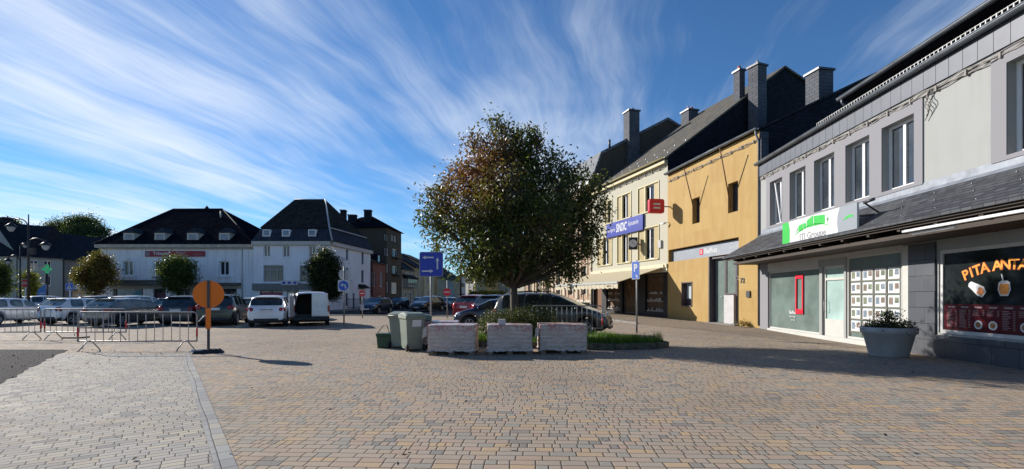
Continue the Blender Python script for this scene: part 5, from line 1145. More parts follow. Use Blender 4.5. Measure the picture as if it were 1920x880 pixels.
tree('square_tree', 'large ash tree turning orange on the island in the middle of the square', (.05, 16.6, 0.1),
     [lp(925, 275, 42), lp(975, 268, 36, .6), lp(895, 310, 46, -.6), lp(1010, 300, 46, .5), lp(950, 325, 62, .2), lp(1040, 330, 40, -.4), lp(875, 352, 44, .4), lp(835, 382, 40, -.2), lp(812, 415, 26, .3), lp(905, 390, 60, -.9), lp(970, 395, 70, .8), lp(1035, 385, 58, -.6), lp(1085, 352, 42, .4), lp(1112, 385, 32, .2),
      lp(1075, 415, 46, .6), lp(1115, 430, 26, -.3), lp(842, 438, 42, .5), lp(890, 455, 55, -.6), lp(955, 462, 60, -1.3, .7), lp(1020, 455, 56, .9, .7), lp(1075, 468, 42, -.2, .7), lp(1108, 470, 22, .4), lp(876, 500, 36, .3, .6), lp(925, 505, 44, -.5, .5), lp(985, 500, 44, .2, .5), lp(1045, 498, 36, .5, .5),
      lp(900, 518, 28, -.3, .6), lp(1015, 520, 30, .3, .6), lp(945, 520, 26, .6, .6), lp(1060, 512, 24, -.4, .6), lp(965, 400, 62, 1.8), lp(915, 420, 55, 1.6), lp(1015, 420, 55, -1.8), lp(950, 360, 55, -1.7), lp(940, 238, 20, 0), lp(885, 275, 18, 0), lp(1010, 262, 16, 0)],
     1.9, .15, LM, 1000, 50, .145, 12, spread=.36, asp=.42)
bushm = leafmat('hedge leaves', [(0.0, (.020, .04, .012)), (.5, (.05, .08, .02)), (.8, (.09, .10, .03)), (1.0, (.16, .06, .035))], .3)
def shrub(name, label, loc, lumps, leafm, n, size, seed, cat='shrub', group=None, stems=None):
    rg_ = random.Random(seed); e = empty(name, loc, label, cat, group); lb = MB(); tb = MB()
    tot = sum(l[3] ** 2 for l in lumps)
    for lx, ly, lz, lr in lumps:
        c = Vector((lx, ly, lz))
        for k in range(int(n * lr * lr / tot)):
            d = Vector((rg_.gauss(0, 1), rg_.gauss(0, 1), rg_.gauss(0, 1))).normalized(); p = c + d * lr * rg_.uniform(.55, 1.08); p.z = max(p.z, .05)
            leaves(lb, rg_, p, 14, lr * .35, size, .4)
            if k % 5 == 0: tb.tube([Vector((c.x * .9, c.y * .9, .0)), p], .008, 3, cap=False)
    tb.build('stem', 'bark', e, local=True); lb.build('foliage', leafm, e, local=True); return e
shrub('hedge', 'low loose hedge around the foot of the big tree behind the pallets', (0.0, 15.8, .12),
      [(-.75, 0, .50, .42), (-.35, .1, .62, .42), (.0, -.1, .58, .45), (.45, .2, .66, .45), (.85, .0, .68, .45), (1.15, .1, .58, .45), (-.55, .5, .45, .4), (.6, -.4, .5, .4), (.1, .6, .6, .4)], bushm, 1150, .06, 4)
lm_g = leafmat('green square tree leaves', [(0, (.025, .05, .012)), (.6, (.06, .10, .02)), (1, (.11, .14, .03))], .35)
lm_o = leafmat('autumn leaves', [(0, (.07, .08, .015)), (.35, (.15, .12, .02)), (.7, (.26, .13, .025)), (1, (.30, .08, .03))], .4)
lm_y = leafmat('yellow green leaves', [(0, (.10, .12, .015)), (.6, (.22, .22, .03)), (1, (.34, .28, .03))], .4)
lm_d = leafmat('dark leaves', [(0, (.012, .022, .008)), (.6, (.025, .04, .012)), (1, (.06, .055, .015))], .25)
lm_h = leafmat('hill leaves', [(0, (.03, .05, .018)), (.6, (.055, .085, .025)), (1, (.09, .12, .035))], .3)
def px_tree(name, label, x, Y, lumps, leafm, ncl, nl, ls, seed, th, r0=.11, spread=.5, **kw):
    X = (x - CX) / FPX * Y; L = []
    for (lx, ly, r_, dy) in lumps: q = world_at(lx, ly, Y + dy); L.append((q.x - X, dy, q.z, r_ / FPX * Y, .9))
    return tree(name, label, (X, Y, 0), L, th, r0, leafm, ncl, nl, ls, seed, spread, **kw)
px_tree('pruned_tree', 'rounded green street tree in front of the white stucco building', 333, 47, [(318, 507, 20, 0), (345, 507, 20, 0), (332, 500, 22, .5), (330, 525, 20, 0), (350, 523, 14, .3), (315, 525, 12, 0), (334, 540, 11, 0)], lm_g, 330, 46, .19, 31, 2.0, asp=.5)
px_tree('autumn_tree', 'orange and yellow autumn tree left of the white stucco building', 178, 47, [(165, 508, 18, 0), (188, 498, 20, 0), (200, 515, 18, 0), (178, 520, 24, 1), (155, 520, 14, 0), (182, 483, 10, 0), (178, 535, 14, 0)], lm_o, 330, 46, .19, 32, 2.0, asp=.5)
px_tree('dark_tree', 'dark narrow tree in front of the white corner building', 610, 46.5, [(605, 485, 18, 0), (590, 500, 14, 0), (622, 495, 17, 0), (608, 515, 26, 0), (628, 520, 15, 0), (593, 525, 14, 0), (612, 545, 22, 0), (625, 548, 14, 0), (608, 475, 9, 0)], lm_d, 430, 46, .19, 33, 1.0, asp=.5)
px_tree('edge_tree', 'green tree cut by the left edge of the photo', -4, 40, [(-6, 505, 16, 0), (-8, 525, 18, 0), (-2, 540, 13, 0)], lm_g, 200, 46, .17, 34, 1.5, asp=.5)
px_tree('slim_tree', 'small slim yellow green tree behind the stop sign', 57, 52, [(55, 520, 9, 0), (58, 535, 9, 0), (60, 548, 8, 0)], lm_y, 100, 36, .2, 35, 1.2, .07, asp=.5)
px_tree('hill_tree', 'biggest of the green trees rising behind the far left roofs', 140, 140, [(110, 435, 22, 0), (140, 425, 22, 0), (165, 425, 22, 3), (185, 440, 17, 0), (150, 448, 26, -3), (120, 452, 20, 0), (175, 458, 16, -4)], lm_h, 900, 46, .42, 36, 8, .5, 1.6, asp=.6)
px_tree('hill_tree', 'small round tree left of the big tree behind the far left roofs', 72, 130, [(70, 437, 10, 0), (82, 440, 8, 0), (60, 442, 7, 0)], lm_d, 170, 40, .38, 37, 8, .4, 1.2, asp=.6)
px_tree('hill_tree', 'thin tree top above the roof at the far left edge', 18, 120, [(14, 420, 7, 0), (28, 420, 7, 0), (20, 426, 8, 0), (4, 425, 6, 0)], lm_g, 110, 30, .36, 38, 12, .4, 1.2, asp=.6)
px_tree('hill_tree', 'light green tree in front of the big tree behind the far left roofs', 165, 125, [(150, 462, 11, 0), (170, 460, 11, 0), (186, 466, 9, 0)], lm_g, 200, 40, .38, 39, 5, .4, 1.2, asp=.6)
# yellow vine on a pergola
vn = shrub('vine', 'yellow leafed vine over the pergola beside the yellow end house', ((905 - CX) / FPX * 56, 56, 0), [(dx, 0, zz(550 + abs(dx) * .5, 56) - .1, .42) for dx in (-1.3, -.8, -.3, .2, .7, 1.2, 1.7, 2.2, 2.6)], lm_y, 330, .20, 41, cat='climbing plant')
mb = MB(); X0 = (905 - CX) / FPX * 56
for dx in (-1.4, 1.1, 2.7): mb.tube([(X0 + dx, 56, 0), (X0 + dx, 56, 1.75)], .07, 6)
mb.tube([(X0 - 1.5, 56, 1.75), (X0 + 2.8, 56, 1.75)], .06, 6); mb.build('pergola', 'darkwood', loc=(X0, 56, 0), label='dark timber pergola carrying the yellow vine', cat='pergola')
# grass island
isl = [gnd(1100, 664), gnd(1150, 660), gnd(1255, 652)]
isle = [(-1.7, 14.9), (1.0, 14.25), (2.2, 13.9), (3.0, 13.85), (4.3, 14.15), (4.75, 14.5), (4.75, 14.95), (4.3, 15.5), (3.4, 16.6), (2.2, 17.2), (0.4, 17.4), (-1.2, 17.2), (-1.9, 16.2)]
mb = MB(); mb.poly([(x, y, .16) for x, y in isle]); mb.build('island', 'soil', kind='structure')
mb = MB(); n = len(isle); cxm = sum(p[0] for p in isle) / n; cym = sum(p[1] for p in isle) / n
for i in range(n):
    a = Vector(isle[i]); b = Vector(isle[(i + 1) % n]); c = Vector((cxm, cym)); k = max(1, int((b - a).length / .5))
    for j in range(k):
        p, q = a.lerp(b, j / k), a.lerp(b, (j + .96) / k); pi, qi = p + (c - p).normalized() * .13, q + (c - q).normalized() * .13
        mb.box8([(p.x, p.y, 0), (q.x, q.y, 0), (qi.x, qi.y, 0), (pi.x, pi.y, 0), (p.x, p.y, .18), (q.x, q.y, .18), (qi.x, qi.y, .18), (pi.x, pi.y, .18)])
mb.build('kerb', plain('mossy kerb stone', (0.085, 0.08, 0.055), 0.95, bump=0.6, scale=6, var=.5), kind='structure', bevel=.02)
def inside(x, y, P):
    r = False; n = len(P)
    for i in range(n):
        x0, y0 = P[i]; x1, y1 = P[i - 1]
        if (y0 > y) != (y1 > y) and x < (x1 - x0) * (y - y0) / (y1 - y0) + x0: r = not r
    return r
rg_ = random.Random(77); gb = MB(); cnt = 0
while cnt < 15000:
    x, y = rg_.uniform(-2, 4.8), rg_.uniform(13.8, 17.4)
    if not inside(x, y, isle) : continue
    if min((Vector((x, y)) - Vector(isle[i]).lerp(Vector(isle[(i + 1) % n]), t)).length for i in range(n) for t in (0, .25, .5, .75)) < .13: continue
    hN = .09 + .22 * max(0, noise.noise((x * 1.4, y * 1.4, 3)) + .35); h_ = hN * rg_.uniform(.6, 1.4); a = rg_.uniform(0, 6.28); w = .008; lx, ly = rg_.gauss(0, .05), rg_.gauss(0, .05)
    i = len(gb.v); ca, sa = math.cos(a) * w, math.sin(a) * w
    gb.v += [(x - ca, y - sa, .16), (x + ca, y + sa, .16), (x + lx, y + ly, .16 + h_)]; gb.f.append((i, i + 1, i + 2)); gb.sm.append(False); cnt += 1
gb.build('grass', leafmat('grass blades', [(0, (.03, .10, .010)), (.6, (.07, .19, .016)), (1, (.16, .28, .03))], .35), kind='stuff', label='bright green grass on the kerbed island', cat='grass')
# ------------------------------------------------------------------ vehicles
def wheel(parent, x, y, r, side, w=.20, hub='rim'):
    mb = MB(); pr = [(r * .62, -w / 2), (r * .93, -w / 2), (r, -w * .36), (r, w * .36), (r * .93, w / 2), (r * .62, w / 2)]
    mb.lathe(pr, (x, y, r), 'Y', 28); mb.lathe([(0, -w * .1), (r * .62, -w * .1)], (x, y, r), 'Y', 28); t = mb.build('wheel', 'rubber', parent, local=True)
    mb = MB(); o = side * w / 2
    mb.lathe([(r * .66, o - side * .03), (r * .66, o), (r * .60, o + side * .002), (r * .57, o - side * .05)], (x, y, r), 'Y', 28)
    mb.lathe([(0, o - side * .01), (r * .13, o - side * .01), (r * .15, o - side * .04)], (x, y, r), 'Y', 14)
    for k in range(5):
        a = 2 * math.pi * k / 5 + .3
        for da in (-.13, .13):
            p0 = Vector((x + math.cos(a) * r * .12, y + o - side * .02, r + math.sin(a) * r * .12)); p1 = Vector((x + math.cos(a + da) * r * .6, y + o - side * .015, r + math.sin(a + da) * r * .6)); mb.tube([p0, p1], .02, 5, cap=False)
    mb.build('rim', hub, t, local=True)
    return t
def lerpl(pts, x):
    if x <= pts[0][0]: return pts[0][1]
    for (x0, y0), (x1, y1) in zip(pts, pts[1:]):
        if x <= x1: return y0 + (y1 - y0) * (x - x0) / max(1e-6, x1 - x0)
    return pts[-1][1]
SPEC = {
 'hatch': dict(L=4.05, W=1.74, r=.31, wx=(.72, 3.25), belt=.94, top=[(0, .70), (.04, .92), (.10, 1.02), (.48, 1.40), (.7, 1.455), (1.3, 1.48), (2.0, 1.46), (2.4, 1.40), (3.15, 1.0), (3.6, .90), (3.95, .74), (4.05, .58)],
               rear=(.12, .48), wind=(2.42, 3.12), side=[(.62, 1.28), (1.36, 2.08), (2.14, 2.75)]),
 'mpv': dict(L=4.5, W=1.83, r=.33, wx=(.80, 3.55), belt=.98, top=[(0, .72), (.03, .96), (.07, 1.06), (.36, 1.50), (.6, 1.585), (1.4, 1.63), (2.1, 1.60), (2.55, 1.50), (3.5, 1.06), (4.0, .94), (4.35, .78), (4.5, .60)],
               rear=(.09, .36), wind=(2.58, 3.45), side=[(.50, 1.25), (1.33, 2.15), (2.22, 3.0)]),
 'suv': dict(L=4.4, W=1.86, r=.36, wx=(.82, 3.48), belt=1.06, top=[(0, .80), (.03, 1.02), (.08, 1.14), (.42, 1.56), (.65, 1.64), (1.4, 1.68), (2.1, 1.66), (2.5, 1.58), (3.2, 1.14), (3.9, 1.03), (4.3, .86), (4.4, .66)],
               rear=(.10, .42), wind=(2.52, 3.15), side=[(.60, 1.28), (1.36, 2.10), (2.17, 2.85)]),
 'big': dict(L=4.75, W=1.86, r=.34, wx=(.85, 3.85), belt=1.02, top=[(0, .74), (.03, 1.0), (.06, 1.10), (.24, 1.60), (.45, 1.68), (1.5, 1.735), (2.3, 1.71), (2.7, 1.62), (3.85, 1.10), (4.3, .98), (4.6, .80), (4.75, .60)],
               rear=(.08, .24), wind=(2.75, 3.78), side=[(.40, 1.30), (1.38, 2.35), (2.48, 3.35)]),
 'van': dict(L=4.3, W=1.82, r=.32, wx=(.70, 3.35), belt=1.10, top=[(0, 1.70), (.05, 1.77), (.3, 1.80), (1.4, 1.83), (2.3, 1.82), (2.6, 1.72), (3.35, 1.14), (3.9, .98), (4.2, .80), (4.3, .60)],
               rear=None, wind=(2.66, 3.30), side=[(2.05, 2.90)], full=True),
}
body_cache = {}
def car_body(kind, open_rear=False):
    key = (kind, open_rear)
    if key in body_cache: return body_cache[key]
    S = SPEC[kind]; L, Wd, r = S['L'], S['W'], S['r']; hw = Wd / 2
    xs = {p[0] for p in S['top']} | set(q for s_ in S['side'] for q in s_) | set(S['wind']) | (set(S['rear']) if S['rear'] else set())
    ar = r * 1.22
    for wx in S['wx']:
        for d in (-1.04, -1, -.82, -.5, 0, .5, .82, 1, 1.04): xs.add(round(wx + d * ar, 3))
    xs = sorted(xs); k = [xs[0]]
    for x in xs[1:]:
        if x - k[-1] > .028 or x in S['wind'] or (S['rear'] and x in S['rear']): k.append(x)
    xs = k
    rings = []
    for x in xs:
        zt = lerpl(S['top'], x); zb = lerpl([(0, .36), (.25, .24), (L - .5, .22), (L, .34)], x)
        for wx in S['wx']:
            dx = abs(x - wx)
            if dx <= ar * 1.001: zb = max(zb, r + math.sqrt(max(0, ar * ar - dx * dx)) * .98 + .0)
        belt = min(S['belt'] + .04 * (1 - x / L), zt - .045)
        f = 1 - .13 * max(0, 1 - x / .5) ** 2 - .20 * max(0, 1 - (L - x) / .9) ** 2
        w = hw * f; hgt = zt - belt
        inw = .34 if not S.get('full') else .13
        zre = belt + hgt * .86
        wb = w * .955
        wr = wb - (zre - belt) * inw
        if hgt < .10: wr = wb * .93
        pts = [(w * .80, zb), (w * .965, zb + .015 + (belt - zb) * .05), (w, zb + (belt - zb) * .38), (w * .995, zb + (belt - zb) * .78), (wb, belt), (wr, zre), (wr * .80, zt - hgt * .03 - .004), (0, zt)]
        rings.append([(x, y, z) for y, z in pts])
    n = 8; vs_ = []; idx = {}
    for i, rg in enumerate(rings):
        for j, (x, y, z) in enumerate(rg):
            idx[i, j, 1] = len(vs_); vs_.append((x, y, z))
            if j == n - 1: idx[i, j, -1] = idx[i, j, 1]
            else: idx[i, j, -1] = len(vs_); vs_.append((x, -y, z))
    fs, mi = [], []
    for i in range(len(rings) - 1):
        xm = (xs[i] + xs[i + 1]) / 2
        for j in range(n - 1):
            for s_ in (1, -1):
                f = (idx[i, j, s_], idx[i + 1, j, s_], idx[i + 1, j + 1, s_], idx[i, j + 1, s_])
                if s_ < 0: f = f[::-1]
                m_ = 0
                if j >= 5 and S['wind'][0] <= xm <= S['wind'][1]: m_ = 1
                elif j >= 5 and S['rear'] and S['rear'][0] <= xm <= S['rear'][1] : m_ = 2
                elif j == 4 and any(a <= xm <= b for a, b in S['side']): m_ = 3
                elif j == 0 and False: m_ = 4
                fs.append(f); mi.append(m_)
    for e, (i, sg) in enumerate(((0, 1), (len(rings) - 1, -1))):
        if e == 0 and open_rear: continue
        for s_ in (1, -1):
            for j in range(n - 1):
                pass
        loop = [idx[i, j, 1] for j in range(n)] + [idx[i, j, -1] for j in range(n - 2, -1, -1)]
        for j in range(n - 1):      # quads across
            a, b, c, d = idx[i, j, 1], idx[i, j + 1, 1], idx[i, j + 1, -1], idx[i, j, -1]
            f = (a, b, c, d) if b != c else (a, b, d)
            fs.append(f if sg > 0 else f[::-1]); mi.append(0)
    me = bpy.data.meshes.new('tmp'); me.from_pydata(vs_, [], fs); me.update()
    for q in range(5): me.materials.append(None)
    me.polygons.foreach_set('material_index', mi)
    o = bpy.data.objects.new('tmp', me); col.objects.link(o)
    md = o.modifiers.new('s', 'SUBSURF'); md.levels = 2; md.render_levels = 2
    bm = bmesh.new(); bm.from_mesh(me); bmesh.ops.recalc_face_normals(bm, faces=bm.faces); cl = bm.edges.layers.float.get('crease_edge') or bm.edges.layers.float.new('crease_edge')
    for ed in bm.edges:
        mm = {f.material_index for f in ed.link_faces}
        if len(mm) > 1: ed[cl] = .8
        elif ed.is_boundary: ed[cl] = 1
        else:
            v0, v1 = ed.verts
            if len(ed.link_faces) == 2 and ed.calc_face_angle(0) > R(60): ed[cl] = .35
    bm.to_mesh(me); bm.free(); bpy.context.view_layer.update()
    ev = o.evaluated_get(bpy.context.evaluated_depsgraph_get()); m2 = bpy.data.meshes.new_from_object(ev)
    out = []
    co = [v.co.copy() for v in m2.vertices]
    for q, nm in enumerate(('body', 'windscreen', 'rear_window', 'side_window')):
        sel = [p for p in m2.polygons if p.material_index == q]
        if not sel: continue
        groups = [sel]
        if q == 3:
            groups = []
            for (a, b) in S['side']:
                for s_ in (1, -1): groups.append([p for p in sel if a - .05 <= p.center.x <= b + .05 and p.center.y * s_ > 0])
        for g in groups:
            if not g: continue
            mp = {}; vv = []; ff = []
            for p in g:
                f = []
                for vi in p.vertices:
                    if vi not in mp: mp[vi] = len(vv); vv.append(tuple(co[vi]))
                    f.append(mp[vi])
                ff.append(f)
            mm = bpy.data.meshes.new(nm); mm.from_pydata(vv, [], ff); mm.polygons.foreach_set('use_smooth', [True] * len(ff)); mm.update(); out.append((nm, mm))
    bpy.data.objects.remove(o); bpy.data.meshes.remove(me); bpy.data.meshes.remove(m2)
    body_cache[key] = out; return out
paints = {}
def paint(name, c, metal=.35, rough=.28):
    if name in paints: return paints[name]
    t = NT('car paint ' + name); n_ = t.noise(t.obj(), 2.5, 4, .6)
    cc = t.ramp(n_, [(.3, tuple(q * .86 for q in c)), (.7, tuple(min(1, q * 1.08) for q in c))])
    t.set(cc, rough, metal, .5, Coat_Weight=.6, Coat_Roughness=.08); paints[name] = t.mat; return t.mat
def car(kind, name, label, pos, heading, pm, group, glass='carglass', cat='car', open_rear=False, front=False, rail=False, dark_lower=True, z=0, trimcol='trim', rearglass=None, lamp=(.16, .13)):
    """pos = middle of the rear bumper on the ground, heading in degrees (90 = away from the camera)"""
    S = SPEC[kind]; L, Wd, r = S['L'], S['W'], S['r']; hw = Wd / 2
    e = empty(name, (pos[0], pos[1], z), label, cat, group, R(heading))
    bo = None
    for nm, me in car_body(kind, open_rear):
        m2 = me.copy() if nm != 'x' else me
        o = bpy.data.objects.new(nm, m2); col.objects.link(o); o.parent = e
        m2.materials.clear(); m2.materials.append(pm if nm == 'body' else (rearglass or M[glass]) if nm == 'rear_window' else M[glass])
        if nm == 'body': bo = o
    # under body, wheel wells
    mb = MB(); mb.box(.25, L - .3, -hw * .80, hw * .80, .20, .62); mb.build('underbody', 'trim', e, local=True)
    for wx in S['wx']:
        for s_ in (1, -1): wheel(e, wx, s_ * (hw - .125), r, s_)
    bt_ = S['belt']
    lx = .13
    if kind != 'van':
        for s_ in (1, -1):
            mb = MB(); T_ = Matrix.Translation((.075, s_ * hw * .80, bt_ - .09)) @ Matrix.Rotation(R(-s_ * 27), 4, 'Z')
            ws, hs = lamp; n_ = 12
            vs_ = []
            pr = [(ws * .9, hs * .8, -.06), (ws, hs, 0.0), (ws * .9, hs * .85, .05)]
            for (a_, b_, dx) in pr:
                for k in range(n_): t_ = 2 * math.pi * k / n_; vs_.append(T_ @ Vector((-dx, a_ * (abs(math.cos(t_)) ** .6) * (1 if math.cos(t_) > 0 else -1), b_ * (abs(math.sin(t_)) ** .7) * (1 if math.sin(t_) > 0 else -1))))
            mb.raw(vs_, [(i * n_ + k, i * n_ + (k + 1) % n_, (i + 1) * n_ + (k + 1) % n_, (i + 1) * n_ + k) for i in range(2) for k in range(n_)] + [tuple(range(2 * n_, 3 * n_))], True); mb.build('tail_light', 'redlamp', e, local=True)
    # plate, bumper trim, handle bar
    if not open_rear:
        pz = bt_ - .17; mb = MB(); mb.box(-.025, .03, -.26, .26, pz - .055, pz + .055); mb.build('number_plate', 'plate', e, local=True)
        mb = MB(); mb.box(-.022, .02, -.30, .30, pz + .07, pz + .10); mb.build('tailgate_trim', pm if kind == 'hatch' else 'galv', e, local=True)
    mb = MB(); bz = .40
    pts = [(.16, -hw * .93), (.02, -hw * .80), (-.02, -hw * .4), (-.03, 0), (-.02, hw * .4), (.02, hw * .80), (.16, hw * .93)]
    mb.raw([(x, y, zq) for zq in (.26, .44) for x, y in pts] + [(x + .2, y * .95, zq) for zq in (.26, .44) for x, y in pts], [(k, k + 1, k + 8, k + 7) for k in range(6)] + [(7 + k, 8 + k, 22 + k, 21 + k) for k in range(6)] + [(k, k + 1, 15 + k, 14 + k) for k in range(6)], True); mb.build('bumper_trim', trimcol, e, local=True)
    # mirrors, handles, wipers, aerial
    for s_ in (1, -1):
        mb = MB(); mx = S['wind'][1] - .30; mb.lathe([(0, -.07), (.05, -.06), (.075, 0), (.05, .06), (0, .07)], (0, 0, 0), 'Y', 10, Matrix.Translation((mx, s_ * (hw + .06), bt_ + .06)) @ Matrix.Diagonal((.7, 1.3, 1, 1))); mb.tube([(mx, s_ * hw * .92, bt_), (mx, s_ * (hw + .05), bt_ + .03)], .02, 5); mb.build('mirror', pm, e, local=True)
        for (a, b) in S['side'][-2:]:
            mb = MB(); mb.box(a + .02, a + .20, s_ * (hw * 1.0) - .012, s_ * (hw * 1.0) + .018, bt_ - .12, bt_ - .085); mb.build('door_handle', pm, e, local=True)
    if S['rear']:
        mb = MB(); x0, x1 = S['rear']; z0_, z1_ = lerpl(S['top'], x0), lerpl(S['top'], x1)
        mb.tube([(x0 - .02, .05, z0_ + .01), (x0 + (x1 - x0) * .35, -.25, z0_ + (z1_ - z0_) * .35 + .02)], .012, 4); mb.build('wiper', 'trim', e, local=True)
        mb = MB(); zt = lerpl(S['top'], x1 + .05); mb.box(x1 - .13, x1 + .12, -hw * .62, hw * .62, zt - .015, zt + .018); mb.build('spoiler', pm, e, local=True, bevel=.01)
    if rail:
        for s_ in (1, -1):
            mb = MB(); y_ = s_ * hw * .70; pts = [(.55, y_, lerpl(S['top'], .55) - .03), (.7, y_, lerpl(S['top'], .7) + .03), (1.5, y_, lerpl(S['top'], 1.5) + .03), (2.2, y_, lerpl(S['top'], 2.2) + .02), (2.4, y_, lerpl(S['top'], 2.4) - .04)]; mb.tube(pts, .02, 6); mb.build('roof_rail', 'trim', e, local=True)
    # front lamps, grille, plate
    for s_ in (1, -1):
        zf = lerpl(S['top'], L - .35) - .12
        mb = MB(); mb.lathe([(0, -.2), (.07, -.14), (.10, 0), (.07, .14), (0, .2)], (0, 0, 0), 'Y', 10, Matrix.Translation((L - .30, s_ * hw * .70, zf)) @ Matrix.Rotation(R(-s_ * 28), 4, 'Z') @ Matrix.Diagonal((1.9, 1, 1.0, 1))); mb.build('headlight', 'clearlamp', e, local=True)
    mb = MB(); mb.box(L - .06, L + .004, -hw * .42, hw * .42, .42, .58); mb.box(L - .08, L + .002, -hw * .55, hw * .55, .28, .38); mb.build('grille', 'trim', e, local=True)
    mb = MB(); mb.box(L - .02, L + .015, -.26, .26, .40, .50); mb.build('number_plate', 'plate', e, local=True)
    return e
def rp(x, Y): return ((x - CX) / FPX * Y, Y)
white = paint('white', (.72, .73, .75), .1, .3); silver = paint('silver white', (.60, .62, .64), .3); greige = paint('warm grey', (.21, .20, .19), .55); dark = paint('anthracite', (.045, .048, .055), .5)
dgreen = paint('dark green grey', (.035, .042, .040), .5); black = paint('black', (.012, .012, .015), .4); navy = paint('navy', (.02, .028, .055), .4); redp = paint('deep red', (.26, .012, .02), .4); bronze = paint('grey bronze', (.085, .085, .078), .6, .35); dblue = paint('dark blue', (.03, .045, .09), .5)
G1 = 'cars parked in the row behind the barriers'; G2 = 'cars parked in the second row'; G3 = 'cars in the side street'; G4 = 'cars parked right of the big blue sign'
car('hatch', 'parked_car', 'silver white car cut by the left edge of the photo', (-28.6, 25.2), 88, silver, G1, 'carglassL')
car('hatch', 'parked_car', 'white hatchback second from the left in the front row', (-25.1, 25.9), 78, white, G1, 'carglassL')
car('hatch', 'parked_car', 'warm grey hatchback with red tail lights behind the nearest barrier', (-20.95, 24.1), 82, greige, G1, 'carglassL', lamp=(.22, .12))
car('mpv', 'parked_car', 'anthracite hatchback between the warm grey car and the dark green off-roader', (-17.75, 25.3), 99, dark, G1)
car('suv', 'parked_car', 'dark green grey off-roader behind the orange disc', (-15.45, 24.9), 107, dgreen, G1, rail=True)
car('mpv', 'parked_car', 'white people carrier with dark rear window left of the white van', (-12.30, 24.0), 108, white, G1, lamp=(.17, .10))
car('hatch', 'parked_car', 'white car half hidden behind the dark green off-roader', (-16.9, 31.0), 110, white, G2, 'carglassL')
car('hatch', 'parked_car', 'blue grey car half hidden between the white people carrier and the van', (-14.4, 31.2), 100, dblue, G2, 'carglassL')
car('mpv', 'parked_car', 'long dark car roof showing behind the white hatchback', (-28.4, 31.5), 75, black, G2)
car('mpv', 'parked_car', 'pale roofed car showing above the white hatchback', (-25.9, 31.0), 80, silver, G2, 'carglassL')
car('hatch', 'parked_car', 'black car roof showing left of the dark car row', (-33.5, 34.5), 80, black, G2)
car('hatch', 'parked_car', 'pale blue car showing between the warm grey and anthracite cars', (-22.3, 30.6), 95, paint('pale blue', (.30, .38, .42), .4), G2, 'carglassL')
car('hatch', 'parked_car', 'black car roof showing above the warm grey hatchback', (-25.5, 36.5), 95, black, G2)
car('mpv', 'parked_car', 'silver car far back at the left under the edge tree', (-43.5, 42.5), 60, silver, G2)
# van with one rear door open
vn_ = car('van', 'delivery_van', 'white van with its left rear door open onto a dark load space', (-10.45, 25.0), 112, white, G1, cat='van', open_rear=True)
mb = MB(); mb.box(-.03, .03, -.80, -.015, .50, 1.72); dr_ = mb.build('rear_door', white, vn_, local=True, bevel=.03)
mb = MB(); mb.box(-.045, -.03, -.72, -.10, 1.15, 1.62); mb.build('door_panel', white, dr_, local=True, bevel=.01)
mb = MB(); T_ = Matrix.Translation((.0, .82, 0)) @ Matrix.Rotation(R(-12), 4, 'Z'); mb.box(-.80, 0, .0, .06, .50, 1.72, T_); mb.build('open_door', white, vn_, local=True, bevel=.03)
for s_ in (1, -1): mb = MB(); mb.box(-.04, .04, s_ * .84 - .05, s_ * .84 + .05, .75, 1.08); mb.build('tail_light', 'redlamp', vn_, local=True, bevel=.02)
mb = MB(); mb.box(-.06, .16, -.88, .88, .30, .50); mb.build('rear_bumper', 'trim', vn_, local=True, bevel=.03)
mb = MB(); mb.box(.05, 2.2, -.78, .78, .50, .53); mb.box(2.2, 2.24, -.80, .80, .5, 1.70); mb.box(.05, 2.2, .79, .80, .53, 1.65); mb.box(.05, 2.2, -.80, -.79, .53, 1.65); mb.box(.06, 2.2, -.70, .70, 1.70, 1.72); mb.build('load_space_lining', 'trim', vn_, local=True)
# side street
car('hatch', 'street_car', 'dark car facing the square in front of the red brick house', (rp(722, 45.5)[0], 45.5), -98, navy, G3)
car('hatch', 'street_car', 'white car parked far up the side street', (rp(785, 62)[0], 62), -75, white, G3)
car('hatch', 'street_car', 'dark car beside the white car up the side street', (rp(757, 60)[0], 60), -98, black, G3)
car('mpv', 'street_car', 'black car behind the blue sign post up the side street', (rp(822, 52)[0], 52), -110, black, G3)
car('hatch', 'street_car', 'grey car beyond the no entry sign post', (rp(848, 58)[0], 58), -95, dark, G3)
# behind the island
car('suv', 'parked_car', 'deep red car with its tail towards the square', (rp(869, 29.5)[0], 29.5), 62, redp, G4, lamp=(.2, .16))
car('suv', 'parked_car', 'black car between the red car and the people carrier', (rp(906, 25.8)[0], 25.8), 55, navy, G4, lamp=(.2, .14))
car('hatch', 'parked_car', 'navy car whose rounded nose shows left of the hedge', (1.35, 22.6), 176, navy, G4)
car('big', 'parked_car', 'large grey bronze people carrier parked behind the hedge and tree', (-.55, 20.6), -17.5, bronze, G4, rail=True, rearglass=M['carglassL'])
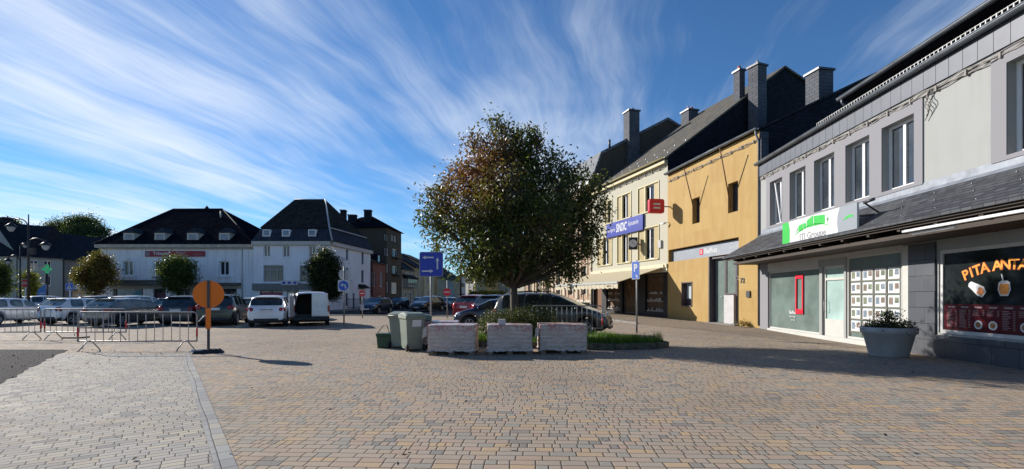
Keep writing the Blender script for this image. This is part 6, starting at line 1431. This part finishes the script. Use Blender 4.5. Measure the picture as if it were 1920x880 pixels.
# ------------------------------------------------------------------ crowd barriers
def barrier(loc, rz, label, Lb=2.6, nb=13, grp='crowd barriers on the paving'):
    e = empty('crowd_barrier', loc, label, 'barrier', grp, R(rz)); mb = MB(); h0, h1, r_ = .27, 1.10, .021
    c = []; rad = .10
    for cx_, cz_, a0 in ((Lb / 2 - rad, h1 - rad, 0), (-Lb / 2 + rad, h1 - rad, 90)):
        for k in range(5): a = R(a0 + 22.5 * k); c.append((cx_ + rad * math.cos(a), 0, cz_ + rad * math.sin(a)))
    c = [(Lb / 2, 0, h0)] + c + [(-Lb / 2, 0, h0)]
    mb.tube(c, r_, 8); mb.tube([(-Lb / 2, 0, h0), (Lb / 2, 0, h0)], r_, 8); mb.build('frame', 'galv', e, local=True)
    for k in range(nb):
        x = -Lb / 2 + Lb * (k + 1) / (nb + 1); mb = MB(); mb.tube([(x, 0, h0), (x, 0, h1)], .009, 6); mb.build('bar', 'galv', e, local=True)
    for x in (-Lb / 2 + .32, Lb / 2 - .32):
        mb = MB(); mb.tube([(x - .04, -.03, h0), (x - .10, -.24, .01)], .016, 6); mb.tube([(x + .04, .03, h0), (x + .10, .24, .01)], .016, 6); mb.tube([(x - .05, 0, h0), (x + .05, 0, h0)], .024, 6); mb.build('foot', 'galv', e, local=True)
    for x in (-Lb / 2, Lb / 2):
        mb = MB(); mb.tube([(x, 0, .40), (x, 0, .66)], r_ + .004, 8); mb.build('red_sleeve', 'red', e, local=True)
    mb = MB(); x = -Lb / 2 - .03; mb.tube([(x, 0, .5), (x - .06, 0, .5), (x - .06, 0, .42)], .01, 5); mb.build('hook', 'galv', e, local=True)
    return e
barrier((rp(258, 13.7)[0], 13.7, 0), 1.5, 'nearest crowd barrier, left of the orange disc', 3.33, 13)
barrier((rp(160, 17.2)[0], 17.2, 0), 0, 'crowd barrier in the middle, half behind the nearest one', 2.92, 13)
barrier((rp(-2, 17.2)[0], 17.2, 0), 0, 'crowd barrier cut by the left edge of the photo', 3.0, 13)
barrier((2.05, 17.9, .1), -6, 'crowd barrier standing behind the pallets against the grey people carrier', 2.6, 13)
# ------------------------------------------------------------------ signs
def post(e, x, y, h, r=.03, mat='galv', name='post', lx=0): mb = MB(); mb.tube([(lx, 0, 0), (lx, 0, h)], r, 10); return mb.build(name, mat, e, local=True)
XA, YA, ZA = Vector((1, 0, 0)), Vector((0, 1, 0)), Vector((0, 0, 1))
P = gnd(391, 662)
e = empty('temporary_sign', tuple(P), 'round orange back of a temporary sign on a stubby post with a rubber foot', 'sign', rz=R(20))
mb = MB(); mb.disc((0, .02, zz(552, P.y)), .375, XA, ZA, 40, .012); dsc = mb.build('disc', 'orange', e, local=True)
mb = MB(); zc = zz(552, P.y); mb.box(-.03, .03, -.03, .02, .1, zc + .38); mb.build('post', 'darkgrey', e, local=True)
mb = MB(); mb.box(-.06, .06, -.045, -.02, zc - .95, zc - .38); mb.build('orange_plate', 'orange', e, local=True)
mb = MB(); mb.box(-.035, .035, -.028, .0, zc - .25, zc - .2); mb.box(-.035, .035, -.028, .0, zc + .2, zc + .25); mb.build('clamp', 'galv', dsc, local=True)
mb = MB(); mb.raw([(-.36, -.2, 0), (.36, -.2, 0), (.36, .2, 0), (-.36, .2, 0), (-.26, -.12, .11), (.26, -.12, .11), (.26, .12, .11), (-.26, .12, .11)], [(0, 1, 5, 4), (1, 2, 6, 5), (2, 3, 7, 6), (3, 0, 4, 7), (4, 5, 6, 7), (3, 2, 1, 0)]); ft = mb.build('foot', 'rubber', e, local=True, bevel=.02)
mb = MB(); random.seed(2)
for k in range(9): a, b = random.uniform(-.42, -.12), random.uniform(-.2, .1); mb.box(a, a + random.uniform(.05, .2), b, b + .06, .02 + .02 * (k % 4), .06 + .02 * (k % 4), Matrix.Rotation(random.uniform(-.4, .4), 4, 'Z'))
mb.build('torn_bag', 'concrete', ft, local=True)
mb = MB(); mb.tube([(-.22, -.06, zc - .74), (-.12, -.06, zc - .62), (-.05, -.06, zc - .56)], .012, 5); mb.build('tie', 'pvc', e, local=True)
def square_panel(e, cx_, cz_, w, h, mat, back=True, edge='signwhite', y=-.035, rd=.06):
    o_ = rrect(w / 2, h / 2, rd, 4); m_ = len(o_)
    mb = MB(); mb.plate([(cx_ + a, y, cz_ + b) for a, b in o_], (0, -1, 0), .02); pb = mb.build('panel', edge, e, local=True)
    o2 = rrect(w / 2 - .018, h / 2 - .018, rd * .8, 4); mb = MB(); mb.plate([(cx_ + a, y - .0202, cz_ + b) for a, b in o2], (0, -1, 0), .003); mb.build('face', mat, pb, local=True); return pb
def arrow(par, pts, y, mat='signwhite', name='arrow'): mb = MB(); mb.plate([(a, y, b) for a, b in pts], (0, -1, 0), .003); return mb.build(name, mat, par, local=True)
# big blue one-way diagram
Yb = 15.55; Xb = rp(808, Yb)[0]; cz = zz(496, Yb)
e = empty('road_sign', (Xb, Yb, 0), 'large blue square sign with three white arrows behind the wheelie bins', 'sign')
post(e, 0, 0, zz(475, Yb)); sqp = square_panel(e, 0.02, cz, .76, .80, 'blue', y=-.04, edge='galv')
def arr(x0, z0, x1, z1, w=.022, hl=.11, hw_=.06):
    d = Vector((x1 - x0, z1 - z0)).normalized(); n_ = Vector((-d.y, d.x)); a = Vector((x0, z0)); b = Vector((x1, z1)); c = b - d * hl
    return [tuple(q) for q in (a + n_ * w, c + n_ * w, c + n_ * hw_, b, c - n_ * hw_, c - n_ * w, a - n_ * w)]
ya = -.064
arrow(sqp, arr(.10, cz + .22, -.27, cz + .22), ya); arrow(sqp, arr(.22, cz - .16, .22, cz + .22), ya); arrow(sqp, arr(-.28, cz - .22, .09, cz - .22), ya)
# blue turn-left disc below a sign seen from behind
Yc = FPX * EYE / (610 - HY); Xc = rp(645, Yc)[0]
e = empty('road_sign', (Xc, Yc, 0), 'blue turn left sign on a white square under the grey back of a round sign', 'sign')
post(e, 0, 0, zz(500, Yc), .04); mb = MB(); mb.disc((0, .06, zz(515, Yc)), .30, XA, ZA, 32, .02); mb.build('round_back', 'concrete', e, local=True)
cz = zz(536, Yc); sqp = square_panel(e, 0, cz, .60, .62, 'signwhite', y=-.05)
mb = MB(); mb.disc((0, -.0735, cz), .265, XA, ZA, 32, .004); mb.build('blue_disc', 'blue2', sqp, local=True)
arrow(sqp, [(-.17, cz + .04), (-.05, cz + .14), (-.05, cz + .075), (.07, cz + .075), (.14, cz + .02), (.14, cz - .16), (.07, cz - .16), (.07, cz - .02), (.03, cz + .01), (-.05, cz + .01), (-.05, cz - .06)], -.083)
def no_entry(x, yc, yb, label, r=.30, top=None):
    Y = FPX * EYE / (yb - HY); X = rp(x, Y)[0]; e = empty('road_sign', (X, Y, 0), label, 'sign'); cz = zz(yc, Y); post(e, 0, 0, zz(top, Y) if top else cz + r, .035)
    mb = MB(); mb.disc((0, -.04, cz), r, XA, ZA, 32, .012); q = mb.build('disc', 'red', e, local=True)
    mb = MB(); mb.box(-r * .72, r * .72, -.060, -.053, cz - r * .14, cz + r * .14); mb.build('white_bar', 'signwhite', q, local=True); return e, Y, X
e, Yn, Xn = no_entry(679.5, 550.5, 597, 'red no entry disc in front of the side wall of the white corner building', .23)
mb = MB(); mb.box(-.12, .12, -.05, -.03, zz(582, Yn), zz(571, Yn)); mb.build('small_plate', 'concrete', e, local=True)
no_entry(838.5, 548, 597, 'red no entry disc at the mouth of the side street right of the blue sign', .28, 526)
# parking sign, seen nearly edge on
Yp = 19.2; Xp = rp(1194, Yp)[0]; e = empty('road_sign', (Xp, Yp, .1), 'blue parking sign on a tall post on the grass island', 'sign')
post(e, 0, 0, zz(488, Yp) - .1, .032)
ep = empty_rot = None
cz = zz(507, Yp) - .1; T_ = Matrix.Translation((-.05, -.04, cz)) @ Matrix.Rotation(R(-62), 4, 'Z')
o_ = rrect(.22, .36, .04, 3); mb = MB(); mb.plate([T_ @ Vector((a, 0, b)) for a, b in o_], T_.to_3x3() @ Vector((0, -1, 0)), .015); q = mb.build('panel', 'signwhite', e, local=True)
o_ = rrect(.20, .34, .035, 3); mb = MB(); mb.plate([T_ @ Vector((a, -.016, b)) for a, b in o_], T_.to_3x3() @ Vector((0, -1, 0)), .003); mb.build('face', 'blue2', q, local=True)
TT = T_ @ Matrix(((1, 0, 0, 0), (0, 0, -1, -.021), (0, 1, 0, .08), (0, 0, 0, 1)))
mb = MB(); mb.text('P', .40, TT, .002, bold=.015); mb.box(.04, .12, -.022, -.018, -.29, -.22, T_); mb.box(-.02, .10, -.022, -.018, -.21, -.19, T_); mb.build('lettering', 'signwhite', q, local=True)
# far signs
Y = 42; X = rp(48, Y)[0]; cz = zz(531.5, Y); e = empty('stop_sign', (X, Y, 0), 'red octagonal stop sign in front of the pale house', 'sign'); post(e, 0, 0, cz, .05, 'pvc')
oc = [(.40 * math.cos(R(22.5 + 45 * k)), .40 * math.sin(R(22.5 + 45 * k))) for k in range(8)]
mb = MB(); mb.plate([(a, -.05, cz + b) for a, b in oc], (0, -1, 0), .015); q = mb.build('panel', 'signwhite', e, local=True)
mb = MB(); mb.plate([(a * .93, -.066, cz + b * .93) for a, b in oc], (0, -1, 0), .004); mb.build('face', 'red', q, local=True)
mb = MB(); mb.text('STOP', .28, Matrix(((1, 0, 0, 0), (0, 0, -1, -.072), (0, 1, 0, cz), (0, 0, 0, 1))), .002, bold=.01, fitw=.6); mb.build('lettering', 'signwhite', q, local=True)
Y = 38; X = rp(131.5, Y)[0]; cz = zz(538, Y); e = empty('crossing_sign', (X, Y, 0), 'blue pedestrian crossing sign with a white triangle left of the autumn tree', 'sign'); post(e, 0, 0, cz + .3, .045, 'pvc')
sqp = square_panel(e, 0, cz, .60, .56, 'blue2', y=-.05); arrow(sqp, [(-.2, cz - .17), (.2, cz - .17), (0, cz + .2)], -.075, name='triangle'); arrow(sqp, [(-.02, cz - .13), (.03, cz - .13), (.035, cz + .02), (0, cz + .1), (-.03, cz + .02)], -.079, 'black', 'walking_figure')
mb = MB(); mb.disc((-.02, -.05, zz(527, Y)), .14, XA, ZA, 20, .01); mb.build('round_plate', 'tan', e, local=True)
Y = 50; X = rp(75, Y)[0]; e = empty('banner_flag', (X, Y, 0), 'leaning blue and white advertising flag beside the pharmacy', 'flag')
mb = MB(); o_ = [(-.42, .3), (.25, .3), (.62, 1.8), (.68, 2.75), (.35, 2.7), (-.25, 2.2), (-.38, 1.4)]
mb.plate([(a, 0, b) for a, b in o_], (0, 1, 0), .02); q = mb.build('cloth', plain('flag blue', (.06, .17, .42), .7, var=.3, scale=1), e, local=True)
mb = MB()
for k in range(5): mb.box(-.2 + .04 * k, .25 + .05 * k, -.012, -.004, .7 + .28 * k, .78 + .28 * k)
mb.build('flag_lines', 'signwhite', q, local=True); mb = MB(); mb.tube([(.35, 0, 0), (.70, 0, 2.75)], .02, 6); mb.build('pole', 'galv', e, local=True)
Y = 30; q = rp(1064 - 52, Y)
Y = 33; X = rp(1011, Y)[0]; e = empty('parking_meter_sign', (X, Y, 0), 'small blue and white sign in front of the brick building, behind the big tree', 'sign'); post(e, 0, 0, zz(510, Y), .035)
mb = MB(); mb.box(-.14, .14, -.05, -.02, zz(530, Y), zz(512, Y)); q = mb.build('panel', 'blue2', e, local=True); mb = MB(); mb.box(-.14, .14, -.055, -.0505, zz(516.5, Y), zz(512, Y)); mb.build('white_top', 'signwhite', q, local=True)
Y = 60; X = rp(855, Y)[0]
# ------------------------------------------------------------------ street lamps
def lantern(e, x, y, z, s=1.0):
    mb = MB(); mb.lathe([(.03 * s, .32 * s), (.05 * s, .22 * s), (.16 * s, .16 * s), (.30 * s, .02 * s), (.30 * s, -.02 * s), (0, .0)], (x, y, z), n=16); h = mb.build('lantern', 'black', e, local=True)
    mb = MB(); mb.lathe([(.2 * s, -.02), (.19 * s, -.16 * s), (.11 * s, -.30 * s), (0, -.34 * s)], (x, y, z), n=16); mb.build('globe', plain('milk glass', (.30, .34, .36), .2), h, local=True)
def arm(e, p0, p1, h, r=.035):
    p0, p1 = Vector(p0), Vector(p1); pts = []
    d = p1 - p0
    for k in range(15): t = k / 14; pts.append(p0 + Vector((d.x, d.y, 0)) * (.5 - .5 * math.cos(math.pi * t)) + Vector((0, 0, d.z * t + h * math.sin(math.pi * t))))
    mb = MB(); mb.tube(pts, r, 7); return mb.build('arm', 'black', e, local=True)
Y = 31; X = rp(53.5, Y)[0]
e = empty('street_lamp', (X, Y, 0), 'tall black street lamp with curved arms standing among the cars at the left', 'street lamp')
mb = MB(); mb.tube([(0, 0, 0), (0, 0, 1.2)], .10, 12); mb.tube([(0, 0, 1.2), (0, 0, zz(470, Y)), (0, 0, zz(402, Y))], [.075, .065, .03], 12); mb.build('post', 'black', e, local=True)
def at_l(x, y): return (rp(x, Y)[0] - X, 0, zz(y, Y))
q = at_l(21, 425); arm(e, at_l(52.5, 428), q, .55); lantern(e, q[0], 0, q[2])
q = at_l(86, 460); arm(e, at_l(54, 455), q, .35); lantern(e, q[0], 0, q[2])
mb = MB(); q = at_l(59, 471); mb.box(q[0] - .12, q[0] + .22, -.1, .1, q[2] - .22, q[2] + .2); mb.build('loudspeaker', 'black', e, local=True)
for y in (430, 455, 480): q = at_l(53.5, y); mb = MB(); mb.lathe([(.08, -.06), (.1, 0), (.08, .06)], (0, 0, q[2]), n=12); mb.build('collar', 'black', e, local=True)
Y = 40; X = rp(38, Y)[0]
e = empty('street_lamp', (X, Y, 0), 'second black street lamp farther back in front of the cream end wall', 'street lamp')
mb = MB(); mb.tube([(0, 0, 0), (0, 0, 1.2)], .10, 10); mb.tube([(0, 0, 1.2), (0, 0, zz(462, Y))], [.07, .04], 10); mb.build('post', 'black', e, local=True)
q = at_l(15, 490); arm(e, at_l(37, 492), q, .55); lantern(e, q[0], 0, q[2])
q = at_l(47, 460); arm(e, at_l(38, 462), q, .2); lantern(e, q[0], 0, q[2], .7)
Y = 42; X = rp(864, Y)[0]; e = empty('street_lamp', (X, Y, 0), 'dark post at the mouth of the side street just left of the big tree', 'street lamp')
mb = MB(); mb.tube([(0, 0, 0), (0, 0, 1.0)], .12, 10); mb.tube([(0, 0, 1), (0, 0, 6.8)], [.09, .06], 10); mb.build('post', 'black', e, local=True); q = at_l(872, 440); arm(e, at_l(864, 440), q, .3); lantern(e, q[0], 0, q[2])
# ------------------------------------------------------------------ pallets of wrapped setts
def film(name, c):
    t = NT(name); p = t.obj(); x, y, z = t.sep(p)
    n1 = t.noise(t.comb(t.m('MULTIPLY', x, 3.0), t.m('MULTIPLY', y, 3.0), t.m('MULTIPLY', z, 9.0)), 2.2, 6, .7, .8)
    rows = t.m('MULTIPLY', t.rng(t.m('ABSOLUTE', t.m('SUBTRACT', t.m('FRACT', t.m('DIVIDE', z, .11)), .5)), .40, .49), .6)
    cc = t.ramp(n1, [(.25, tuple(q * .62 for q in c)), (.45, c), (.60, (.55, .45, .40)), (.78, (.68, .59, .54))])
    cc = t.mix(t.m('MULTIPLY', rows, t.rng(t.noise(p, 2.0, 3), .35, .6)), cc, (.12, .10, .10))
    band = t.m('MULTIPLY', t.rng(z, .58, .66), t.rng(t.noise(t.comb(t.m('MULTIPLY', x, 14), y, t.m('MULTIPLY', z, 10)), 1.3, 4, .7), .50, .56))
    cc = t.mix(t.m('MULTIPLY', band, .75), cc, (.38, .09, .10))
    t.bump(t.noise(t.comb(t.m('MULTIPLY', x, 5), t.m('MULTIPLY', y, 5), t.m('MULTIPLY', z, 2)), 3.5, 6, .7, 1.2), .9, .03)
    return t.set(cc, t.rng(n1, .3, .7, .20, .5), 0, .6, Coat_Weight=.35, Coat_Roughness=.15)
fm = film('film over setts', (.44, .345, .295))
def pallet(loc, rz, label, seed, w=1.20, dp=.95, hs=.66, flap=0):
    rg_ = random.Random(seed); e = empty('paver_pallet', loc, label, 'pallet', 'wrapped pallets of paving stones', R(rz))
    mb = MB()
    for y in (-dp / 2 + .05, 0, dp / 2 - .05):
        for x in (-w / 2 + .08, 0, w / 2 - .08): mb.box(x - .07, x + .07, y - .05, y + .05, .02, .10)
        mb.box(-w / 2, w / 2, y - .05, y + .05, 0, .021)
    for k in range(7): y = -dp / 2 + (dp - .1) * k / 6; mb.box(-w / 2, w / 2, y, y + .1, .10, .123)
    mb.build('pallet_base', 'wood', e, local=True)
    # the stack: a cuboid of stones, each course a little out of line
    mb = MB(); nz, nx, ny_ = 6, 5, 5; ch = hs / nz
    for k in range(nz):
        ox, oy = rg_.uniform(-.010, .010), rg_.uniform(-.012, .012); xw = (w - .05) / nx
        for i in range(nx):
            for j in range(ny_):
                if 0 < i < nx - 1 and 0 < j < ny_ - 1 and k < nz - 1: continue
                x0 = -w / 2 + .025 + i * xw + ox; yw = (dp - .04) / ny_; y0 = -dp / 2 + .02 + j * yw + oy; jx, jy = rg_.uniform(-.008, .008), rg_.uniform(-.008, .008)
                mb.box(x0 + jx, x0 + xw - .006 + jx, y0 + jy, y0 + yw - .006 + jy, .125 + k * ch, .125 + (k + 1) * ch - .006)
    mb.build('stone_stack', plain('wrapped setts', (.27, .24, .21), .85, var=.3, scale=5, bump=.3), e, local=True)
    # shrunk film: subdivided shell pressed on the stack with crumples
    bm = bmesh.new(); bmesh.ops.create_cube(bm, size=1); bmesh.ops.delete(bm, geom=[f for f in bm.faces if f.normal.z < -.5], context='FACES_ONLY')
    bmesh.ops.subdivide_edges(bm, edges=bm.edges[:], cuts=22, use_grid_fill=True)
    for v in bm.verts:
        p = Vector((v.co.x * (w + .012), v.co.y * (dp + .012), (v.co.z + .5) * (hs + .035) + .10))
        nn = noise.noise_vector(Vector((p.x * 5, p.y * 5, p.z * 8 + seed * 5))) * .012 + noise.noise_vector(Vector((p.x * 16, p.y * 16, p.z * 16 + seed))) * .007
        crs = .006 * math.cos(p.z / ch * 2 * math.pi)
        p += nn; p.x *= 1 + crs; p.y *= 1 + crs
        if v.co.z < -.49: p.x *= 1.03; p.y *= 1.03; p.z += rg_.uniform(-.02, .03)
        v.co = p
    if flap:     # loose film hanging off one corner
        vv = [bm.verts.new((flap * (w / 2 + .02) + a, b, c)) for a, b, c in ((0, -dp / 2 - .01, hs + .13), (flap * .02, -dp / 2 - .02, hs - .15), (flap * .13, -dp / 2 - .08, hs - .22), (flap * .10, -dp / 2 - .04, hs + .05))]
        bm.faces.new(vv)
    me = bpy.data.meshes.new('wrapping'); bm.to_mesh(me); bm.free(); o = bpy.data.objects.new('wrapping', me); col.objects.link(o); o.parent = e; me.materials.append(fm)
    for p in me.polygons: p.use_smooth = True
    return e
Yp1 = 12.98
pallet((rp(851, Yp1)[0], Yp1 + .05, 0), -2, 'left front pallet of wrapped paving stones beside the wheelie bins', 1, 1.22, flap=-1)
pallet((rp(954, Yp1)[0] + .01, Yp1 + .12, 0), 3, 'middle pallet of wrapped paving stones with a loose stone on top', 2, 1.18)
pallet((rp(1055, Yp1)[0], Yp1 + .32, 0), 1, 'right front pallet of wrapped paving stones beside the grass', 3, 1.26, flap=-1)
pallet((rp(822, 14.6)[0], 14.75, 0), 4, 'rear pallet of paving stones half hidden behind the left front pallet', 4, 1.2)
mb = MB(); mb.box(-.10, .10, -.06, .06, 0, .14); o = mb.build('paving_stone', 'concrete', loc=(rp(941, 12.75)[0], 12.75, .80), local=True, label='single loose paving stone on top of the middle pallet', cat='paving stone', bevel=.01)
# ------------------------------------------------------------------ bins
def wheelie(loc, rz, label, lid_open=0, w=.58, d=.72, h=1.0):
    e = empty('wheelie_bin', loc, label, 'bin', 'grey green wheelie bins', R(rz)); mb = MB()
    def ring(k, z): return [(-w / 2 * k, -d / 2 * k, z), (w / 2 * k, -d / 2 * k, z), (w / 2 * k, d / 2 * k, z), (-w / 2 * k, d / 2 * k, z)]
    rs = [ring(.78, .05), ring(.80, .30), ring(.93, h - .12), ring(.94, h - .10), ring(1.02, h - .09), ring(1.02, h - .02)]
    v = [p for r__ in rs for p in r__]; mb.raw(v, [(3, 2, 1, 0)] + [(i * 4 + k, i * 4 + (k + 1) % 4, i * 4 + 4 + (k + 1) % 4, i * 4 + 4 + k) for i in range(5) for k in range(4)] + [(20, 21, 22, 23)]); mb.build('bin_body', 'plastic_g', e, local=True, bevel=.015)
    mb = MB(); n_ = 8; v = []
    for i in range(n_ + 1):
        y = -d / 2 * 1.06 + d * 1.06 * i / n_; zt = h + .02 + .075 * math.sin(math.pi * i / n_) ** .6; v += [(-w / 2 * 1.05, y, h - .015), (-w / 2 * 1.03, y, zt - .03), (-w / 2 * .85, y, zt), (w / 2 * .85, y, zt), (w / 2 * 1.03, y, zt - .03), (w / 2 * 1.05, y, h - .015)]
    mb.raw(v, [(i * 6 + k, i * 6 + k + 1, i * 6 + k + 7, i * 6 + k + 6) for i in range(n_) for k in range(5)] + [(5, 4, 3, 2, 1, 0), tuple(range(n_ * 6, n_ * 6 + 6))], False); lid = mb.build('lid', 'plastic_g', e, local=True, bevel=.008)
    mb = MB(); mb.tube([(-w / 2 * .8, d / 2 + .04, h - .02), (w / 2 * .8, d / 2 + .04, h - .02)], .018, 8); mb.tube([(-w / 2 * .8, d / 2 - .05, h - .03), (-w / 2 * .8, d / 2 + .04, h - .02)], .015, 6); mb.tube([(w / 2 * .8, d / 2 - .05, h - .03), (w / 2 * .8, d / 2 + .04, h - .02)], .015, 6); mb.build('handle', 'plastic_g', e, local=True)
    for s_ in (-1, 1):
        mb = MB(); mb.lathe([(.03, -.025), (.09, -.025), (.10, -.01), (.10, .01), (.09, .025), (.03, .025)], (s_ * (w / 2 * .86), d / 2 * .86, .10), 'X', 18); mb.lathe([(0, s_ * .015), (.05, s_ * .02)], (s_ * (w / 2 * .86), d / 2 * .86, .10), 'X', 18); mb.build('wheel', 'rubber', e, local=True)
    return e
wb = wheelie((rp(773, 13.9)[0], 13.85, 0), -150, 'front grey green wheelie bin with a white label facing the square')
mb = MB(); mb.box(-.13, .13, 0, .004, -.10, .10, Matrix.Translation((-.03, .345, .79)) @ Matrix.Rotation(R(-9), 4, 'X')); mb.build('paper_label', 'signwhite', wb, local=True)
wheelie((rp(756, 14.6)[0], 14.55, 0), 160, 'second grey green wheelie bin behind the labelled one')
wheelie((rp(786, 14.7)[0], 14.75, 0), 100, 'third wheelie bin squeezed between the labelled bin and the pallets', h=.92)
def caddy(loc, rz, label, k=1.0, hd=True):
    e = empty('food_caddy', loc, label, 'bin', None, R(rz)); mb = MB()
    def ring(s_, z): return [(-.2 * s_ * k, -.16 * s_ * k, z), (.2 * s_ * k, -.16 * s_ * k, z), (.2 * s_ * k, .16 * s_ * k, z), (-.2 * s_ * k, .16 * s_ * k, z)]
    rs = [ring(.85, 0), ring(.97, .34 * k), ring(1.06, .35 * k), ring(1.06, .39 * k)]; v = [p for r__ in rs for p in r__]
    mb.raw(v, [(3, 2, 1, 0)] + [(i * 4 + q, i * 4 + (q + 1) % 4, i * 4 + 4 + (q + 1) % 4, i * 4 + 4 + q) for i in range(3) for q in range(4)] + [(12, 13, 14, 15)]); mb.build('bin_body', 'plastic_dg', e, local=True, bevel=.012)
    mb = MB(); mb.box(-.22 * k, .22 * k, -.18 * k, .18 * k, .392 * k, .43 * k); mb.build('lid', 'plastic_dg', e, local=True, bevel=.012)
    if hd: mb = MB(); mb.tube([(-.2 * k, -.0, .42 * k), (-.02, .02, .66 * k), (.08, .02, .66 * k), (.16 * k, 0, .42 * k)], .012, 6); mb.build('handle', 'plastic_dg', e, local=True)
    return e
caddy((rp(721, 14.55)[0], 14.5, 0), 6, 'small dark green food bin with raised handle left of the wheelie bins', 1.02)
caddy((rp(735, 14.9)[0], 14.9, 0), -15, 'second small dark green bin tucked against the wheelie bin', .98, False)
# ------------------------------------------------------------------ planter
Pp = gnd(1666, 668)
e = empty('flower_pot', (Pp.x, Pp.y, 0), 'large pale round flower pot with dark planting in front of the listings window', 'planter')
mb = MB(); mb.lathe([(0, 0), (.40, 0), (.42, .03), (.55, .58), (.60, .60), (.615, .74), (.59, .76), (.55, .74), (.52, .60), (0, .60)], (0, 0, 0), n=48); mb.build('pot', plain('pale grey pot', (.36, .355, .35), .7, var=.15, bump=.2), e, local=True)
mb = MB(); mb.lathe([(0, .70), (.54, .70)], (0, 0, 0), n=32); mb.build('soil', 'soil', e, local=True)
rg_ = random.Random(8); lb = MB()
for k in range(170):
    a = rg_.uniform(0, 6.28); q = rg_.uniform(.15, .58); leaves(lb, rg_, Vector((q * math.cos(a), q * math.sin(a), .76 + .08 * rg_.random())), 12, .14, .06)
for k in range(70): leaves(lb, rg_, Vector((rg_.gauss(-.02, .12), rg_.gauss(0, .12), .80 + .36 * rg_.random())), 9, .12, .06)
lb.build('planting', lm_d, e, local=True)
sw_ = MB()
for k in range(8): a = rg_.uniform(0, 6.28); sw_.tube([(0.03 * math.cos(a), .03 * math.sin(a), .7), (rg_.gauss(0, .10), rg_.gauss(0, .10), rg_.uniform(1.0, 1.22))], .006, 4)
sw_.build('stem', 'bark', e, local=True)
# weed at the bank wall, litter of leaves, drain cover
q = F2.P(F2.px(1404, 0)[0], .2, .1)
rg_ = random.Random(14); lb = MB()
for k in range(60): leaves(lb, rg_, Vector((rg_.gauss(0, .28), rg_.gauss(0, .06), .10 + .14 * rg_.random())), 8, .14, .10, .25)
lb.build('weed', lm_o, loc=tuple(q), local=True, label='clump of dry weeds at the foot of the ochre wall', cat='weed')
rg_ = random.Random(15); lb = MB()
for k in range(420):
    r_ = rg_.random()
    if r_ < .45: x, y = rg_.uniform(-14, -9), rg_.uniform(8.5, 14)
    elif r_ < .8: x, y = rg_.uniform(-6, 8), rg_.uniform(3.2, 13)
    else: x, y = rg_.uniform(8, 11), rg_.uniform(9, 20)
    leaves(lb, rg_, Vector((x, y, .022 + gz(x, y))), 1, .02, .055, .5, droop=0)
for i, v in enumerate(lb.v): lb.v[i] = (v[0], v[1], max(.012, min(v[2], .05)))
lb.build('fallen_leaves', plain('brown leaf', (.10, .05, .025), .9, var=.5), kind='stuff', label='fallen brown leaves scattered over the paving', cat='leaves')
q = gnd(153, 634); mb = MB(); mb.box(q.x - .5, q.x + .1, q.y - .25, q.y + .25, .002, .05); mb.build('wood_offcut', 'wood', loc=tuple(q), label='flat dark plank end lying behind the nearest barrier', cat='plank', bevel=.01)
